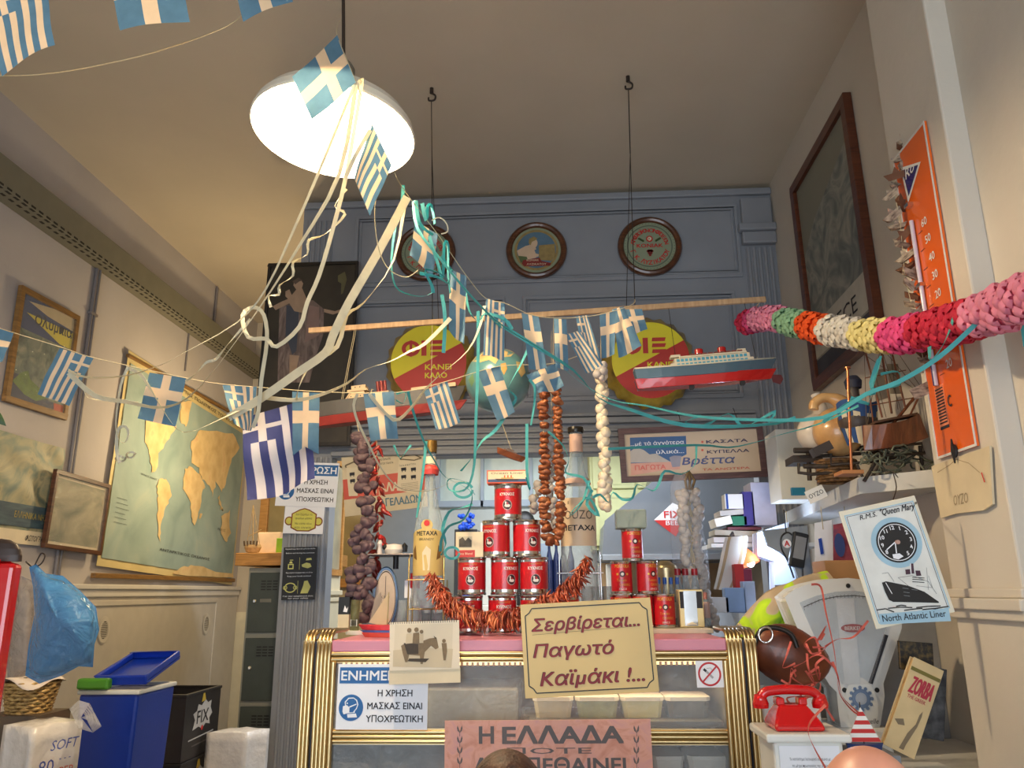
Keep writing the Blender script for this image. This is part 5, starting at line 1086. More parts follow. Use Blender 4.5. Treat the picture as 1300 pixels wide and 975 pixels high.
MB().lathe([(0, 0), (.05, 0), (.05, zt - CT - .03), (.046, zt - CT - .02), (.02, zt - CT), (.0, zt - CT)], (c.x, 3.42, CT), 24).build('pot', mat('pale_brass', (190, 170, 130), .3, .7), t)
MB().tube([(c.x + .05, 3.42, zt - .04), (c.x + .075, 3.42, zt - .05)], .006, 8).build('handle', BLACK, t)
a, b_ = A(864, 800, 3.1), A(892, 748, 3.1); t = thing('oil_tin', 'tall rectangular tin with a glassy white reflection, right end of the counter', 'tin', ((a.x + b_.x) / 2, 3.14, CT + .016))
MB().b2((a.x, 3.1, CT + .017), (b_.x, 3.17, b_.z)).build('tin', mat('tin_olive', (196, 172, 120), .3, .4), t, bev=.003); F = Frame((a.x, 3.1, CT + .017), (1, 0, 0), (0, 0, 1)); h = b_.z - CT - .017; w_ = b_.x - a.x
m = MB(); m.fbox(F, .004, w_ - .004, h * .5, h - .008, 0, .001, 0); m.fbox(F, w_ * .2, w_ * .72, .006, h - .006, .0011, .002, 1); m.poly(F, [(w_ * .25, .01), (w_ * .5, h * .15), (w_ * .68, .01)], .0026, 2); m.build('label', [DARKINK, mat('painted_reflection', (200, 206, 214), .1, .7), PAPERC], t)  # shiny pale strip over the print is the white reflection, put in as a part
def tumbler(cx, yb, Y, r, h, lab, zz=None):
    b_ = A(cx, yb, Y); zz = CT + .001 if zz is None else zz; t = MB(); t.lathe([(0, .004), (r * .85, .004), (r * .85, 0), (r * .88, 0), (r, h), (r * .95, h), (r * .82, .008), (0, .008)], (b_.x, Y, zz), 20)
    return tag(t.build('drinking_glass', BG_), lab, 'glass', 'drinking glasses on the counter')
for x, l in ((508, 'tall clear glass left of the red-topped flask behind the calendar'), (539, 'clear glass under the chilli garland left end'), (556, 'clear glass between brandy stand and bottom row of tins'), (572, 'clear glass just left of the bottom row of tins')): tumbler(x, 800, 3.36, .03, .12, l)
for x, l in ((747, 'clear glass behind the ouzo stand, left'), (760, 'clear glass behind the ouzo stand, second'), (773, 'clear glass behind the ouzo stand beside the tins')): tumbler(x, 796, 3.40, .026, .17, l)
px_b = A(526, 785, 3.3); bottle((px_b.x, 3.3, CT + .001), .03, A(526, 728, 3.3).z - CT, .016, 'glass_flask', 'clear flask with tall dark red stopper beside the old scale', 'bottle', BG_, capm=RDC, caph=.06, shoulder=.3)
tag(MB().b2((px_b.x - .055, 3.36, CT + .13), (px_b.x - .015, 3.37, CT + .2)).b2((px_b.x - .04, 3.362, CT), (px_b.x - .03, 3.368, CT + .13)).build('white_card', NW), 'small white card on a stick beside the dark red stopper', 'card')
# left end: box, slim bottle, toy boat, old scale
a, b_ = A(428, 805, 3.2), A(444, 758, 3.2); m = MB(); t = thing('card_box', 'small box, black upper half with bird and cream lower half, far left of the counter', 'box', ((a.x + b_.x) / 2, 3.23, CT)); zm = A(436, 780, 3.2).z
MB().b2((a.x, 3.2, CT + .001), (b_.x, 3.26, zm)).build('cream_half', PAPERC, t); MB().b2((a.x, 3.2, zm), (b_.x, 3.26, b_.z)).build('black_half', BLACK, t)
FQ = Frame((a.x, 3.2, zm), (1, 0, 0), (0, 0, 1)); MB().poly(FQ, [(.02, .01), (.026, .035), (.034, .02), (.04, .03), (.036, .008)], .001).build('bird_mark', NW, t)
a, b_ = A(444, 806, 3.05), A(457, 762, 3.05); cx = (a.x + b_.x) / 2; t = thing('slim_vial', 'slim olive glass cylinder on a white disc base, left end of the counter', 'bottle', (cx, 3.05, CT))
MB().lathe([(0, 0), (.042, 0), (.042, .014), (0, .014)], (cx + .01, 3.05, CT + .001), 24).build('white_base', WHITE, t); MB().lathe([(0, .014), (.017, .014), (.017, b_.z - CT), (0, b_.z - CT)], (cx, 3.05, CT + .001), 18).build('glass', film('olive_glass', (110, 110, 70), .75, .08), t)
Fb = Cyl((cx, 3.05, CT), .0178); m = MB(); m.fbox(Fb, -.013, .013, .03, .055, 0, .0006, 0)
for r_ in range(5):
    for c_ in range(5):
        if (r_ * 7 + c_ * 5) % 3: pass
for k in range(7): m.fbox(Fb, -.010 + k * .003, -.0085 + k * .003, .034, .051, .0007, .001, 1)
m.build('barcode', [NW, DARKINK], t)
# sailing boat
a, b_ = A(461, 808, 2.86), A(500, 797, 2.86); t = thing('toy_sailboat', 'toy sailboat with cream sail and red hull leaning before the old scale', 'model boat', ((a.x + b_.x) / 2 + .03, 2.86, CT))
zt = A(465, 797, 2.86).z; x0, x1 = a.x, a.x + .17
F = Frame((x1, 2.86, CT + .001), (-1, 0, 0), (0, 0, 1)); vs, fs = hull(F, .17, [.5, .85, 1, 1, .95, .8, .55, .1], 0, .016, .03, .9, 0, .02); MB().add(vs, fs).build('hull_lower', REDP, t)
vs, fs = hull(Frame(F.o + V((0, 0, .016)), F.u, F.v), .176, [.5, .85, 1, 1, .95, .8, .55, .1], 0, .007, .031, 1, 0, .02); MB().add(vs, fs).build('blue_stripe', mat('stripe_blue', (60, 100, 170), .5), t)
vs, fs = hull(Frame(F.o + V((0, 0, .023)), F.u, F.v), .18, [.5, .85, 1, 1, .95, .8, .55, .1], 0, .018, .033, 1, .002, .03); MB().add(vs, fs).build('hull', mat('boat_red', (190, 46, 54), .45), t, bev=.002)
FS = Frame((0, 2.86, 0), (1, 0, 0), (0, 0, 1)); SAIL = mat('sail_cloth', (206, 188, 152), .8, var=.06, trans=.2)
S = lambda P, c: [FS.px(420 + x / 6.964, 690 + y / 6.964) for x, y in P]
MB().poly(FS, S([(335, 700), (490, 735), (512, 440), (480, 480)], 0), 0, 0, .002).build('sail', SAIL, t); MB().tube([FS.p(*S([(500, 735)], 0)[0]), FS.p(*S([(512, 430)], 0)[0])], .002, 6).build('mast', MC['brass_wire'], t)
MB().poly(FS, S([(330, 690), (380, 480), (430, 430), (440, 500), (400, 600), (345, 700)], 0), -.02, 0, .002).build('second_sail', mat('grey_sail', (140, 128, 116), .8, var=.1), t)
# old blue scale
a = A(489, 760, 3.3); t = thing('old_kitchen_scale', 'old blue kitchen scale with oval dial and a flat metal tray on top', 'scale', (a.x + .03, 3.35, CT)); SB = mat('scale_blue', (34, 74, 120), .4, var=.1, coat=.3)
z0, z1 = A(490, 808, 3.3).z, A(490, 719, 3.3).z; cz = (CT + z1) / 2; hh = (z1 - CT) / 2
FE = Frame((A(489, 760, 3.3).x, 3.3, cz), (1, .15, 0), (0, 0, 1))
MB().lathe([(0, 0), (.050, 0), (.052, -.01), (.052, -.10), (.04, -.12), (0, -.12)], FE.o, 36, FE.n, sx=1, sy=1).build('case_tmp', SB, t)
o = [c_ for c_ in t.children][-1]; o.name = 'case'
for v_ in o.data.vertices: v_.co.z = (v_.co.z + WL[t].z - cz) * (hh / .052) + cz - WL[t].z
m = MB(); m.disc(FE, 0, 0, .043, .002, 0, 36, hh * .88); m.ring(FE, 0, 0, .040, .042, .003, 1, 36, hh * .86 / .042); m.fbox(FE, -.001, .001, -.01, hh * .7, .003, .004, 1); m.text(FE, 'KILO', 0, .0, .012, c=.003, mi=1); m.text(FE, 'SCALE', 0, -.02, .008, c=.003, mi=1); m.build('dial', [mat('dial_cream', (186, 170, 148), .5, var=.1, scale=30), DARKINK], t)
MB().tube([(a.x + .03, 3.35, z1 - .01), (a.x + .03, 3.35, A(495, 706, 3.35).z)], .012, 10).build('column', BLACK, t)
zp = A(495, 706, 3.35).z; MB().b2((A(467, 706, 3.3).x, 3.26, zp), (A(534, 706, 3.3).x, 3.46, zp + .006)).build('tray', mat('tray_iron', (110, 104, 102), .35, .6), t, bev=.002)
c = V((A(500, 700, 3.34).x, 3.34, zp + .006)); t = thing('china_boat', 'white and black spotted china ornament on the old scale tray', 'ornament', c); MB().lathe([(0, 0), (.035, 0), (.042, .02), (.036, .04), (0, .046)], c, 18).build('body', mat('china_white', (226, 216, 204), .2, coat=.5), t); MB().lathe([(.012, 0), (.014, .025), (.0, .04)], c + V((.045, 0, .01)), 12).ball(c + V((-.034, -.02, .03)), .012, 8, 6).build('black_patches', BLACK, t)
c = V((A(482, 700, 3.34).x, 3.34, zp + .006)); t = thing('red_figurine', 'tiny red and white figurine on the old scale tray', 'ornament', c); MB().lathe([(0, 0), (.012, 0), (.009, .03), (.012, .045), (.006, .06), (0, .062)], c, 12).build('body', mat('figurine_white', (220, 210, 206), .4), t); MB().ball(c + V((0, 0, .072)), .012, 10, 8).tube([c + V((0, 0, .05)), c + V((.02, 0, .035))], .006, 6).build('red_cap', RED, t)
# ================= strung food and the kitchen behind =================
def rnd_rot(): return Matrix.Rotation(random.uniform(0, 6.28), 3, 'Z') @ Matrix.Rotation(random.uniform(0, 3.1), 3, 'X')
def shared(name, meshobj, parent, loc, rot, sc=1):
    "another piece with the same mesh data"
    o = bpy.data.objects.new(name, meshobj.data); col.objects.link(o); o.parent = parent; o.location = V(loc) - WL[parent]; o.rotation_mode = 'QUATERNION'; o.rotation_quaternion = rot.to_quaternion(); o.scale = (sc, sc, sc) if not isinstance(sc, tuple) else sc; return o
def proto(mb, name, mats):
    "a piece built round the origin, kept only as mesh data"
    o = mb.build(name, mats, org=(0, 0, 0)); return o
def place_all(name, protos, parent, places):
    for k, (loc, rot, sc) in enumerate(places): shared(name, protos[k % len(protos)], parent, loc, rot, sc)
def drop(protos):
    for o in protos: bpy.data.objects.remove(o)
# aubergines
AUB = ramp_mat('dried_aubergine', [(.3, (58, 42, 50)), (.55, (94, 74, 80)), (.75, (128, 108, 106))], scale=14, rough=.7, bump=.6); AUT = mat('aubergine_inside', (150, 110, 74), .8, var=.3, scale=30)
def aub(seed):
    random.seed(seed); m = MB(); n = 12; pr = [(.006, 0), (.022, .0), (.028, .015), (.030, .035), (.022, .055), (.008, .066), (0, .067)]
    for i in range(len(pr) - 1):
        pass
    vs = []
    for i, (r, z) in enumerate(pr):
        for j in range(n): t = 2 * math.pi * j / n; k = 1 + .18 * math.sin(3 * t + seed) * (i > 0) + .08 * math.sin(7 * t + i); vs.append((r * k * math.cos(t), r * k * math.sin(t), z - .033))
    m.add(vs, [(i * n + j, i * n + (j + 1) % n, (i + 1) * n + (j + 1) % n, (i + 1) * n + j) for i in range(len(pr) - 1) for j in range(n)], 0, True)
    m.add(vs[:n], [tuple(range(n))], 1); return proto(m, 'aubergine', [AUB, AUT])
P_ = [aub(k) for k in range(3)]; random.seed(11)
Ya = 3.28
t = thing('aubergine_string', 'long hanging string of dried purple-grey aubergines, left of the brandy bottle', 'dried food', A(465, 790, Ya))
path = smooth_path([A(x, y, Ya) for x, y in ((457, 556), (463, 580), (466, 610), (464, 650), (458, 680), (464, 700), (461, 725), (458, 745), (463, 768), (466, 785))], 8)
pl = []; tot = 66
for k in range(tot):
    p = path[int(k * (len(path) - 1) / (tot - 1))]; wd = .018 + .026 * min(1, k / 50); a = random.uniform(0, 6.28)
    off = V((math.cos(a) * wd * random.uniform(.6, 1.3), -abs(math.sin(a)) * .02, random.uniform(-.01, .01)))
    d = V((math.cos(a), -.5, random.uniform(-.5, .3))).normalized(); rot = d.to_track_quat('Z', 'Y').to_matrix(); pl.append((p + off, rot, random.uniform(.55, .86)))
place_all('aubergine', P_, t, pl); drop(P_); MB().tube(path + [A(466, 792, Ya)], .002, 5).tube([A(457, 556, Ya), A(452, 530, 3.4)], .002, 5).build('string', STRINGM, t)
# red peppers string beside it
PEPM = mat('dried_red_pepper', (140, 30, 18), .35, var=.3, scale=30, coat=.3)
def pepper(seed, L=.06, r=.011):
    m = MB(); pts = [V((.006 * math.sin(seed + i), .004 * math.cos(seed * 2 + i), -L * i / 5)) for i in range(6)]; m.tube(pts, [r * .5, r, r * .95, r * .75, r * .45, .001], 7); return proto(m, 'pepper', [PEPM])
P_ = [pepper(k) for k in range(3)]; t = thing('pepper_string', 'string of dark red dried peppers hanging just behind the aubergine string', 'dried food', A(478, 700, 3.36))
path = smooth_path([A(x, y, 3.37) for x, y in ((478, 562), (480, 600), (482, 640), (481, 680), (474, 715), (470, 745))], 8); pl = []
for k in range(38):
    p = path[int(k * (len(path) - 1) / 37)]; d = V((random.uniform(-1, 1), random.uniform(-.6, .2), random.uniform(.2, 1))).normalized(); pl.append((p + V((random.uniform(-.012, .012), 0, 0)), d.to_track_quat('Z', 'Y').to_matrix(), random.uniform(.7, 1.1)))
place_all('pepper', P_, t, pl); drop(P_); MB().tube(path, .0015, 5).tube([path[0], A(478, 535, 3.4)], .0015, 5).build('string', STRINGM, t)
# chilli garland on the tins
CHM = [mat('chilli_a', (150, 56, 28), .4, var=.3, scale=30, coat=.25), mat('chilli_b', (184, 98, 58), .45, var=.3, scale=30, coat=.2), mat('chilli_c', (112, 38, 24), .4, var=.3, scale=30, coat=.25)]
def chil(seed):
    random.seed(seed); L = .055; m = MB(); c = random.uniform(.004, .01); pts = [V((c * math.sin(math.pi * i / 4), 0, -L * i / 4)) for i in range(5)]; m.tube(pts, [.0028, .0052, .0048, .003, .0006], 6, caps=False); m.tube([(0, 0, 0), (0, 0, .006)], .0012, 4, caps=False); return proto(m, 'chilli', [CHM[seed % 3]])
P_ = [chil(k) for k in range(6)]; random.seed(5); Yg = 2.93
t = thing('chilli_garland', 'thick garland of dried red chillies draped in front of the swan tins', 'dried food', A(640, 800, Yg))
def gp(pts): return smooth_path([A(x, y, Y) for x, y, Y in pts], 10)
path = gp([(548, 738, 2.98), (556, 752, 2.96), (568, 765, 2.94), (585, 776, 2.93), (606, 786, 2.92), (630, 788, 2.92), (655, 784, 2.92), (675, 777, 2.93), (695, 766, 2.94), (715, 754, 2.95), (733, 738, 2.97), (745, 716, 2.99)])
pl = []; tot = 900
for k in range(tot):
    f_ = k / (tot - 1); i = min(int(f_ * (len(path) - 1)), len(path) - 2); p = path[i].lerp(path[i + 1], f_ * (len(path) - 1) - i); a = random.uniform(0, 6.28)
    up = V((math.cos(a) * .55, -abs(math.sin(a)) * .8 + .15, random.uniform(.05, 1.0))).normalized(); sx = 1.0 if .12 < f_ < .9 else .8
    if k % 3 == 0: up = V((random.uniform(-.5, .5), -.6, -.9)).normalized() * -1
    pl.append((p + V((random.uniform(-.012, .012), random.uniform(-.014, .010), random.uniform(-.002, .034))), up.to_track_quat('Z', 'Y').to_matrix(), random.uniform(.75, 1.15) * sx))
front = sorted(pl, key=lambda q: q[0].y)[:300]; rest = [q for q in pl if q not in front]
place_all('chilli', P_, t, front)
m = MB()
for k, (loc, rot, sc) in enumerate(rest):
    me = P_[k % 6].data; m.add([loc + rot @ (v.co * sc) for v in me.vertices], [tuple(p.vertices) for p in me.polygons], k % 3, True)
m.build('chilli_mass', [P_[k].data.materials[0] for k in range(3)], t)['kind'] = 'stuff'
drop(P_); MB().tube(path, .0025, 5).tube([path[0], path[0] + V((0, .02, .012))], .002, 5).tube([path[-1], A(742, 708, 3.1)], .002, 5).build('string', STRINGM, t)
MB().ball(A(738, 722, 2.99), .016, 10, 7, jit=.15).build('knot', mat('raffia', (160, 110, 60), .8, var=.3, scale=40), t)
# dried figs, two strands joined
FIG = ramp_mat('dried_fig', [(.3, (96, 46, 22)), (.55, (150, 84, 46)), (.75, (186, 124, 76))], scale=16, rough=.55, bump=.6)
def fig(seed):
    m = MB(); n = 12; pr = [(0, -.009), (.012, -.011), (.022, -.005), (.024, .003), (.016, .010), (.006, .012), (0, .009)]; vs = []
    for i, (r, z) in enumerate(pr):
        for j in range(n): t_ = 2 * math.pi * j / n; k = 1 + .22 * math.sin(2 * t_ + seed) + .1 * math.sin(5 * t_ + seed * 2 + i); vs.append((r * k * math.cos(t_), r * k * math.sin(t_), z + .004 * math.sin(3 * t_ + seed)))
    m.add(vs, [(i * n + j, i * n + (j + 1) % n, (i + 1) * n + (j + 1) % n, (i + 1) * n + j) for i in range(len(pr) - 1) for j in range(n)], 0, True); return proto(m, 'fig', [FIG])
P_ = [fig(k) for k in range(4)]; random.seed(9); Yf = 3.0
t = thing('fig_string', 'double hanging string of brown dried figs joined at the bottom, left of the ouzo bottle', 'dried food', A(704, 690, Yf))
pa = smooth_path([A(x, y, Yf) for x, y in ((702, 486), (692, 500), (690, 540), (692, 600), (691, 650), (697, 684), (706, 686), (712, 660), (711, 620), (709, 560), (707, 510), (704, 486))], 9)
L = [0]
for a, b in zip(pa, pa[1:]): L.append(L[-1] + (b - a).length)
pl = []; s_ = 0
while s_ < L[-1]:
    i = max(j for j in range(len(L)) if L[j] <= s_); i = min(i, len(pa) - 2); p = pa[i]; d = (pa[i + 1] - pa[i]).normalized(); d = (d + V((random.uniform(-.35, .35), random.uniform(-.35, .35), random.uniform(-.2, .2)))).normalized()
    pl.append((p + V((random.uniform(-.004, .004), random.uniform(-.004, .004), 0)), d.to_track_quat('Z', 'Y').to_matrix(), random.uniform(.75, 1.0))); s_ += random.uniform(.015, .021)
place_all('fig', P_, t, pl); drop(P_); MB().tube(pa, .0018, 5).tube([pa[0], onstick(A(703, 400, 3.4).x)], .0015, 5).build('string', STRINGM, t)
# garlic
GAR = ramp_mat('garlic_skin', [(.3, (190, 170, 140)), (.5, (222, 208, 182)), (.75, (236, 228, 210))], scale=10, rough=.6, stretch=(3, 3, 1), bump=.2); GARG = ramp_mat('garlic_grey', [(.3, (160, 152, 150)), (.7, (206, 200, 196))], scale=10, rough=.6)
def bulb_(seed, m_):
    m = MB(); n = 14; pr = [(0, -.018), (.010, -.019), (.020, -.010), (.022, 0), (.017, .010), (.008, .018), (.004, .028), (.003, .036)]; vs = []
    for i, (r, z) in enumerate(pr):
        for j in range(n): t_ = 2 * math.pi * j / n; k = 1 + .09 * abs(math.sin(3.5 * t_ + seed)) ; vs.append((r * k * math.cos(t_), r * k * math.sin(t_), z))
    m.add(vs, [(i * n + j, i * n + (j + 1) % n, (i + 1) * n + (j + 1) % n, (i + 1) * n + j) for i in range(len(pr) - 1) for j in range(n)], 0, True); return proto(m, 'garlic_bulb', [m_])
def garlic(name, lab, pts, Y, count, spread, m_, sc=1.0, seed=1):
    random.seed(seed); P_ = [bulb_(k, m_) for k in range(3)]; t = thing(name, lab, 'garlic', A(*pts[-1], Y)); pa = smooth_path([A(x, y, Y) for x, y in pts], 8); pl = []
    for k in range(count):
        i = int(k * (len(pa) - 1) / (count - 1)); sd = 1 if k % 2 else -1
        d = V((sd * random.uniform(.4, 1), random.uniform(-.9, -.2), random.uniform(-.6, .1))).normalized(); pl.append((pa[i] + V((sd * random.uniform(.3, 1) * spread, -random.uniform(0, .015), 0)), (-d).to_track_quat('Z', 'Y').to_matrix(), random.uniform(.8, 1.1) * sc))
    place_all('garlic_bulb', P_, t, pl); drop(P_)
    m = MB(); random.seed(3)
    for o in (-.006, 0, .006): m.tube([p + V((o + .004 * math.sin(i * .9 + o * 900), .003, 0)) for i, p in enumerate(pa)], .0035, 6)
    m.build('braided_stem', mat('garlic_stem', (196, 176, 136), .8, var=.2, scale=40), t); return t, pa
t, pa = garlic('garlic_braid', 'braid of creamy garlic bulbs hanging right of the ouzo bottle', [(763, 470), (764, 500), (765, 540), (767, 580), (768, 620), (768, 645)], 3.1, 34, .010, GAR)
MB().tube([pa[0], onstick(A(764, 400, 3.4).x)], .0015, 5).build('string', STRINGM, t)
t, pa = garlic('grey_garlic_braid', 'braid of greyish garlic bulbs hanging behind the fig string', [(700, 560), (702, 590), (699, 620), (702, 650), (700, 672)], 3.5, 18, .012, GARG, .85, 4)
MB().tube([pa[0], A(700, 520, 3.6), A(700, 420, 3.6)], .0015, 5).build('string', STRINGM, t)
t, pa = garlic('garlic_twin', 'pair of loose grey garlic bulbs on a cord left of the fig string', [(684, 615), (682, 626), (676, 640), (679, 648)], 3.45, 5, .008, GARG, .95, 6)
t, pa = garlic('garlic_knot', 'small knot of grey garlic bulbs at the foot of the striped flags', [(762, 462), (764, 470), (760, 480)], 3.05, 6, .016, GARG, .8, 8)
t, pa = garlic('garlic_net', 'net bag full of white garlic bulbs hanging before the cooker hood', [(874, 625), (876, 650), (877, 680), (879, 710), (884, 740), (893, 775), (902, 798)], 3.6, 90, .045, GARG, .9, 12)
m = MB(); m.lathe([(.012, 0), (.02, .05), (.055, .12), (.075, .22), (.08, .34), (.07, .5), (.05, .66), (.02, .72)][::-1], A(888, 800, 3.6) - V((0, 0, .03)), 18, (-.06, 0, 1)); m.build('net', film('net_film', (210, 212, 220), .18, .3), t)
for k in range(3): MB().tube([A(872 + k * 3, 622, 3.6), A(870 + k * 6, 610, 3.6), A(874, 598, 3.6)], .006, 6).build('tuft', mat('garlic_tuft', (110, 90, 60), .8, var=.3, scale=40), t)
# milk advert
F = corners((433, 581), (536, 568), (438, 656), Y=4.594); t = thing('milk_advert', 'cream and red enamel advert with two milk churns, behind the aubergine string', 'sign', F.p(F.w / 2, 0)); w_, h = F.w, F.h
q = lambda pts: pxs(F, pts, 430, 555, 8.86)
MB().fbox(F, 0, w_, 0, h, -.004, 0).build('plate', mat('advert_cream', (214, 198, 164), .5, var=.06), t)
m = MB(); m.fbox(F, 0, w_, h * .28, h * .62, .0002, .001, 0)
for P, mi in (([(85, 345), (210, 340), (215, 660), (115, 665)], 1), ([(675, 250), (935, 250), (925, 640), (655, 600)], 1)): m.poly(F, q(P), .0014, mi)
m.line(F, q([(85, 345), (75, 320), (180, 275), (210, 285)]), .008, .002, 3); m.line(F, q([(690, 250), (720, 215), (850, 195), (930, 235), (850, 260), (720, 250), (690, 250)]), .007, .002, 3)
for x, y in ((705, 350), (815, 350), (705, 435), (815, 435), (125, 405), (130, 480)): a, b = F.px(430 + x / 8.86, 555 + (y + 30) / 8.86); m.fbox(F, a, a + .03, b, b + .018, .002, .003, 2); m.fbox(F, a + .003, a + .007, b - .008, b, .002, .003, 2); m.fbox(F, a + .022, a + .026, b - .008, b, .002, .003, 2)
m.text(F, 'ΓΑΛΑ', w_ * .53, h * .33, h * .15, w_ * .28, bold=.06, c=.002, mi=1); m.text(F, 'ΑΓΕΛΑΔΩΝ', w_ * .68, h * .09, h * .13, w_ * .5, bold=.04, c=.002, mi=4); m.text(F, 'ΠΡΟΤΙΜΑΤΕ', w_ * .52, h * .86, h * .035, w_ * .16, c=.002, mi=2); m.text(F, 'ΠΑΝΤΟΥ ΠΑΝΤΑ', w_ * .53, h * .79, h * .035, w_ * .2, c=.002, mi=2); m.text(F, 'ΓΑΛΑ & ΒΟΥΤΥΡΟ', w_ * .8, h * .72, h * .03, w_ * .2, c=.002, mi=2)
for k in range(5): m.line(F, [(w_ * .70, h * (.42 - .028 * k)), (w_ * .91, h * (.425 - .028 * k))], .002, .002, 3)
m.build('printing', [mat('advert_red', (206, 84, 64), .5, var=.06), mat('churn_cream', (222, 208, 176), .5, var=.04), DARKINK, mat('advert_brown', (110, 96, 70), .6), mat('advert_blue', (66, 110, 132), .5)], t)
# framed ice cream advert
F = corners((784, 545), (966, 537), (789, 613), Y=4.40); w_, h = F.w, F.h; t = thing('framed_advert', 'purplish-framed old ice cream advert with blue mountains hanging at the opening', 'picture', F.p(w_ / 2, 0))
MB().frame(F, 0, w_, 0, h, .032, -.01, .018).build('frame', wood('plum_wood', (74, 52, 54), (106, 78, 78), .45), t, bev=.003); MB().fbox(F, .03, w_ - .03, .03, h - .03, -.006, .002).build('print', mat('advert_paper', (204, 184, 160), .6, var=.06, scale=6), t)
m = MB(); q = lambda pts: pxs(F, pts, 740, 500, 5.2)
m.poly(F, q([(310, 290), (680, 278), (684, 400), (560, 460), (315, 460)]), .0024, 0); m.poly(F, q([(312, 380), (350, 355), (400, 370), (440, 400), (480, 395), (580, 450), (315, 455)]), .0028, 1); m.poly(F, q([(315, 460), (640, 445), (640, 500), (560, 500), (318, 540)]), .0026, 2)
def TT(s_, x0, x1, yt, yb, mi, shear=0, bold=.03, c=.0036):
    a, b_ = F.px(740 + x0 / 5.2, 500 + yb / 5.2); a1, b1_ = F.px(740 + x1 / 5.2, 500 + yt / 5.2); G = Frame(F.p(a, b_), F.p(a1, b_) - F.p(a, b_), F.v, F.n); m.text(G, s_, 0, 0, (b1_ - b_), a1 - a, 'l', shear=shear, bold=bold, c=c, mi=mi)
TT('...μέ τά άγνότερα', 315, 665, 305, 345, 3); TT('ύλικά...', 485, 665, 365, 398, 3); TT('ΚΑΣΑΤΑ', 815, 1085, 295, 328, 4, bold=.05); TT('ΚΥΠΕΛΛΑ', 820, 1095, 362, 395, 4, bold=.05); TT('Βρέττα', 655, 990, 405, 470, 5, .3, .04); TT('ΠΑΓΩΤΑ', 345, 545, 465, 505, 6, 0, .05); TT('ΤΑ ΑΝΩΤΕΡΑ', 790, 1100, 480, 508, 7, 0, .05)
for y in (318, 372): a, b_ = F.px(740 + 788 / 5.2, 500 + y / 5.2); m.disc(F, a, b_, .007, .0036, 7, 8)
m.poly(F, q([(570, 420), (600, 408), (650, 410), (640, 480), (590, 485)]), .0034, 8)
m.build('printing', [mat('ad_sky_blue', (62, 100, 150), .6, var=.06), mat('ad_mountain', (186, 182, 178), .6, var=.1), mat('ad_pink', (214, 164, 150), .6, var=.1), NW, mat('ad_navy', (40, 40, 84), .6), mat('ad_script', (80, 92, 140), .6), mat('ad_rose', (210, 110, 104), .6), mat('ad_red', (196, 96, 80), .6), mat('ad_cup', (150, 150, 166), .6)], t)
MB().tube([F.p(w_ * .45, h), F.p(w_ * .45, h) + V((0, .12, .12))], .002, 5).tube([F.p(w_ * .85, h), F.p(w_ * .85, h) + V((0, .12, .12))], .002, 5).build('hanging_wire', WIRE, t)
# --- cooker hood
Yh = 5.35
def H(x, y, Y=Yh): return A(x, y, Y)
HM = mat('hood_steel', (128, 134, 142), .38, .6, var=.12, scale=3)
t = thing('cooker_hood', 'large grey steel cooker hood with a slanting side behind the right of the counter', 'hood', H(840, 708))
pts = [H(766, 708), H(769, 662), H(830, 612), H(846, 560), H(985, 552), H(985, 708)]; m = MB(); n = len(pts); bk = [p + V((0, .75, 0)) for p in pts]; m.add(pts + bk, [tuple(range(n)), tuple(range(2 * n - 1, n - 1, -1))] + [(i, (i + 1) % n, n + (i + 1) % n, n + i) for i in range(n)]); m.build('hood', HM, t, bev=.008)
m = MB(); a, b_ = H(766, 708), H(985, 708); m.b2((a.x - .01, Yh - .02, a.z - .02), (b_.x, Yh, a.z + .02)); m.build('lip', STEEL, t, bev=.004)
F = Frame((0, Yh, 0), (1, 0, 0), (0, 0, 1)); q = lambda pts: pxs(F, pts, 740, 560, 3.608)
t = thing('diamond_sticker', 'white and red diamond sticker on the grey cooker hood', 'sticker', H(850, 676) - V((0, .004, 0))); m = MB()
m.poly(F, q([(325, 362), (410, 283), (450, 300), (470, 362)]), .004, 0); m.poly(F, q([(325, 362), (470, 362), (425, 437)]), .004, 1); a, b_ = F.px(740 + 372 / 3.608, 560 + 352 / 3.608); a1, b1_ = F.px(740 + 450 / 3.608, 560 + 318 / 3.608); m.text(F, 'FIX', a, b_, b1_ - b_, a1 - a, 'l', bold=.06, c=.006, mi=1); a, b_ = F.px(740 + 380 / 3.608, 560 + 385 / 3.608); m.text(F, 'BEER', a, b_, .03, .12, 'l', c=.006, mi=0); m.build('diamond', [NW, mat('sticker_red', (196, 44, 44), .5)], t)
# --- kitchen back counter with its clutter
kc = thing('kitchen_worktop', 'pale kitchen worktop at the back of the kitchen', 'worktop', (.2, 6.1, 0)); zk = 1.36
MB().b2((-.94, 5.75, zk - .05), (1.3, 6.36, zk)).build('top', WHITE, kc, bev=.004); MB().b2((-.93, 5.8, 0), (1.28, 6.36, zk - .05)).build('cabinet', mat('kitchen_cab', (170, 176, 178), .5), kc)
m = MB(); Z = lambda y, Y=5.9: A(600, y, Y).z
def kbox(name, lab, cat, x0, x1, yt, Y, m_, d=.2, bev=.004):
    a, b_ = A(x0, yt, Y), A(x1, yt, Y); return tag(MB().b2((a.x, Y, zk + .001), (b_.x, Y + d, a.z)).build(name, m_, bev=bev), lab, cat)
kbox('coffee_machine', 'dark appliance behind the small village-print box', 'appliance', 577, 606, 672, 5.85, mat('dark_appliance', (42, 44, 48), .35), .3)
kbox('storage_box', 'white storage box in the kitchen behind the top rows of swan tins', 'box', 610, 644, 664, 6.0, WHITE); kbox('storage_box', 'grey-blue storage box behind the right swan tins', 'box', 676, 696, 690, 6.0, mat('bluegrey_box', (150, 166, 186), .5))
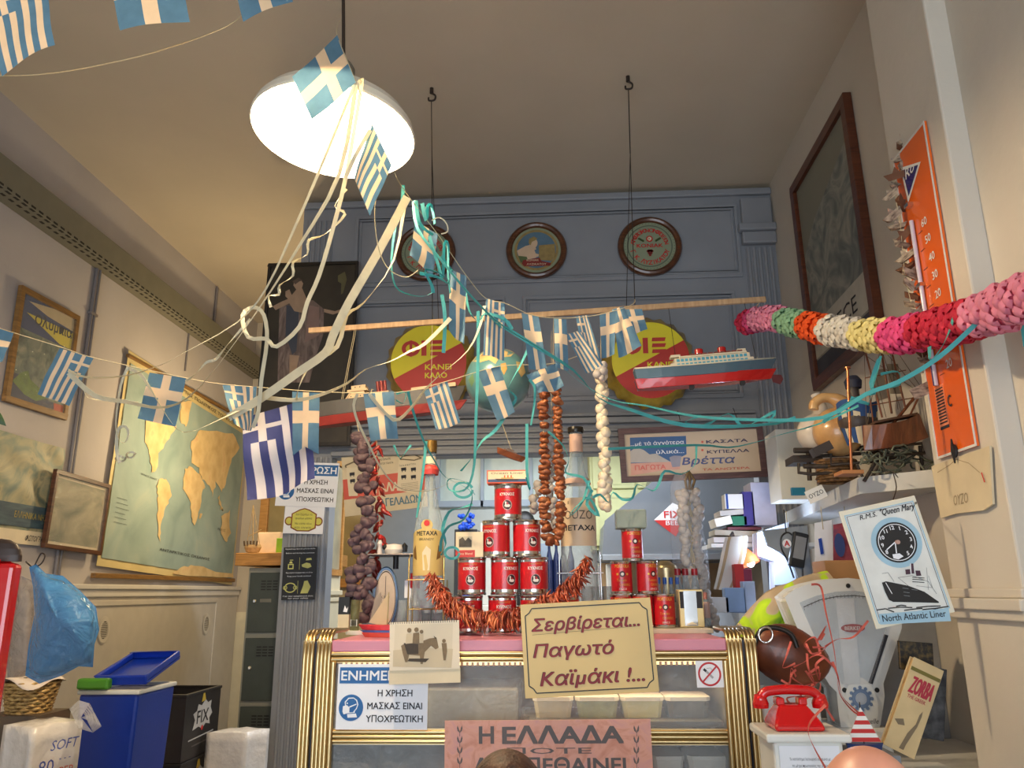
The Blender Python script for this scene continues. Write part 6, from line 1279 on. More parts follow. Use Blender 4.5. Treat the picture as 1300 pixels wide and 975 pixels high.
kbox('metal_cabinet', 'steel grey cabinet in the kitchen between scale and brandy bottle', 'cabinet', 505, 545, 722, 5.9, mat('cab_steel', (160, 172, 182), .4, var=.1), .3)
random.seed(4); c = A(594, 664, 5.9); m = MB(); m.lathe([(.03, 0), (.035, .06), (.02, .08), (.0, .08)], (c.x, 5.7 + .1, zk), 14); 
for k in range(26): a = random.uniform(0, 6.28); r_ = random.uniform(.01, .055); m.ball((c.x + r_ * math.cos(a), 5.8 + r_ * math.sin(a) * .3, c.z + random.uniform(-.05, .05)), random.uniform(.012, .024), 6, 4, jit=.2)
tag(m.build('blue_flower_bunch', mat('vivid_blue', (30, 84, 214), .5, var=.2)), 'vivid blue tufted bunch behind the tins in the kitchen', 'flowers')
m = MB(); c = A(666, 663, 5.7); m.b2((c.x - .06, 5.68, zk), (c.x + .06, 5.8, c.z - .06)); m.ball((c.x, 5.74, c.z - .0), (.075, .07, .085), 16, 10); tag(m.build('black_jar', BLACK), 'round-topped black kettle behind the upper row of swan tins', 'kettle')
for k in range(4):
    a = A(697 + 9 * k, 690, 5.8); tag(MB().lathe([(0, 0), (.026, 0), (.026, a.z - zk - .12), (.010, a.z - zk - .05), (.010, a.z - zk)], (a.x, 5.8, zk + .001), 14).lathe([(.012, a.z - zk), (.012, a.z - zk + .04), (0, a.z - zk + .04)], (a.x, 5.8, zk + .001), 10).build('dark_bottle', mat('dark_blue_glass', (24, 34, 70), .15, coat=.5)), 'dark blue bottle in the kitchen behind the fig string, %s' % ('leftmost of four', 'second from left', 'third from left', 'rightmost of four')[k], 'bottle', 'dark bottles in the kitchen')
# white kitchen sideboard seen under the hood, warm tiles behind
struct(MB().b2((.35, YD - .03, 1.36), (1.41, YD - .005, 1.76)), 'wall_tiles', mat('warm_tiles', (196, 160, 120), .4, var=.1))
kbox('white_tray_stack', 'white container under the cooker hood left', 'container', 770, 800, 716, 5.6, WHITE, .12)
# ================= right wall, pilaster and right corner =================
# framed GREECE poster
F = corners((1003, 245), (1070, 125), (1037, 497), X=XR - .022); w_, h = F.w, F.h
t = thing('framed_poster', 'tall brown-framed grey travel poster of ruins high on the right wall', 'poster', F.p(w_ / 2, 0))
MB().frame(F, 0, w_, 0, h, .055, -.02, .02).build('frame', wood('mahogany', (74, 34, 18), (104, 52, 28), .4, coat=.3), t, bev=.004)
MB().fbox(F, .05, w_ - .05, .05, h - .05, -.012, -.002).build('print', ramp_mat('grey_ruins', [(.25, (70, 76, 78)), (.45, (108, 112, 108)), (.6, (146, 144, 132)), (.75, (90, 96, 96))], scale=5, dist=1.8, detail=8), t)
m = MB(); m.poly(F, [(.055, h * .62), (w_ * .3, h * .72), (w_ * .6, h * .78), (w_ - .055, h * .85), (w_ - .055, h - .055), (.055, h - .055)], -.001, 0); m.fbox(F, .055, w_ - .055, .16, .34, -.001, 0, 1); m.fbox(F, .055, w_ - .055, .055, .15, -.001, 0, 2); m.text(F, 'GREECE', w_ * .45, .20, .085, w_ * .62, c=.0015, mi=3)
m.build('printing', [mat('poster_sky', (126, 124, 110), .6, var=.06, scale=3), mat('poster_band', (170, 166, 154), .6), mat('poster_dark', (56, 58, 68), .6), DARKINK], t)
# thermometer
F = Frame((PX - .004, 2.37, 1.80), (0, -1, 0), (0, 0, 1)); a = F.px(1170, 160); c_ = F.px(1243, 566); h = a[1] - c_[1]; F = Frame(F.p(c_[0], c_[1]) + V((0, .225, 0)), (0, -1, 0), (0, 0, 1)); w_ = .225
t = thing('enamel_thermometer', 'tall orange enamel wall thermometer with white numbers on the pilaster', 'thermometer', F.p(w_ / 2, 0)); ORN = mat('enamel_orange', (222, 96, 22), .22, var=.06, scale=6, coat=.5)
MB().fbox(F, 0, w_, 0, h, -.002, .006).build('plate', ORN, t, bev=.002)
MB().frame(F, 0, w_, 0, h, .007, .006, .0075).build('white_edge', mat('worn_white', (214, 212, 206), .4, var=.1, scale=60), t)
K = lambda pts: [F.px(*q) for q in pts]
m = MB(); m.poly(F, K([(1146, 213), (1172, 205), (1156, 258)]), .0075, 1); m.poly(F, K([(1149, 216), (1169, 209), (1157, 249)]), .0085, 0); a, b_ = F.px(1159, 222); m.text(F, 'Ro', a, b_, .035, .06, shear=.2, bold=.03, c=.0095, mi=1)
for s_, x, y in (('60', 1177, 286), ('50', 1182, 307), ('40', 1187, 330), ('30', 1191, 353), ('20', 1195, 377), ('10', 1199, 402), ('0', 1202, 424), ('10', 1206, 444), ('20', 1209, 466)):
    a, b_ = F.px(x, y); m.text(F, s_, a, b_, .026, None, bold=.03, c=.008, mi=1); m.fbox(F, w_ * .40, w_ * .52, b_ - .008, b_ - .007, .006, .0075, 2)
a, b_ = F.px(1210, 516); m.text(F, 'C', a, b_, .035, .02, bold=.04, c=.008, mi=2); bb0 = F.px(1196, 545)[1]; bb1 = F.px(1190, 492)[1]
for k in range(12): z_ = bb0 + .012 + (bb1 - bb0 - .015) * k / 12; m.fbox(F, w_ * .22, w_ * .42, z_, z_ + .004, .007, .0078, 2)
m.fbox(F, w_ * .22, w_ * .44, bb0 - .004, bb0 + .004, .0062, .008, 2)
m.build('printing', [mat('enamel_navy', (44, 40, 110), .25, var=0, coat=.4), LABW, DARKINK], t)
MB().fbox(F, w_ * .2, w_ * .44, bb0, bb1, .006, .007).build('bulb_panel', mat('enamel_salmon', (226, 130, 90), .3), t)
MB().tube([F.p(w_ * .33, bb1, .014), F.p(w_ * .33, F.px(1158, 285)[1], .014)], .0065, 10).build('glass_tube', mat('tube_glass', (200, 190, 200), .1, var=0, coat=.6), t); MB().tube([F.p(w_ * .33, bb1, .0205), F.p(w_ * .33, h * .45, .0205)], .0025, 6).build('liquid', mat('spirit_blue', (60, 50, 90), .3), t)
for b_ in (.27, .52, .79): MB().fbox(F, w_ * .27, w_ * .39, h * b_, h * b_ + .012, .006, .023).build('tube_clip', CHROME, t)
m = MB(); cb_ = F.p(w_ * .52, .005, .012); m.ball(cb_, (.008, .012, .02), 8, 6); m.poly(Frame(cb_, F.u, F.v), [(-.01, .0), (.0, .035), (.012, .0), (.0, -.035)], .006, 0, .004); tag(m.build('bird_clip', BLACK), 'small black bird-shaped clip at the foot of the orange thermometer', 'clip')
# old envelope with twine
F2 = Frame((PX - .007, 2.34, 0), (0, -1, 0), (0, 0, 1)); t = thing('old_pouch', 'aged cream paper pouch hanging below the orange thermometer', 'pouch', F2.p(.1, F2.px(1215, 655)[1]))
P = [F2.px(*q) for q in ((1184, 592), (1258, 566), (1262, 640), (1250, 648), (1215, 652), (1196, 658))]; PM_ = mat('aged_paper', (206, 190, 158), .8, var=.1, scale=8)
MB().poly(F2, P, .004, 0, .006).build('paper', PM_, t); q = [F2.px(*q) for q in ((1192, 600), (1208, 590), (1216, 583), (1232, 588), (1246, 600))]
MB().line(F2, q, .002, .0045).text(F2, 'ΟΥΖΟ', F2.px(1222, 640)[0], F2.px(1222, 640)[1], .03, .08, shear=.2, c=.0048).build('faint_writing', mat('faint_ink', (150, 130, 100), .7), t); MB().tube([F2.p(*F2.px(1250, 600), .008), F2.p(*F2.px(1254, 612), .008)], .0015, 5).build('red_thread', RED, t)
# garland of folded newspaper boats
NEWS = ramp_mat('newsprint', [(.35, (84, 70, 60)), (.5, (150, 132, 112)), (.7, (186, 170, 146))], scale=40, stretch=(1, 1, 3), rough=.8); BRN = mat('brown_kraft', (104, 66, 44), .8, var=.2, scale=20)
def pboat(seed, m_):
    m = MB(); L, H_, W = .035, .020, .010
    m.add([(-L, 0, H_), (L, 0, H_), (-L * .6, W, 0), (L * .6, W, 0), (-L * .6, -W, 0), (L * .6, -W, 0), (0, 0, H_ * 1.9), (0, W * .6, .004), (0, -W * .6, .004), (-L * .5, 0, .006), (L * .5, 0, .006)], [(0, 2, 3, 1), (0, 1, 5, 4), (0, 4, 2), (1, 3, 5), (2, 4, 5, 3), (9, 10, 6)]); m.add([(-L, 0, H_), (-L * .2, W * 1.4, H_ * .6), (L * .2, W * 1.4, H_ * .6), (L, 0, H_)], [(0, 1, 2, 3)]); return proto(m, 'paper_boat', [m_])
P_ = [pboat(0, NEWS), pboat(1, BRN), pboat(2, NEWS)]; random.seed(21); t = thing('paper_boat_garland', 'string of tiny folded newspaper boats hanging beside the orange thermometer', 'garland', AX(1165, 425, 1.10))
Yn = 2.33; path = smooth_path([A(x, y, Yn) for x, y in ((1150, 180), (1141, 215), (1137, 245), (1143, 285), (1146, 320), (1150, 355), (1158, 390), (1166, 430), (1172, 455))], 6); pl = []
for k in range(24):
    p = path[int(k * (len(path) - 1) / 23)]; rot = Matrix.Rotation(random.uniform(-.9, .9), 3, 'Y') @ Matrix.Rotation(random.uniform(-.8, .8), 3, 'Z') @ Matrix.Rotation(random.uniform(-.5, .5), 3, 'X'); pl.append((p + V((random.uniform(-.015, .015), random.uniform(-.01, .01), -.01)), rot, random.uniform(.75, 1.15)))
place_all('paper_boat', P_, t, pl); drop(P_); MB().tube(path, .001, 4).tube([path[0], V((PX, 2.30, path[0].z + .03))], .001, 4).build('string', STRINGM, t)
tag(MB().fbox(Frame(A(1162, 508, 2.36), (1, 0, .45), (-.3, 0, 1)), 0, .065, 0, .035, 0, .001).build('newspaper_scrap', NEWS), 'small folded newspaper scrap on the thermometer lower left edge', 'paper')
# tissue garland
t = thing('tissue_garland', 'thick honeycomb tissue paper garland in pink, red, yellow, white, orange and green', 'garland', A(1090, 450, 2.5))
gpts = [(946, 410, 3.42), (975, 404, 3.2), (1010, 410, 2.98), (1050, 419, 2.74), (1090, 424, 2.52), (1130, 427, 2.32), (1180, 419, 2.10), (1230, 406, 1.90), (1280, 388, 1.72), (1345, 362, 1.52)]
path = smooth_path([A(*q) for q in gpts], 24); Ls = [0]
for a, b in zip(path, path[1:]): Ls.append(Ls[-1] + (b - a).length)
def at_len(s_):
    for i in range(len(Ls) - 1):
        if Ls[i + 1] >= s_: f_ = (s_ - Ls[i]) / max(1e-9, Ls[i + 1] - Ls[i]); return path[i].lerp(path[i + 1], f_), (path[i + 1] - path[i]).normalized(), (i + f_) / 24
    return path[-1], (path[-1] - path[-2]).normalized(), len(gpts) - 1
def tis(n, c): return mat('tissue_' + n, c, .75, var=.15, scale=16, trans=.35)
segs = [(0, .35, 'crimson', (216, 50, 90)), (.35, .55, 'magenta', (220, 80, 140)), (.55, 1.55, 'rose', (240, 156, 190)), (1.55, 2.3, 'green', (150, 196, 160)), (2.3, 3.0, 'orange', (236, 92, 30)), (3.0, 4.0, 'white', (226, 222, 214)), (4.0, 4.95, 'yellow', (246, 234, 164)), (4.95, 5.75, 'hot_pink', (238, 84, 150)), (5.75, 7.15, 'red', (216, 44, 76)), (7.15, 9.1, 'pink', (244, 156, 186))]
sm_ = {s_[2]: MB() for s_ in segs}; s_ = 0; ring = 0; random.seed(2)
while s_ < Ls[-1]:
    p, d, idx = at_len(s_); d = -d
    name = next((q[2] for q in segs if q[0] <= idx < q[1]), 'pink'); m = sm_[name]
    x = d.cross(V((0, 0, 1))).normalized(); y = d.cross(x); r = .048 * (1 + .05 * math.sin(ring * 1.7)); npet = 8
    for k in range(npet):
        a0 = 2 * math.pi * (k + .5 * (ring % 2)) / npet + .1 * math.sin(ring * 2.3); vs = []; jz = random.uniform(-.004, .004); jr = random.uniform(.93, 1.08)
        for i in range(6):
            u_ = i / 5; wv = .48 * math.sqrt(max(0, 1 - max(0, (u_ - .55) / .45) ** 2 * .96))
            for j in range(5):
                t_ = (j - 2) / 2; aa = a0 + t_ * wv; rr2 = r * jr * (.55 + .45 * math.sin(u_ * 1.9)) + (1 - t_ * t_) * .009
                vs.append(p + (x * math.cos(aa) + y * math.sin(aa)) * rr2 + d * (.030 - .060 * u_ + jz))
        m.add(vs, [(i * 5 + j, i * 5 + j + 1, (i + 1) * 5 + j + 1, (i + 1) * 5 + j) for i in range(5) for j in range(4)], 0, True)
    m.tube([p - d * .02, p + d * .02], r * .80, 12, caps=False); s_ += .025; ring += 1
for q in segs: sm_[q[2]].build('tissue_segment', tis(q[2], q[3]), t)['label'] = q[2].replace('_', ' ') + ' tissue segment'
MB().tube(path, .002, 5).tube([path[0], S1 - V((.03, .0, .013))], .002, 5).build('cord', STRINGM, t)
for o in t.children:
    if o.name.startswith('tissue'): o['kind'] = 'stuff'
def adopt(p_, c):
    c.parent = p_; c.location = c.location - p_.location; [c.pop(k) for k in ('label', 'category', 'group') if k in c.keys()]
# --- corner shelf
SH = mat('shelf_white', (206, 206, 202), .45, var=.04); sz0, sz1 = 1.80, 1.862
poly = [AZ(968, 674, sz0), AZ(1091, 627, sz0), AZ(1187, 618, sz0), V((XR - .001, AZ(1187, 618, sz0).y - .0, sz0)), V((XR - .001, 4.45, sz0)), V((AZ(968, 674, sz0).x, 4.45, sz0))]
poly[0] = V((poly[0].x, min(poly[0].y, 4.4), sz0)); poly[5] = V((poly[0].x, 4.45, sz0)); poly[2] = V((min(poly[2].x, XR - .002), poly[2].y, sz0))
n = len(poly); up = [p + V((0, 0, sz1 - sz0)) for p in poly]
tag(MB().add(poly + up, [tuple(range(n))[::-1], tuple(range(n, 2 * n))] + [(i, (i + 1) % n, n + (i + 1) % n, n + i) for i in range(n)]).build('corner_shelf', SH), 'white chamfered corner shelf carrying gourds and model ships on the right wall', 'shelf')
def sh(x, Y, y=None): p = A(x, 600, Y); return V((p.x, Y, sz1 + .001))
def shb(name, lab, cat, x0, x1, yt, Y, m_, d=.1, **k):
    a, b_ = A(x0, yt, Y), A(x1, yt, Y); return tag(MB().b2((a.x, Y, sz1 + .001), (b_.x, Y + d, a.z)).build(name, m_, **k), lab, cat)
shb('white_carton', 'tall blank off-white carton standing at the left end of the corner shelf', 'box', 984, 1030, 545, 3.78, mat('carton', (214, 212, 200), .6, var=.03), .2, bev=.003)
c = sh(1011, 3.5); c = A(1011, 630, 3.5); shb('teal_card', 'small teal and white card on the edge of the corner shelf', 'card', 1005, 1022, 619, 3.60, mat('teal_print', (30, 120, 150), .5, var=.1), .02)
F = Frame(A(1029, 634, 3.05), (1, 0, .12), (-.05, 0, 1)); F.o.z = sz1 - .02; F.o.y = AZ(1040, 640, sz0).y - .12; 
F = corners((1027, 622), (1049, 612), (1029, 640), Y=3.28); t = thing('price_tag', 'small torn white paper tag hanging on the shelf edge', 'tag', F.p(F.w / 2, 0)); MB().fbox(F, 0, F.w, 0, F.h, 0, .001).build('paper', PAPER, t); MB().text(F, 'ΟΥΖΟ', F.w / 2, F.h * .35, F.h * .35, F.w * .8, c=.002).build('writing', DARKINK, t)
# gourds
GW = ramp_mat('gourd_white', [(.3, (190, 176, 160)), (.6, (222, 214, 200))], scale=8, rough=.35, coat=.3); GT = ramp_mat('gourd_tan', [(.3, (176, 126, 74)), (.6, (212, 168, 112)), (.8, (226, 190, 136))], scale=9, rough=.3, coat=.4)
def gourd(lab, cx, cy, r, Y, neck, m_, group='gourds on the corner shelf'):
    c = A(cx, cy, Y); t = thing('gourd', lab, 'gourd', c - V((0, 0, r)), group); MB().ball(c, (r, r * .9, r), 24, 16).build('body', m_, t)
    pts = smooth_path([c] + [A(x, y, Y) for x, y in neck], 6); n = len(pts); MB().tube(pts, [r * .55 - (r * .55 - .020) * min(1, i / (n * .5)) for i in range(n)], 14).build('neck', m_, t); return t
zg = sz1
def cz_(cx, r, Y): # picture height that puts a ball of radius r on what carries it
    return None
gourd('pale cream gourd at the left of the shelf group', 1037, 550, .082, 3.3, [(1042, 520), (1038, 508), (1035, 500)], GW)
gourd('tan bottle gourd with long bent neck on the corner shelf', 1064, 548, .10, 3.2, [(1072, 520), (1062, 508), (1045, 505), (1034, 512), (1033, 520)], GT)
t = gourd('gourd wrapped in a blue and cream striped flag cloth', 1089, 535, .075, 3.1, [(1085, 505), (1083, 492)], mat('dark_gourd', (70, 60, 56), .5))
c = A(1089, 535, 3.1); m = MB()
m.grid(lambda u, v: c + V((.079 * math.sin((u - .5) * 3.0) * (1 - .35 * v * v), -.074 * math.cos((u - .5) * 3.0) * (1 - .3 * v), .07 - .17 * v + .01 * math.sin(8 * u))), 18, 8, mf=lambda i, j: (i // 2) % 2 if j > 1 else 0)
m.build('striped_cloth', [mat('cloth_blue', (40, 76, 130), .8, var=.1), mat('cloth_cream', (214, 200, 170), .8, var=.08)], t); MB().lathe([(.03, 0), (.034, .03), (.02, .05), (0, .055)], A(1083, 487, 3.1) - V((0, 0, .02)), 14).build('dark_knob', mat('navy_knob', (40, 44, 66), .6), t)
# what carries the gourds: dark brackets and baskets
IR = mat('rusty_iron', (64, 54, 46), .6, .3, var=.25, scale=30)
t = thing('iron_brackets', 'heap of dark iron bars and angle brackets under the gourds', 'ironwork', sh(1045, 3.25))
m = MB()
def bar(m, pts, Y, r=.007): m.tube([A(x, y, Y) for x, y in pts], r, 6)
for pts, Y, r in (([(1008, 572), (1040, 572), (1110, 568), (1150, 566)], 3.2, .012), ([(1015, 580), (1060, 578), (1120, 574)], 3.22, .008), ([(1014, 588), (1014, 600), (1030, 602), (1060, 600)], 3.15, .007), ([(1055, 576), (1055, 590), (1110, 586), (1140, 580)], 3.1, .006), ([(1020, 592), (1050, 592)], 3.1, .010), ([(1088, 590), (1098, 612)], 3.05, .006), ([(1120, 572), (1097, 611)], 3.0, .007), ([(1128, 575), (1103, 611)], 3.02, .006), ([(1130, 566), (1170, 563), (1174, 575), (1120, 578)], 2.95, .006), ([(1026, 575), (1028, 610)], 3.3, .01), ([(1168, 566), (1172, 606)], 3.0, .008), ([(1118, 572), (1118, 606)], 3.15, .008)): bar(m, pts, Y, r)
m.build('bars', IR, t)['kind'] = 'stuff'
m = MB(); F = Frame(A(1032, 582, 3.12), (1, 0, .45), (0, 0, 1)); m.fbox(F, 0, .075, 0, .035, 0, .05); m.build('wooden_block', mat('dark_block', (60, 52, 48), .6), t)
m = MB(); F = Frame(A(1006, 588, 3.3), (1, 0, 0), (0, 0, 1)); m.fbox(F, 0, .12, .0, .03, -.1, .02); m.build('wedge', mat('dark_block', (60, 52, 48)), t)
c = sh(1062, 3.2); t = thing('shelf_basket', 'small brown wicker basket low on the corner shelf under the iron bars', 'basket', c)
m = MB()
for k in range(8): m.tube([c + V(((.075 + .004 * math.sin(j * math.pi / 2 + k * math.pi)) * math.cos(2 * math.pi * j / 32), (.06) * math.sin(2 * math.pi * j / 32), .006 + .0115 * k)) for j in range(33)], .0062, 5, caps=False)
m.build('weave', ramp_mat('old_wicker', [(.35, (84, 56, 30)), (.6, (136, 98, 56))], scale=60, detail=2, bump=.4), t)
random.seed(8); c = sh(1140, 2.98); t = thing('twine_tangle', 'tangle of grey-green netting and twine at the right end of the corner shelf', 'netting', c); m = MB()
for k in range(26):
    p0_ = c + V((random.uniform(-.10, .10), random.uniform(-.05, .05), random.uniform(.012, .09))); pts = [p0_]
    for j in range(5): q_ = pts[-1] + V((random.uniform(-.05, .05), random.uniform(-.02, .02), random.uniform(-.035, .035))); q_.z = max(sz1 + .008, q_.z); pts.append(q_)
    m.tube(smooth_path(pts, 4), .0035, 5)
m.build('twine', ramp_mat('netting', [(.35, (70, 74, 62)), (.6, (120, 124, 104)), (.8, (160, 160, 140))], scale=20), t)['kind'] = 'stuff'
# copper rod on wooden foot
a, b_ = A(1076, 468, 2.95), A(1082, 606, 2.95); b_.z = max(b_.z, sz1 + .012); t = thing('copper_rod', 'thin upright copper rod on a wooden foot at the shelf corner', 'rod', b_); MB().tube([a, b_], .0055, 8).lathe([(0, 0), (.012, 0), (.012, .006), (0, .006)], a, 12).build('rod', mat('copper', (196, 124, 84), .3, .8), t); MB().box((b_.x, b_.y + .03, sz1 + .008), (.08, .09, .014)).build('foot', mat('foot_wood', (180, 120, 70), .6), t, bev=.002)
# wooden sailing ship model
Ys = 2.95; a, b_ = A(1100, 560, Ys), A(1184, 520, Ys); t = thing('model_sailing_ship', 'brown wooden model sailing ship with bare masts, right end of the corner shelf', 'model ship', A(1140, 575, Ys))
Fh = Frame(A(1098, 576, Ys), A(1178, 560, Ys) - A(1098, 576, Ys), (0, 0, 1)); Lh = .25; m = MB(); HULLW = wood('hull_brown', (84, 40, 20), (136, 76, 42), .35, (14, 3, 3), coat=.3)
vs, fs = hull(Fh, Lh, [.1, .5, .8, .95, 1, 1, .95, .85, .75, .6], .0, .085, .055, .45, .02, -.08); m.add(vs, fs); m.build('hull', HULLW, t, bev=.002)
m = MB(); q = lambda x, y, dy=0: A(x, y, Ys + dy)
for p0_, p1_, r in (((1120, 530), (1097, 440), .004), ((1132, 525), (1118, 440), .0045), ((1150, 520), (1128, 430), .004), ((1128, 545), (1163, 502), .006), ((1155, 528), (1172, 492), .004), ((1110, 548), (1104, 500), .003), ((1103, 515), (1160, 505), .002), ((1098, 480), (1150, 470), .002)): m.tube([q(*p0_), q(*p1_)], r, 6)
m.build('masts', HULLW, t); m = MB()
for p0_, p1_ in (((1118, 440), (1100, 545)), ((1118, 440), (1145, 525)), ((1128, 430), (1175, 500)), ((1128, 430), (1140, 520)), ((1097, 440), (1100, 540)), ((1110, 470), (1125, 530)), ((1118, 440), (1168, 498)), ((1097, 450), (1170, 500))): m.tube([q(*p0_, .01), q(*p1_, .01)], .0012, 4)
m.build('rigging', mat('rigging', (110, 92, 72), .8), t)['kind'] = 'stuff'
m = MB()
for P in ([(1108, 470), (1122, 468), (1128, 505), (1112, 510)], [(1126, 462), (1140, 462), (1146, 500), (1130, 500)]): m.add([q(*p_, .015) for p_ in P], [(0, 1, 2, 3)])
m.build('sail', mat('ghost_sail', (160, 146, 124), .8, trans=.3), t); MB().fbox(Fh, .06, .22, .1, .108, -.035, .035).build('deck', mat('deck_wood', (90, 62, 44), .6), t)
# --- stack of papers and books, strap, machine panel (deep right)
Yq = 4.15
t = thing('wall_rack', 'small grey rack under the paper pile by the opening', 'rack', A(935, 692, Yq)); a, b_ = A(903, 690, Yq), A(984, 690, Yq); MB().b2((a.x, Yq, a.z - .02), (1.40, Yq + .28, a.z)).build('board', SH, t); zr = a.z
def rb(name, lab, cat, x0, x1, yt, yb, m_, dy=0, d=.16, rz=0):
    a, b_ = A(x0, yb, Yq), A(x1, yt, Yq); m = MB(); c = (V((a.x, Yq + dy, a.z)) + V((b_.x, Yq + dy + d, b_.z))) / 2; m.box(c, (b_.x - a.x, d, b_.z - a.z), Matrix.Rotation(R(rz), 3, 'Y')); return tag(m.build(name, m_, bev=.002), lab, cat)
MG = mat('magazine_grey', (196, 192, 190), .5, var=.1); 
rb('magazine', 'thick grey magazine at the bottom of the paper pile', 'magazine', 906, 972, 681, 689, MG); rb('magazine', 'pale magazine second from the bottom of the paper pile', 'magazine', 908, 966, 673, 680.5, mat('magazine_cream', (176, 170, 156), .6, var=.1), .01, rz=3)
rb('magazine', 'dark red-edged magazine in the paper pile', 'magazine', 925, 968, 668, 672.5, mat('magazine_red', (110, 50, 60), .5), .02); rb('green_folder', 'green folder in the middle of the paper pile', 'folder', 930, 948, 655, 667, mat('folder_green', (30, 120, 90), .5)); rb('magazine', 'white paper wad left of the green folder', 'paper', 908, 929, 656, 667, PAPER, 0, rz=-12)
rb('magazine', 'grey paper layer on top of the green folder', 'paper', 914, 944, 647, 654, MG, 0, rz=-4); rb('medicine_box', 'blue and white small box on top of the paper pile', 'box', 921, 944, 627, 646, NW, 0, .08); rb('purple_book', 'upright purple-blue book beside the small blue box', 'book', 945, 956, 624, 667, mat('book_purple', (64, 56, 140), .5), -.0); rb('white_box', 'pale lilac box at the right of the purple book', 'box', 957, 982, 612, 667, mat('lilac_box', (190, 190, 214), .5), 0)
a, b_ = A(921, 627, Yq), A(925, 646, Yq); MBX = bpy.data.objects['medicine_box']; adopt(MBX, MB().b2((a.x, Yq - .003, b_.z), (b_.x, Yq - .0005, a.z)).build('blue_band', mat('band_blue', (24, 70, 160), .5)))
# hanging striped paper band
pts = [(929, 682), (921, 700), (915, 725), (909, 748)]; m = MB(); Yb_ = 3.9
def stf(u, v): l = A(921 - 16 * v ** .8, 682 + 66 * v, Yb_); r_ = A(949 - 20 * v ** 1.6 + 0, 680 + 70 * v, Yb_); return l.lerp(r_, u) + V((0, -.03 * math.sin(v * 2.5) - .01 * math.sin(u * 3), 0))
m.grid(stf, 8, 12, mf=lambda i, j: 1 if i in (1, 6) else 0); t = thing('hanging_band', 'pale woven paper band with tan stripes hanging under the paper pile', 'strap', A(915, 750, Yb_)); m.build('band', [mat('band_cream', (206, 200, 190), .8, var=.06, trans=.2), mat('band_tan', (176, 150, 116), .8, var=.06)], t); MB().tube([A(925, 683, Yb_), A(930, 676, Yb_ + .1), A(935, 691, Yq)], .006, 6).build('clip', IR, t)
# orange desk lamp
c = A(950, 712, 3.98); t = thing('desk_lamp', 'small orange desk lamp shining in the corner behind the scale', 'lamp', c); MB().lathe([(.05, -.02), (.045, .01), (.02, .06), (.012, .075)], c, 22, (-.35, .2, 1)).build('shade', mat('orange_shade', (226, 110, 60), .5, trans=.5), t); MB().ball(c + V((.01, 0, -.01)), .02, 12, 8).build('bulb', mat('cool_bulb', (230, 240, 255), .5, emit=25, var=0), t); MB().tube([c + V((-.01, .01, .07)), A(940, 690, 4.1)], .005, 6).build('arm', CHROME, t)
Yw = 3.9
def wb(name, lab, cat, P, m_, Y=Yw, th=.03, bev=.003): 
    F = Frame((0, Y, 0), (1, 0, 0), (0, 0, 1)); return tag(MB().poly(F, [F.px(*q) for q in P], 0, 0, th).build(name, m_, bev=bev), lab, cat)
BW = mat('pale_blue_plastic', (200, 214, 236), .4, var=.04)
zc_ = A(950, 778, 3.7).z; tag(MB().b2((.80, 3.62, 0), (XR - .002, 4.3, zc_)).build('side_worktop', BW), 'pale worktop in the lit corner behind the scale', 'worktop')
wb('coffee_grinder', 'white curved plastic appliance in the blue-lit corner', 'appliance', [(962, 677), (1000, 664), (1000, 700), (1008, 720), (1012, 752), (1010, 779), (985, 779), (984, 712), (963, 705)], BW, 3.95, .1)
wb('grey_board', 'grey rounded board carrying the hanging black device', 'board', [(970, 674), (1024, 668), (1030, 730), (1015, 736), (1006, 712), (990, 700), (975, 692)], mat('board_grey', (140, 146, 150), .5), 3.80, .02)
t = thing('black_device', 'black handheld device hanging on a looped black cord', 'device', A(1020, 722, 3.72)); F = Frame(A(1012, 690, 3.72), (1, 0, -.25), (.25, 0, 1)); MB().fbox(F, -.03, .04, -.11, .05, 0, .03).build('body', BLACK, t, bev=.008); m = MB(); m.fbox(F, -.018, .03, -.07, .03, .0302, .031, 0); m.build('label', mat('device_label', (130, 132, 136), .5), t); MB().tube(smooth_path([A(x, y, 3.72) for x, y in ((1008, 734), (1000, 712), (992, 696), (992, 682), (1000, 676), (1008, 682), (1012, 690), (1018, 715), (1019, 732))], 5), .004, 6).build('cord', BLACK, t)
t = thing('red_letter_tag', 'small white tag with a red letter A beside the black device', 'tag', A(999, 692, 3.70)); F = Frame(A(999, 690, 3.70), (1, 0, 0), (0, 0, 1)); MB().disc(F, 0, 0, .02, 0, 0, 16).build('tag', NW, t); MB().text(F, 'A', 0, -.012, .026, bold=.05, c=.002).build('letter', RED, t)
ps = wb('price_sheet', 'white sheet with a blue bar behind the scale', 'sheet', [(1034, 664), (1056, 660), (1058, 716), (1035, 722)], NW, 3.6, .003, 0); adopt(ps, wb('blue_bar', 'blue printed bar on the white sheet behind the scale', 'print', [(1039, 684), (1043, 683), (1046, 703), (1042, 704)], mat('bar_blue', (30, 70, 170), .5), 3.595, .002, 0))
rp_ = wb('red_photo', 'reddish photograph with a blue oval in plastic, left of the liner poster', 'photo', [(1058, 666), (1094, 660), (1094, 716), (1058, 720)], ramp_mat('red_photo', [(.35, (120, 40, 60)), (.55, (160, 70, 86)), (.7, (90, 60, 100))], scale=14), 3.5, .003, 0)
F = Frame((0, 3.494, 0), (1, 0, 0), (0, 0, 1)); a, b_ = F.px(1066, 692); adopt(rp_, MB().disc(F, a, b_, .022, 0, 0, 20, .05).build('blue_oval', mat('oval_blue', (50, 70, 130), .5)))
for o_, X_, Y_ in ((ps, 1045, 3.6), (rp_, 1075, 3.5), (bpy.data.objects['grey_board'], 1000, 3.8)): p_ = A(X_, 672, Y_); adopt(o_, MB().tube([p_, (p_.x, p_.y, sz0 + .01)], .002, 5).build('hanging_cord', STRINGM))
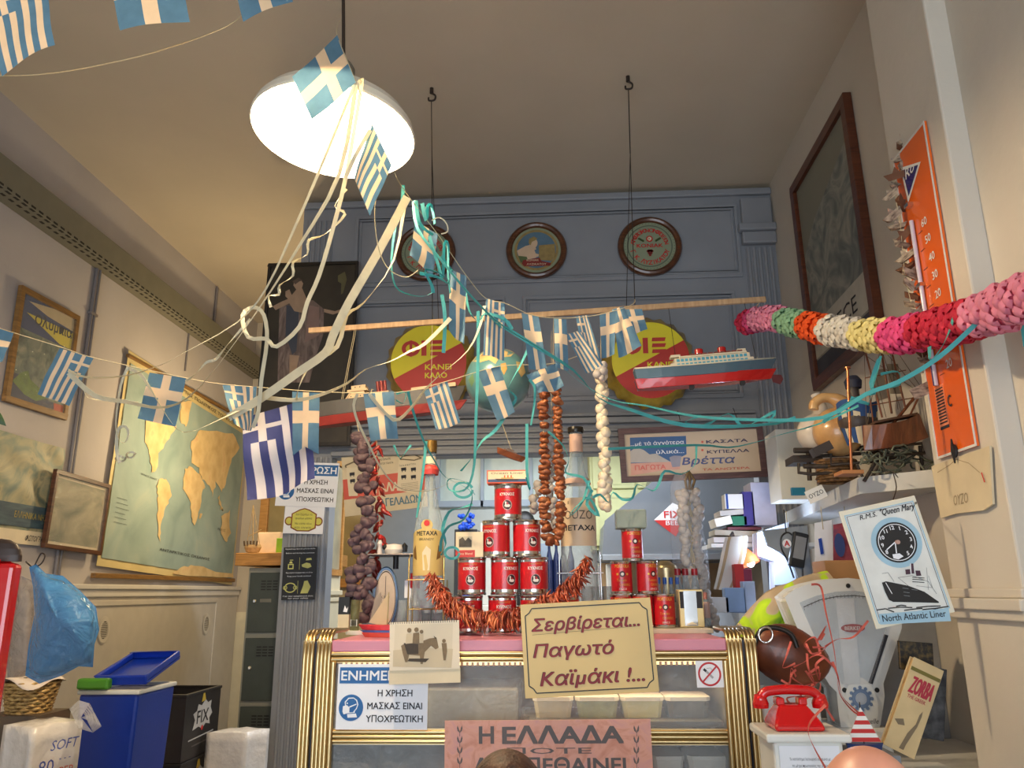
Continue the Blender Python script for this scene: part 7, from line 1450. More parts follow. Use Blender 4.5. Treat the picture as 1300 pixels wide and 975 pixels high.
p_ = A(998, 677, 3.72); MB().tube([p_, (p_.x, p_.y, sz0 + .01)], .003, 5).build('hanging_cord', BLACK, bpy.data.objects['black_device'])
a, b_ = A(1050, 741, 3.2), A(1100, 711, 3.2); tag(MB().b2((a.x, 3.2, a.z), (b_.x + .1, 3.36, b_.z)).build('brown_carton', mat('kraft_carton', (176, 130, 84), .7, var=.06), bev=.003), 'brown cardboard carton between the scale and the liner poster', 'box')
zk2 = a.z; tag(MB().b2((a.x - .1, 3.15, 0), (XR - .002, 3.58, zk2 - .001)).build('back_cabinet', mat('backcab', (150, 152, 156), .5)), 'grey cabinet hidden behind the old scale', 'cabinet')
for k, (x0, x1, yt, yb, m_, l) in enumerate(((905, 925, 758, 778, NW, 'white folded card by the net of garlic'), (922, 946, 746, 778, mat('blue_pack', (150, 180, 226), .4, var=.1), 'pale blue plastic pack right of the garlic net'), (946, 958, 738, 778, mat('bluewhite_pack', (180, 200, 236), .4, var=.15), 'crumpled blue-white packet in the lit corner'), (934, 944, 716, 745, RED, 'red and blue packet under the orange lamp'), (944, 954, 722, 737, mat('maroon_pack', (130, 30, 60), .4), 'maroon packet under the orange lamp'))):
    a, b_ = A(x0, yb, 3.72 + .09 * (k > 2)), A(x1, yt, 3.72 + .09 * (k > 2)); a.z = max(a.z, zc_ + .001) if k < 3 else a.z; tag(MB().b2((a.x, a.y, zc_ + .001), (b_.x, a.y + .06, b_.z)).build('packet', m_, bev=.003), l, 'packet')
# --- side counter with the old fan scale
SZ = .93; tag(MB().b2((.70, 2.44, 0), (XR - .002, 3.12, SZ)).build('side_counter', mat('side_white', (200, 200, 196), .5)), 'white side counter at the right carrying the fan-shaped scale', 'counter')
Ysc = 2.78; WE = mat('scale_white', (214, 214, 210), .25, var=.04, scale=5, coat=.5); F = Frame((0, Ysc, 0), (1, 0, 0), (0, 0, 1)); t = thing('fan_scale', 'large white fan-shaped shop scale with red maker plate', 'scale', (A(1096, 940, Ysc).x, Ysc + .05, SZ))
q = lambda pts: pxs(F, pts, 940, 650, 3.0)
fan = [(185, 330), (215, 305), (270, 285), (340, 270), (410, 265), (470, 272), (530, 290), (580, 312), (605, 335), (600, 440), (560, 560), (530, 650), (535, 700), (520, 800), (500, 900), (440, 905), (400, 840), (388, 760), (380, 680), (350, 650), (280, 540), (230, 440)]
MB().poly(F, q(fan), 0, 0, .13).build('body', WE, t, bev=.012)
win = [(225, 345), (290, 318), (360, 304), (430, 300), (500, 310), (565, 332), (580, 350), (545, 470), (520, 560), (490, 655), (385, 655), (330, 560), (280, 470)]
MB().poly(F, q(win), .004, 0, .003).build('dial_face', mat('dial_grey', (176, 184, 190), .3, var=.06), t); m = MB(); m.poly(F, q([(360, 330), (430, 328), (455, 655), (395, 655)]), .006, 0, .001); m.build('mirror_band', mat('dial_light', (200, 204, 208), .2), t)
m = MB(); m.line(F, q([(238, 362), (300, 335), (365, 322), (430, 318), (500, 326), (562, 345)]), .003, .0065); 
for k in range(24): f_ = k / 23; x = 240 + 320 * f_; y = 362 - 44 * math.sin(math.pi * f_) ** .7 - 8 * f_; m.line(F, q([(x, y), (x + 2, y + 12)]), .0015, .0065)
m.build('graduation', DARKINK, t)['kind'] = 'stuff'
MB().poly(F, q([(545, 465), (560, 470), (500, 655), (485, 650)]), .008, 0, .002).build('pointer', DARKINK, t)
a, b_ = F.px(940 + 425 / 3, 650 + 442 / 3); m = MB(); m.disc(F, a, b_, .039, .009, 0, 28, .0135); m.build('maker_plate', mat('plate_crimson', (150, 40, 50), .3), t); MB().text(F, 'BERKEL', a, b_ - .006, .012, .055, bold=.05, c=.0105).build('maker_name', mat('name_silver', (206, 190, 186), .3), t)
MB().poly(F, q(win), .012, 0, .001).build('dial_glass', PANE_D, t)
a, b_ = F.px(940 + 460 / 3, 650 + 735 / 3); m = MB(); m.disc(F, a, b_, .052, .005, 0, 28, .085); m.build('lower_plate', WE, t); m = MB(); m.ring(F, a, b_ + .02, .018, .03, .007, 0, 24); m.disc(F, a, b_ + .02, .017, .0072, 1, 20)
for k in range(12): m.disc(F, a + .034 * math.cos(k * .5236), b_ + .02 + .034 * math.sin(k * .5236), .006, .007, 0, 8)
m.text(F, 'Nouvelle', a + .01, b_ - .055, .016, .07, shear=.3, c=.007, mi=2); m.build('crest', [mat('crest_blue', (110, 130, 160), .4, .3), mat('crest_grey', (160, 166, 176), .4), DARKINK], t)
for x, y in ((410, 281), (396, 678), (520, 678)): a, b_ = F.px(940 + x / 3, 650 + y / 3); MB().lathe([(0, .004), (.006, .004), (.008, 0)], F.p(a, b_, .001), 10, F.n).build('screw', BLACK, t)
a = A(1096, 950, Ysc); MB().b2((a.x - .09, Ysc - .02, SZ + .001), (a.x + .09, Ysc + .2, SZ + .09)).build('base', WE, t, bev=.01); MB().b2((a.x - .04, Ysc + .005, SZ + .09), (a.x + .05, Ysc + .12, A(1096, 900, Ysc).z)).build('column', WE, t)
# North Atlantic Liner clock poster
F = corners((1078, 647), (1174, 626), (1113, 799), Y=2.30); w_, h = F.w, F.h; t = thing('liner_clock_sign', 'tilted white ocean liner clock sign hanging from the corner shelf', 'sign', F.p(w_ / 2, 0))
MB().fbox(F, 0, w_, 0, h, -.006, 0).build('board', mat('board_ivory', (226, 220, 200), .4, var=.03), t, bev=.0015); q = lambda pts: pxs(F, pts, 1050, 600, 3.9)
m = MB(); m.fbox(F, w_ * .045, w_ * .955, h * .04, h * .96, .0002, .0008, 6); m.frame(F, w_ * .045, w_ * .955, h * .04, h * .96, .003, .0008, .0014, 1); m.frame(F, w_ * .07, w_ * .93, h * .055, h * .945, .0012, .0009, .0015, 3)
cx, cy = F.px(1050 + 343 / 3.9, 600 + 345 / 3.9); rr = 118 / 3.9 / FPX * 2.3
m.disc(F, cx, cy, rr, .0016, 1, 40); m.disc(F, cx, cy, rr * .80, .002, 0, 40); m.ring(F, cx, cy, rr * .70, rr * .73, .0024, 2, 40)
for k in range(12):
    a = R(90 - 30 * (k + 1)); s_ = str(k + 1)
    if k not in (5, 6): m.text(F, s_, cx + rr * .58 * math.cos(a), cy + rr * .58 * math.sin(a) - rr * .07, rr * .16, bold=.05, c=.0024, mi=2)
m.build('printing', [BLACK, mat('liner_sky', (160, 196, 216), .5), NW, mat('liner_navy', (40, 60, 90), .5), 0 or mat('liner_grey', (120, 124, 128), .5), PAPERC, mat('liner_field', (224, 226, 222), .5)], t)
m = MB(); m.poly(F, q([(270, 545), (290, 538), (400, 560), (480, 590), (552, 640), (550, 645), (325, 640), (305, 630), (285, 590)]), .0026, 0); m.line(F, q([(288, 545), (320, 600)]), .002, .003, 2)
for P in ([(408, 450), (425, 450), (430, 500), (412, 500)], [(385, 480), (408, 478), (412, 502), (388, 505)], [(435, 485), (458, 485), (465, 510), (440, 512)]): m.poly(F, q(P), .0026, 5)
m.poly(F, q([(408, 450), (413, 450), (416, 500), (411, 500)]), .003, 2)
for y in (518, 528, 540): m.line(F, q([(420, y), (480, y + 4)]), .002, .0026, 0)
m.line(F, q([(270, 500), (300, 495), (330, 540)]), .0012, .0026, 4); m.line(F, q([(490, 470), (500, 580)]), .001, .0026, 4); m.line(F, q([(400, 560), (350, 520), (420, 510), (500, 540), (540, 600)]), .0012, .0026, 4); m.line(F, q([(500, 510), (520, 570), (440, 560)]), .001, .0026, 4)
for (x0, y0, x1, y1) in ((245, 680, 330, 690), (300, 672, 420, 668), (380, 682, 470, 672), (440, 668, 560, 660), (470, 678, 600, 662), (340, 662, 390, 660)): m.line(F, q([(x0, y0), ((x0 + x1) / 2, y0 - 6), (x1, y1)]), .003, .0026, 0)
m.poly(F, q([(255, 700), (600, 672), (612, 735), (262, 752)]), .0022, 1)
for x, y in ((385, 575), (390, 595), (392, 612), (430, 582)): m.line(F, q([(x - 14, y - 4), (x + 16, y)]), .0014, .003, 4)
m.build('ship_drawing', [BLACK, MC['liner_sky'], NW, MC['liner_navy'], MC['liner_grey'], mat('funnel_maroon', (70, 40, 60), .5), MC['liner_field']], t)
def T3(s_, x0, y0, x1, y1, hh, mi=0, shear=0, bold=.015):
    a = V(F.px(1050 + x0 / 3.9, 600 + y0 / 3.9)); b = V(F.px(1050 + x1 / 3.9, 600 + y1 / 3.9)); G = Frame(F.p(a.x, a.y), F.p(b.x, b.y) - F.p(a.x, a.y), F.v, F.n); G.n = F.n; m.text(G, s_, 0, 0, hh, (F.p(b.x, b.y) - F.p(a.x, a.y)).length, 'l', shear=shear, bold=bold, c=.0034, mi=mi)
m = MB(); T3('North Atlantic Liner', 275, 738, 588, 712, .018); T3('R.M.S.', 162, 236, 245, 216, .014, 0, .3); T3('"Queen Mary"', 258, 214, 440, 178, .018, 0, .35, .03); m.build('lettering', [DARKINK], t)
m = MB(); m.line(F, q([(333, 345), (292, 382)]), .003, .005); m.line(F, q([(333, 345), (340, 400)]), .003, .0055); m.poly(F, q([(320, 405), (355, 400), (375, 415), (350, 430), (325, 425)]), .005); m.build('clock_hands', NW, t); MB().lathe([(.006, 0), (.006, .008), (0, .008)], F.p(cx, cy, .004), 12, F.n).build('hub', mat('hub_pink', (186, 150, 140), .4), t)
MB().tube(smooth_path([F.p(w_ * .72, h, -.002), A(1138, 618, 2.5), A(1134, 600, 2.7), A(1140, 606, 2.9)], 4), .0018, 5).build('hanging_wire', WIRE, t)
# neon-splashed cloth
CLM = ramp_mat('neon_cloth', [(.40, (176, 156, 128)), (.48, (186, 166, 138)), (.52, (176, 214, 40)), (.62, (196, 230, 40)), (.72, (150, 200, 60))], scale=11, dist=.6, rough=.85, detail=1)
Yj = 2.98; pth = smooth_path([A(x, y, Yj) for x, y in ((936, 808), (965, 782), (990, 762), (1015, 748), (1040, 737), (1056, 732))], 6); t = thing('neon_cloth', 'beige and neon yellow patterned cloth rolled over the side counter beside the scale', 'cloth', pth[0]); m = MB(); n = len(pth)
def clf(u, v):
    i = u * (n - 1); k = min(int(i), n - 2); p = pth[k].lerp(pth[k + 1], i - k); a = 2 * math.pi * v; r_ = (.035 + .02 * math.sin(math.pi * min(1, u * 1.2))) * (1 + .12 * math.sin(3 * a + 9 * u)); return p + V((-.4 * math.cos(a) * r_, -.9 * math.sin(a) * r_, 1.1 * math.cos(a) * r_ - .02))
m.grid(clf, 40, 18); m.build('roll', CLM, t)
m = MB(); m.grid(lambda u, v: A(960 + 60 * u + 10 * v, 800 - 42 * u + (55 - 10 * u) * v, Yj - .04 - .015 * math.sin(9 * u + 4 * v)), 24, 10); m.build('hanging_fold', CLM, t, solid=.004)
# leather bag
c = A(1003, 832, 2.80); t = thing('leather_bag', 'soft brown leather bag with a shiny buckle between display counter and scale', 'bag', c - V((0, 0, .1))); m = MB(); rb_ = random.Random(4); BL_ = ramp_mat('brown_leather', [(.3, (78, 34, 18)), (.6, (122, 62, 36)), (.8, (150, 86, 52))], scale=8, rough=.4, bump=.3, coat=.2)
m.grid(lambda u, v: c + V((.125 * math.sin(math.pi * v) * math.cos(2 * math.pi * u) * (1 + .08 * math.sin(5 * u * 6.28 + v * 7)), .06 * math.sin(math.pi * v) * math.sin(2 * math.pi * u), .10 * math.cos(math.pi * v) + .02 * math.cos(2 * math.pi * u) * math.sin(math.pi * v) * -1)), 36, 18); m.build('body', BL_, t)
m = MB(); ring_ = [A(972 + 9 * math.cos(a), 806 + 10 * math.sin(a), 2.72) for a in [k * .4488 for k in range(15)]]; m.tube(ring_, .004, 6); m.build('buckle', CHROME, t); MB().tube(smooth_path([A(x, y, 2.74) for x, y in ((958, 820), (966, 800), (985, 797), (1004, 805), (1012, 822))], 5), .008, 8).build('strap', mat('black_strap', (30, 26, 24), .4), t)
tag(MB().b2((A(966, 870, 2.72).x, 2.73, SZ + .001), (A(1040, 870, 2.72).x, 2.86, c.z - .10)).build('white_package', NW, bev=.004), 'white and blue wrapped package under the leather bag', 'package')
# white tub with sheet and red telephone
a, b_ = A(971, 932, 2.56), A(1082, 934, 2.56); zt = a.z; t = thing('plastic_tub', 'white plastic tub with wide rim below the red telephone', 'tub', ((a.x + b_.x) / 2, 2.61, SZ)) if zt > SZ + .02 else thing('plastic_tub', 'white plastic tub with wide rim below the red telephone', 'tub', ((a.x + b_.x) / 2, 2.5, .7))
x0, x1 = a.x, b_.x; y0, y1 = 2.24, 2.42; a2, b2 = A(973, 932, 2.24), A(1082, 934, 2.24); x0, x1, zt = a2.x, b2.x, a2.z
MB().b2((x0 + .02, y0 + .015, .72), (x1 - .02, y1 + .0, zt - .02)).build('body', WHITE, t, bev=.01); MB().b2((x0, y0, zt - .022), (x1, y1 + .015, zt)).build('rim_lid', WHITE, t, bev=.006)
tag(MB().b2((x0 - .0, 2.2, 0), (x1 + .14, 2.435, .719)).build('low_stand', mat('stand_grey', (110, 106, 100), .6)), 'low grey stand under the white tub', 'stand')
F = Frame((x0 + .022, y0 + .013, .72), (1, 0, 0), (0, 0, 1)); hh = zt - .03 - .72; w_ = x1 - x0 - .045; t2 = thing('typed_sheet', 'white typed sheet taped to the front of the plastic tub', 'sheet', F.p(w_ / 2, 0)); MB().fbox(F, .01, w_ - .01, 0, hh, 0, .001).build('paper', NW, t2); m = MB()
for k, s_ in enumerate(('Το κατάστημα λειτουργεί σύμφωνα με', 'τα μέτρα προστασίας της υγείας', 'των πελατών και προσωπικού', 'Παρακαλούμε να τηρείτε αποστάσεις', 'και να φοράτε μάσκα')): m.text(F, s_, w_ / 2, hh - .035 - .016 * k, .007, w_ * (.6 - .06 * (k % 3)), c=.0016)
m.build('typing', DARKINK, t2)
# telephone
RP = mat('phone_red', (200, 14, 20), .2, var=.02, coat=.6); c = V(((x0 + x1) / 2 - .012, 2.33, zt + .001)); t = thing('red_telephone', 'bright red push-button era desk telephone standing on the white tub', 'telephone', c)
t['label'] = 'bright red desk telephone with handset on its cradle, standing on the white tub'
vs = []
for (z, hw, yf, yb_) in ((0, .080, -.075, .075), (.015, .082, -.077, .075), (.045, .066, -.045, .07), (.075, .045, -.012, .055)): vs += [c + V((-hw, yf, z)), c + V((hw, yf, z)), c + V((hw, yb_, z)), c + V((-hw, yb_, z))]
MB().add(vs, [(i * 4 + j, i * 4 + (j + 1) % 4, (i + 1) * 4 + (j + 1) % 4, (i + 1) * 4 + j) for i in range(3) for j in range(4)] + [(3, 2, 1, 0), (12, 13, 14, 15)]).build('body', RP, t, bev=.012)
for sx in (-1, 1): MB().b2((c.x + sx * .038 - .014, c.y - .004, c.z + .07), (c.x + sx * .038 + .014, c.y + .05, c.z + .096)).build('cradle', RP, t, bev=.006)
hs = [c + V((x, .022, z)) for x, z in ((-.102, .072), (-.098, .094), (-.08, .112), (-.045, .118), (0, .120), (.045, .118), (.08, .112), (.098, .094), (.102, .072))]
MB().tube(smooth_path(hs, 5), [.024 if (i < 6 or i > 34) else .0165 for i in range(41)], 14).build('handset', RP, t)
for sx in (-1, 1): MB().lathe([(.0, -.016), (.026, -.014), (.028, 0), (.022, .018)], c + V((sx * .101, .022, .075)), 18).build('earpiece', RP, t)
t.scale = (.80, .80, .80)
# striped toy boat
c = A(1098, 948, 2.3); c.z = max(c.z, .95); t = thing('striped_toy_boat', 'tiny toy boat with red and white striped triangular sail before the scale', 'model boat', c - V((0, 0, .03))); F = Frame((c.x, 2.3, c.z), (1, 0, 0), (0, 0, 1)); m = MB(); n = 8
for k in range(n): z0, z1 = .012 + .085 * k / n, .012 + .085 * (k + 1) / n; w0, w1 = .044 * (1 - k / n), .044 * (1 - (k + 1) / n); m.poly(F, [(-w0, z0), (w0, z0), (w1 + .0, z1), (-w1, z1)], 0, k % 2, .002)
m.build('sail', [RED, PAPER], t); vs, fs = hull(Frame(c + V((-.045, 0, -.012)), (1, 0, 0), (0, 0, 1)), .09, [.3, .8, 1, 1, .9, .5, .1], 0, .02, .02, .7, .002, .01); MB().add(vs, fs).build('hull', mat('hull_navy', (40, 60, 110), .4), t); MB().tube([c + V((0, .003, 0)), c + V((0, .003, .11))], .0015, 5).build('mast', WIRE, t)
tag(MB().b2((c.x - .05, 2.25, .72), (c.x + .07, 2.40, c.z - .013)).build('small_carton', mat('grey_carton', (120, 124, 130), .6)), 'small grey carton under the striped toy boat', 'box')
# books
def book(P, Y, th, name, lab, mcover, mpage, title=None):
    F = corners(P[0], P[1], P[2], Y=Y); t = thing(name, lab, 'book', F.p(F.w / 2, 0)); MB().fbox(F, 0, F.w, 0, F.h, -.004, 0).fbox(F, 0, F.w, 0, F.h, -th, -th + .004).build('cover', mcover, t, bev=.001); MB().fbox(F, .004, F.w - .003, .004, F.h - .004, -th + .004, -.004).build('pages', mpage, t)
    if title: title(F, t)
    return t
PG = ramp_mat('old_pages', [(.35, (150, 116, 70)), (.6, (196, 164, 112))], scale=50, stretch=(1, 1, .2), bump=.4)
def zt_(F, t):
    m = MB(); w_, h = F.w, F.h; G = Frame(F.p(w_ * .16, h * .63), F.u, F.v, F.n); m.text(G, 'ZORBA', 0, 0, h * .19, w_ * .72, 'l', shear=.08, bold=.05, c=.001, mi=0); m.text(G, 'THE GREEK', w_ * .02, -h * .06, h * .04, w_ * .6, 'l', bold=.03, c=.001, mi=0); m.fbox(F, w_ * .02, w_ * .98, h * .86, h * .90, .0004, .001, 1)
    m.poly(F, [(w_ * .45, .01), (w_ * .55, h * .22), (w_ * .7, h * .34), (w_ * .72, h * .45), (w_ * .78, h * .50), (w_ * .8, h * .44), (w_ * .77, h * .32), (w_ * .62, h * .1), (w_ * .6, .01)], .001, 2); m.poly(F, [(w_ * .05, h * .3), (w_ * .3, h * .34), (w_ * .4, h * .28), (w_ * .2, h * .26)], .001, 2); m.build('cover_print', [mat('zorba_red', (170, 40, 60), .6), mat('cover_olive', (110, 100, 40), .6), mat('cover_sepia', (120, 104, 80), .6, var=.2)], t)
book([(1148, 828), (1186, 846), (1122, 945)], 2.50, .03, 'paperback_book', 'worn cream paperback with red title leaning in front of the pilaster', mat('cover_cream', (206, 182, 136), .7, var=.1, scale=14), PG, zt_)
book([(1180, 846), (1212, 852), (1166, 935)], 2.56, .02, 'dark_book', 'dark weathered book leaning behind the cream paperback', ramp_mat('black_cover', [(.4, (36, 36, 40)), (.7, (84, 84, 86))], scale=30, rough=.6), PG)
book([(1146, 814), (1188, 817), (1144, 850)], 2.62, .02, 'black_picture', 'small black decorated frame behind the cream paperback', ramp_mat('black_gilt', [(.45, (36, 32, 28)), (.7, (110, 90, 50))], scale=60, rough=.5), PG)
a = A(1150, 952, 2.45); tag(MB().b2((a.x - .0, 2.44, SZ + .0), (a.x + .16, 2.62, SZ + .02)).build('white_tray', WHITE, bev=.006), 'flat white tray under the leaning books', 'tray')
# red raffia
t = thing('red_raffia', 'tangle of pinkish red raffia ribbon on the leather bag and scale', 'ribbon', A(1030, 850, 2.70)); m = MB(); random.seed(6); RAF = mat('raffia_red', (206, 96, 84), .6, var=.15, scale=30)
def ribbon_pts(m, P, w_, twist=0, mi=0, side=None, ns=5):
    P = smooth_path(P, ns); n = len(P); vs = []
    for i, p in enumerate(P):
        d = (P[min(i + 1, n - 1)] - P[max(i - 1, 0)]).normalized(); view = (p - CAM).normalized() if side is None else V(side); s_ = d.cross(view)
        if s_.length < 1e-4: s_ = V((1, 0, 0))
        s_.normalize(); n_ = d.cross(s_).normalized(); a = twist * i / n * 6.28 + .5; wv = s_ * math.cos(a * (1 if twist else 0)) + n_ * math.sin(a * (1 if twist else 0)); vs += [p - wv * w_ / 2, p + wv * w_ / 2]
    m.add(vs, [(2 * i, 2 * i + 1, 2 * i + 3, 2 * i + 2) for i in range(n - 1)], mi, False)
for k in range(16):
    p0_ = (random.uniform(1005, 1050), random.uniform(815, 890)); pts = [p0_]
    for j in range(3): pts.append((pts[-1][0] + random.uniform(-22, 22), pts[-1][1] + random.uniform(-22, 22)))
    ribbon_pts(m, [A(x, y, 2.64 + random.uniform(-.02, .03)) for x, y in pts], .007, .5)
m.build('ribbons', RAF, t, solid=.0006)['kind'] = 'stuff'
m = MB()
for P in ([(1030, 742), (1042, 745), (1048, 775), (1058, 820), (1062, 850), (1066, 880), (1080, 900), (1094, 910)], [(1057, 840), (1064, 860), (1070, 885), (1090, 905)], [(1048, 895), (1030, 915), (1026, 930), (1034, 950), (1048, 975)]): ribbon_pts(m, [A(x, y, 2.62 if P[0][1] < 890 else 2.2) for x, y in P], .008, .3)
m.build('long_ribbon', RAF, t, solid=.0006)
# ================= bunting and streamers =================
FB = mat('flag_paper_blue', (84, 120, 142), .8, var=.12, scale=30, trans=.12); FW = mat('flag_paper_white_lamp_tint', (230, 198, 160), .8, var=.05, scale=30, trans=.14)  # white paper is coloured peach: the lamp's warm backlight put into the base
FBD = mat('flag_cloth_blue', (46, 54, 112), .7, var=.08, trans=.2); FWD = mat('flag_cloth_white', (214, 206, 206), .7, var=.05, trans=.2)
def gk(i, j, n=18, mm=20):
    "Greek stripes running down, canton at the upper right (True = white)"
    u = 8 - i * 9 // n; v = j / mm
    if u < 5 and v > .6: return u == 2 or .76 <= v < .84
    return u % 2 == 1
def gk_left(i, j, n=18, mm=20): return gk(n - 1 - i, j)
def cross(i, j, n=18, mm=20): return 7 <= i < 11 or (.5 <= j / mm < .66)
def flag(kind, q4, Y, lab, warp=.01, notch=0, mats=None, name='paper_flag', group='small paper flags on the bunting', seed=0, YB_=None):
    tl, tr, bl, br = q4; YB_ = Y if YB_ is None else YB_; P = [A(*tl, Y), A(*tr, Y), A(*bl, YB_), A(*br, YB_)]
    rnd = random.Random(seed + int(tl[0] * 7)); k1, k2, k3 = rnd.uniform(3, 7), rnd.uniform(0, 6), rnd.uniform(-3, 3)
    def f(u, v):
        v_ = v if not notch else max(v, notch * (1 - abs(2 * u - 1)) * .999) if v < notch else v
        p = (P[2].lerp(P[3], u)).lerp(P[0].lerp(P[1], u), v_); return p + V((0, -1, .1)) * warp * (math.sin(k1 * u + k2 + k3 * v) * (1.15 - v) + .3 * math.sin(9 * v + k2) * (1 - v))
    fn = {'g': gk, 'l': gk_left, 's': cross}[kind]; m = MB(); m.grid(f, 18, 20, mf=lambda i, j: 1 if fn(i, j) else 0)
    return tag(m.build(name, mats or [FB, FW], org=(P[0] + P[1]) / 2), lab, 'flag', group)
FL_ = [('s', [(-30, 408), (17, 423), (-34, 470), (4, 460)], 2.15, 'blue flag with white cross cut off by the left edge', .008), ('g', [(76, 442), (119, 455), (45, 499), (89, 516)], 2.2, 'striped flag hanging askew over the framed travel poster', .008),
 ('s', [(190, 473), (236, 480), (176, 532), (222, 541)], 2.25, 'blue flag with white cross in front of the world map', .006), ('l', [(283, 489), (326, 491), (297, 538), (322, 550)], 2.3, 'crumpled striped flag at the knot above the map corner', .02),
 ('s', [(461, 500), (500, 497), (470, 560), (505, 556)], 2.36, 'blue flag with white cross in front of the red model ship', .007), ('l', [(538, 496), (568, 484), (554, 547), (585, 537)], 2.38, 'striped flag slanting between red model ship and globe', .006),
 ('s', [(606, 472), (634, 465), (631, 535), (654, 524)], 2.4, 'narrow blue flag with white cross across the globe', .006), ('s', [(668, 476), (706, 461), (684, 501), (716, 492)], 2.4, 'folded blue flag with white cross above the fig string', .012),
 ('s', [(428, 44), (452, 104), (372, 100), (396, 152)], 1.88, 'large dark flag with cross hanging before the glowing lamp', .006), ('g', [(472, 157), (497, 210), (448, 222), (468, 270)], 1.90, 'striped flag at the lower right rim of the lamp', .012),
 ('s', [(527, 278), (556, 298), (522, 330), (548, 348)], 2.2, 'twisted flag with pale cross over the leftmost round plate', .02), ('s', [(572, 343), (592, 350), (570, 420), (590, 440)], 2.25, 'narrow twisted flag above the left bottle cap sign', .014),
 ('g', [(617, 379), (641, 385), (613, 450), (640, 457)], 2.3, 'dark narrow striped flag above the globe', .006), ('s', [(662, 397), (684, 402), (672, 470), (694, 466)], 2.35, 'dark narrow cross flag right of the globe top', .01),
 ('s', [(703, 404), (719, 406), (705, 468), (722, 470)], 2.38, 'slim dark cross flag left of the striped pair', .006), ('l', [(718, 425), (735, 420), (744, 474), (766, 464)], 2.39, 'striped flag slanting left of the right bottle cap sign', .006), ('l', [(731, 402), (746, 400), (742, 462), (764, 460)], 2.41, 'tall dark striped flag behind the slanting striped one', .006),
 ('s', [(761, 399), (782, 394), (764, 455), (780, 450)], 2.42, 'dark cross flag overlapping the right bottle cap sign', .006), ('s', [(777, 393), (792, 389), (786, 452), (814, 441)], 2.43, 'torn dark cross flag across the right bottle cap sign', .014), ('s', [(789, 393), (815, 392), (798, 428), (822, 418)], 2.45, 'short bright cross flag nearest the right ceiling wire', .006),
 ('l', [(-26, -14), (58, -32), (-2, 92), (72, 60)], 1.35, 'big blurred striped flag in the upper left corner', .01), ('s', [(136, -38), (226, -50), (153, 40), (240, 26)], 1.4, 'pale blue cross flag cut by the top edge', .006), ('s', [(296, -26), (352, -50), (309, 28), (372, 2)], 1.5, 'small piece of cross flag at the top edge left of the lamp cord', .006)]
for k, (kd, q4, Y, lab, wp) in enumerate(FL_): flag(kd, q4, Y, lab, wp, seed=k)
flag('s', [(371, 497), (406, 499), (371, 578), (404, 576)], 2.33, 'notched blue flag with white cross beside the big cloth flag', .004, notch=.12)
flag('l', [(308, 532), (391, 505), (317, 637), (404, 611)], 2.42, 'large dark blue and white striped cloth flag over the blue column', .03, mats=[FBD, FWD], name='cloth_flag', group='larger cloth flag')
# cords
def cord(pts, lab, r=.0012): return tag(MB().tube(smooth_path([A(*q) for q in pts], 5), r, 5).build('bunting_cord', STRINGM), lab, 'cord')
cord([(-40, 405, 2.15), (78, 441, 2.2), (118, 454, 2.2), (236, 480, 2.25), (285, 488, 2.3), (345, 493, 2.32), (400, 497, 2.33), (461, 499, 2.36), (515, 497, 2.37), (568, 484, 2.38), (634, 465, 2.4), (706, 461, 2.4), (760, 440, 2.6)], 'thin cord carrying the left row of flags')
cord([(432, 25, 2.22), (428, 44, 1.9), (452, 104, 1.88), (472, 157, 1.9), (497, 210, 1.93), (512, 240, 2.1), (556, 298, 2.2), (592, 350, 2.25), (617, 379, 2.3), (641, 385, 2.3), (684, 402, 2.35), (746, 402, 2.41), (800, 388, 2.47), (806, 380, 3.3)], 'thin cord running from the lamp down to the ceiling wire')
cord([(-30, 96, 1.35), (45, 95, 1.4), (120, 84, 1.5), (210, 62, 1.6), (300, 26, 1.7), (330, -20, 1.8)], 'thin pale cord across the ceiling at the upper left')
cord([(484, 230, 2.1), (476, 262, 2.1), (479, 308, 2.12), (492, 340, 2.15), (515, 352, 2.15), (531, 343, 2.15)], 'thin looping wire hanging left of the leftmost plate', .0015)
# streamers
SC = mat('streamer_cream', (214, 208, 184), .75, var=.08, scale=30, trans=.3); ST = mat('streamer_teal', (84, 180, 182), .7, var=.08, scale=30, trans=.35)
def streamer(pts, w_, lab, m_=None, Y0=2.2, Y1=None, twist=0, col_='cream'):
    Y1 = Y0 if Y1 is None else Y1; n = len(pts); P = [A(q[0], q[1], q[2] if len(q) > 2 else Y0 + (Y1 - Y0) * i / (n - 1)) for i, q in enumerate(pts)]
    m = MB(); ribbon_pts(m, P, w_ * (1.15 if m_ is ST else .95), twist, 0, None, 3); return tag(m.build('paper_streamer', m_ or SC, solid=.0005), lab, 'streamer', col_ + ' paper streamers')
def spiral(c, r, n, dx, dy, Y, t0=0):
    return [(c[0] + dx * k / 10 + r * math.cos(k * .63 + t0), c[1] + dy * k / 10 + r * .8 * math.sin(k * .63 + t0), Y + .02 * math.sin(k * .63)) for k in range(n * 10)]
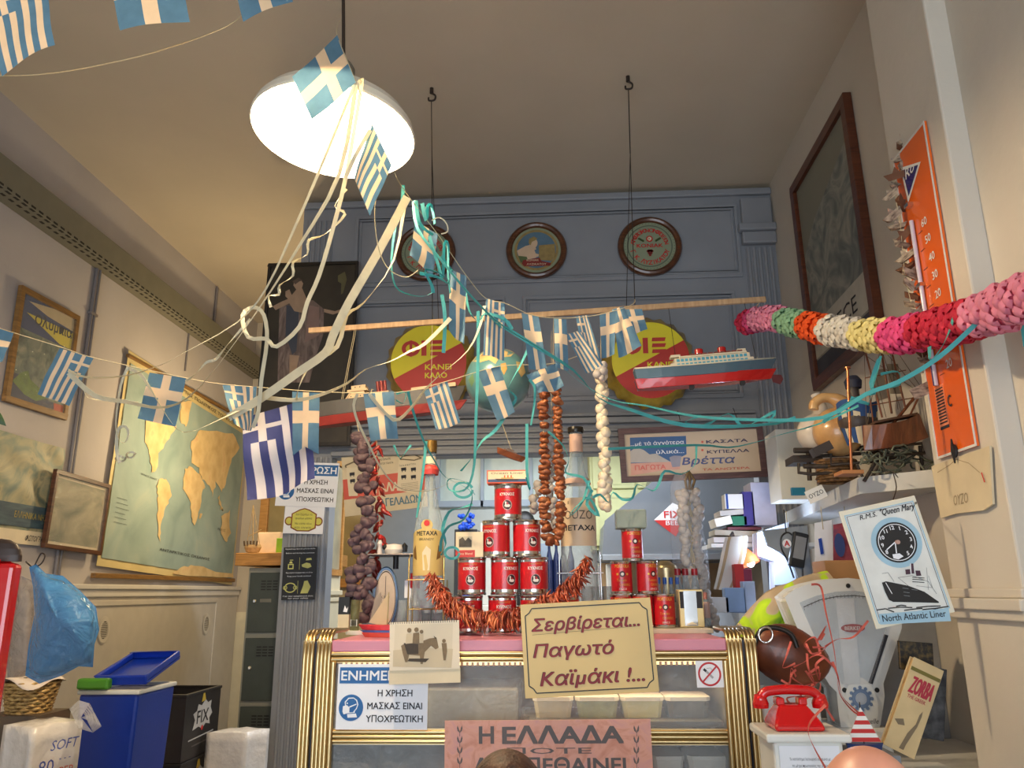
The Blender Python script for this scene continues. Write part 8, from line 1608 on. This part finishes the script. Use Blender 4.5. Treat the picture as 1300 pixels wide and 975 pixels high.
S_ = [([(452, 108), (431, 220), (380, 312), (323, 400), (255, 490), (210, 517), (160, 510), (120, 502), (87, 473)], .017, 'long broad cream streamer from the lamp past the map', 1.89, 2.2, .4),
 ([(450, 108), (402, 225), (374, 289), (338, 366), (300, 410), (231, 449), (205, 463), (159, 477), (110, 479), (87, 470)], .011, 'thinner cream streamer running leftmost from the lamp', 1.89, 2.18, .3),
 ([(456, 105), (459, 108), (440, 220), (423, 289), (405, 350), (390, 384), (380, 415), (351, 440), (338, 430), (315, 428), (308, 400), (322, 390), (335, 400), (339, 432), (332, 481), (328, 522), (321, 543)], .012, 'cream streamer with a loop in front of the dark painting', 1.89, 2.28, 0),
 ([(517, 250), (480, 320), (443, 384), (423, 425), (413, 448), (378, 473), (331, 506), (290, 530)], .026, 'very broad pale streamer across the dark painting', 2.1, 2.3, 0),
 ([(515, 250), (500, 330), (462, 384), (440, 400), (428, 440), (395, 462), (380, 490), (376, 508)], .014, 'twisted cream streamer beside the very broad one', 2.12, 2.3, .8),
 ([(572, 404), (540, 436), (520, 446), (495, 459), (464, 469), (440, 487), (405, 502), (372, 508), (331, 504)], .015, 'cream streamer sweeping left from the left bottle cap sign', 2.24, 2.32, .4),
 ([(440, 240), (425, 262), (438, 272), (413, 297), (392, 305), (390, 323), (372, 333), (372, 350), (355, 362), (354, 374), (341, 376), (344, 390)], .009, 'crimped narrow cream streamer with zigzag curls', 2.1, 2.15, 2.5),
 ([(162, 467), (153, 490), (147, 536), (150, 556), (158, 562), (163, 552), (160, 542), (150, 545), (148, 570), (152, 588)], .010, 'cream streamer hanging in a curl over the map left edge', 2.22, 2.22, .5),
 ([(160, 467), (177, 474), (190, 492), (205, 518), (233, 549), (282, 531), (308, 519), (322, 520)], .014, 'cream streamer making a deep V in front of the map', 2.22, 2.3, .3),
 ([(236, 484), (249, 474), (262, 460), (274, 456), (287, 440), (300, 425), (318, 405)], .009, 'small crimped cream streamer above the cross flag', 2.24, 2.2, 1),
 ([(468, 500), (499, 533), (520, 520), (540, 494), (560, 475), (594, 445), (610, 412), (615, 388)], .016, 'pale streamer making a V between ship and globe', 2.36, 2.3, .3),
 ([(454, 500), (449, 514), (454, 535), (468, 564), (480, 588), (495, 609), (512, 621), (545, 623), (575, 612), (592, 612)], .011, 'cream streamer looping down to the brandy bottle', 2.36, 2.6, .2),
 ([(470, 165), (450, 200), (438, 228)], .012, 'short pale streamer lying across the flag by the lamp', 1.88, 1.9, 0), ([(87, 470), (104, 489), (112, 505), (140, 508), (175, 512)], .011, 'short cream streamer joining the striped flag on the left', 2.2, 2.22, .4)]
for P, w_, lab, y0, y1, tw in S_: streamer(P, w_, lab, SC, y0, y1, tw)
for k, (c, r, n, dx, dy, Y, lab) in enumerate([((154, 580), 6, 1, -2, 5, 2.24, 'tiny cream curl before the map, upper of two'), ((165, 575), 6, 1, 3, 5, 2.24, 'tiny cream curl before the map, right of two')]): streamer(spiral(c, r, n, dx, dy, Y), .006, lab)
T_ = [([(525, 255), (530, 290), (560, 330), (600, 378), (640, 415), (690, 445), (730, 480), (775, 507), (820, 515), (880, 528), (960, 533), (1045, 530), (1100, 500), (1140, 485), (1190, 455), (1235, 415), (1275, 375), (1310, 350)], .0095, 'long teal streamer from the plates to the right edge', 2.2, 1.75, .5),
 ([(560, 325), (590, 366), (630, 410), (643, 417), (677, 438), (728, 470), (760, 505), (800, 520), (870, 540), (960, 540), (1020, 532)], .011, 'second long teal streamer just below the first', 2.24, 2.5, 1.2),
 ([(890, 528), (870, 536), (893, 541), (925, 525), (940, 540), (955, 538), (985, 522), (975, 540), (1010, 530)], .009, 'zigzag teal streamer above the framed advert', 2.5, 2.5, 2),
 ([(1045, 536), (1085, 505), (1110, 500), (1106, 486), (1118, 452), (1104, 508), (1100, 512), (1080, 505)], .010, 'teal streamer with a peak in front of the sailing ship model', 2.3, 2.3, 1),
 ([(1118, 475), (1140, 472), (1143, 488), (1120, 492), (1110, 496)], .009, 'small teal hook below the yellow tissue', 2.3, 2.25, .5), ([(1180, 440), (1182, 458), (1196, 440), (1206, 418), (1212, 402), (1230, 396), (1236, 408)], .009, 'teal streamer crossing the red tissue garland', 2.0, 1.8, .5),
 ([(772, 570), (883, 565), (925, 568), (961, 561), (990, 552), (1040, 538), (1090, 515)], .010, 'straight teal streamer across the framed advert', 2.9, 2.4, .3),
 ([(884, 566), (882, 590), (865, 602), (844, 598), (836, 615), (828, 623), (809, 615), (803, 632), (790, 634), (778, 625), (773, 638), (762, 628), (752, 632)], .009, 'springy teal streamer from the advert to the ouzo bottle', 2.9, 2.95, 1.5),
 ([(748, 610), (740, 636), (730, 650), (722, 655), (735, 640), (748, 632), (760, 655), (745, 640), (752, 622)], .010, 'bow-like teal streamer on the ouzo bottle', 2.92, 2.92, .5), ([(696, 548), (715, 566), (722, 585), (718, 600), (740, 606), (750, 622)], .009, 'teal streamer curling from the figs to the bottle neck', 2.88, 2.9, .5),
 ([(607, 395), (607, 455), (604, 538), (602, 590), (594, 618), (580, 624), (569, 620), (570, 608), (590, 612), (603, 628)], .0105, 'straight vertical teal streamer left of the globe', 2.32, 2.55, .2),
 ([(672, 440), (660, 465), (646, 492), (655, 505), (646, 520), (629, 546), (612, 560), (600, 580), (585, 598)], .010, 'teal streamer descending across the right of the globe', 2.36, 2.5, .8), ([(672, 482), (679, 492), (678, 515), (674, 540)], .009, 'short pale teal streamer right of the globe', 2.4, 2.4, .1),
 ([(669, 538), (669, 600), (673, 622), (668, 606)], .010, 'short vertical teal streamer above the small ship box', 2.5, 2.5, .1), ([(518, 497), (525, 524), (538, 560), (553, 587), (566, 606), (596, 622), (598, 640), (588, 660), (570, 668), (561, 683), (559, 700)], .0095, 'teal streamer falling behind the brandy bottle', 2.45, 2.9, .4),
 ([(541, 560), (537, 600), (529, 657)], .010, 'teal streamer hanging before the brandy bottle neck', 2.6, 2.6, .1), ([(600, 640), (585, 645), (570, 650), (562, 672), (566, 690), (560, 705)], .011, 'crumpled teal streamer at the brandy bottle shoulder', 2.85, 2.85, .8), 
 ([(512, 235), (510, 262), (505, 271), (497, 328), (502, 363), (520, 374), (538, 376), (550, 371)], .010, 'teal streamer looping left of the leftmost plate', 2.12, 2.2, .2), ([(533, 347), (556, 352), (569, 360), (564, 350), (540, 342), (548, 362), (550, 372)], .010, 'knotted teal streamer below the leftmost plate', 2.2, 2.2, .4),
 ([(528, 255), (531, 278), (538, 290), (550, 298)], .012, 'short teal streamer at the top of the leftmost plate', 2.15, 2.18, .1), ([(536, 258), (541, 280), (543, 262), (548, 262), (552, 284)], .012, 'folded teal streamer end above the leftmost plate', 2.15, 2.18, .1), ([(545, 300), (556, 335), (562, 352), (564, 310), (569, 312), (569, 350), (572, 372)], .010, 'teal streamer zigzagging across the leftmost plate', 2.2, 2.22, .1),
 ([(561, 374), (565, 405), (563, 448)], .010, 'short straight teal streamer with a white end above the left cap sign', 2.3, 2.3, 0), ([(590, 366), (596, 395), (608, 408), (616, 398), (640, 405), (650, 418)], .010, 'wavy teal streamer above the globe', 2.28, 2.3, .5), ([(500, 565), (508, 582), (516, 572), (522, 565)], .009, 'small teal bow on the milk advert', 3.1, 3.1, .4),
 ([(1298, 412), (1302, 440)], .008, 'short teal streamer end at the right edge', 1.8, 1.8, 0), ([(503, 500), (515, 498), (512, 512), (503, 508)], .007, 'small teal curl beside the ship cross flag', 2.38, 2.38, .3)]
for P, w_, lab, y0, y1, tw in T_: streamer(P, w_, lab, ST, y0, y1, tw, 'teal')
for c, r, n, lab in (((574, 702), 9, 1, 'round teal curl beside the brandy bottle label'), ((588, 622), 12, 1, 'round teal curl above the blue flowers')): streamer([(c[0] + r * math.cos(k * .6), c[1] + r * .8 * math.sin(k * .6), 2.9) for k in range(11)], .008, lab, ST, col_='teal')
streamer([(c * 1.0, y, 2.16) for c, y in ((548, 280), (558, 276), (567, 284), (568, 294), (560, 297))], .004, 'thin pale curl at the top right of the leftmost plate')
# ================= people at the bottom edge =================
def person(cx, ytop, Y, r, lab, skinm, hairm, topm, bald=False, dirz=0):
    "seated or standing guest: head, neck, torso and arms; only the crown shows in the frame"
    top = A(cx, ytop, Y); H_ = r * 1.28; hc_ = top - V((0, 0, H_ * .98)); t = thing('person', lab, 'person', V((top.x, Y, 0)))
    rz_ = Matrix.Rotation(dirz, 3, 'Z'); m = MB()
    def pt(u, v):
        ph = math.pi * v; a = 2 * math.pi * u; k = 1; x = r * .80 * math.sin(ph) * math.cos(a); y_ = r * .98 * math.sin(ph) * math.sin(a); z = H_ * math.cos(ph)
        if z < 0: x *= 1 - .32 * (z / -H_) ** 1.3; y_ = y_ * (1 - .18 * (-z / H_))
        if y_ > 0: # face side looks away from the camera, to the counter
            y_ += r * .18 * math.exp(-((x / (r * .16)) ** 2)) * math.exp(-(((z + H_ * .12) / (H_ * .16)) ** 2)) - r * .05 * math.exp(-(((abs(x) - r * .3) / (r * .14)) ** 2)) * math.exp(-(((z - H_ * .02) / (H_ * .09)) ** 2)) + r * .05 * math.exp(-((x / (r * .25)) ** 2)) * math.exp(-(((z + H_ * .5) / (H_ * .07)) ** 2))
        return hc_ + rz_ @ V((x, y_, z))
    m.grid(pt, 40, 30)
    nk = hc_ - V((0, r * .1, H_ * .7)); m.lathe([(r * .52, .02), (r * .48, -.04), (r * .55, -.09), (r * .9, -.13), (r * 1.5, -.17)][::-1], nk, 24)
    m.build('body', skinm, t)
    for sx in (-1, 1):
        e = MB(); ec = hc_ + rz_ @ V((sx * r * .80, -r * .02, -H_ * .05)); e.ball(ec, (r * .10, r * .2, r * .28), 12, 8); e.build('ear', skinm, t)
        e = MB(); e.ball(hc_ + rz_ @ V((sx * r * .30, r * .86, H_ * .02)), r * .13, 12, 8); e.build('eye', NW, t)
    MB().ball(hc_ + rz_ @ V((0, r * .86, -H_ * .46)), (r * .26, r * .08, r * .06), 12, 6).build('mouth', mat('lips', (160, 80, 76), .5), t)
    sh_ = nk - V((0, 0, .15)); b = MB(); secs = [(.06, .05, .02), (.13, .08, -.01), (.20, .11, -.06), (.21, .12, -.16), (.19, .12, -.32), (.18, .12, -.5), (.19, .13, -.62)]
    vs = [sh_ + V((w__ * math.cos(a), d__ * math.sin(a), z)) for w__, d__, z in secs for a in [2 * math.pi * k / 20 for k in range(20)]]
    b.add(vs, [(i * 20 + j, i * 20 + (j + 1) % 20, (i + 1) * 20 + (j + 1) % 20, (i + 1) * 20 + j) for i in range(len(secs) - 1) for j in range(20)], 0, True)
    for sx in (-1, 1): b.tube(smooth_path([sh_ + V((sx * .17, 0, -.07)), sh_ + V((sx * .225, .01, -.2)), sh_ + V((sx * .23, .04, -.36)), sh_ + V((sx * .18, .20, -.44)), sh_ + V((sx * .12, .28, -.42))], 4), [.055 - .0016 * i for i in range(17)], 12)
    b.build('shirt', topm, t)
    if not bald:
        h_ = MB(); h_.grid(lambda u, v: hc_ + (pt(u, v * .56 + (.10 * math.cos(2 * math.pi * (u - .75)) * v)) - hc_) * 1.08, 60, 24); h_.build('hair', hairm, t)
    else:
        h_ = MB(); h_.grid(lambda u, v: hc_ + (pt(.5 + .5 * u, .34 + .26 * v) - hc_) * 1.03, 30, 8); h_.build('hair', hairm, t)
    return t
HR = ramp_mat('brown_hair', [(.3, (44, 26, 18)), (.6, (84, 52, 36)), (.8, (110, 72, 50))], scale=60, stretch=(1, 1, .15), rough=.6, bump=.8)
person(643, 961, 1.3, .085, 'person with brown hair, only the crown showing at the bottom centre edge', mat('skin_a', (206, 150, 120), .5, var=.05), HR, mat('shirt_a', (60, 70, 90), .8))
person(1099, 950, 1.05, .085, 'bald person with pinkish scalp, crown showing at the bottom right', mat('skin_b', (222, 156, 132), .4, var=.06, scale=20), mat('short_grey_hair', (190, 150, 130), .7, var=.2, scale=60), mat('shirt_b', (150, 150, 160), .8), bald=True)
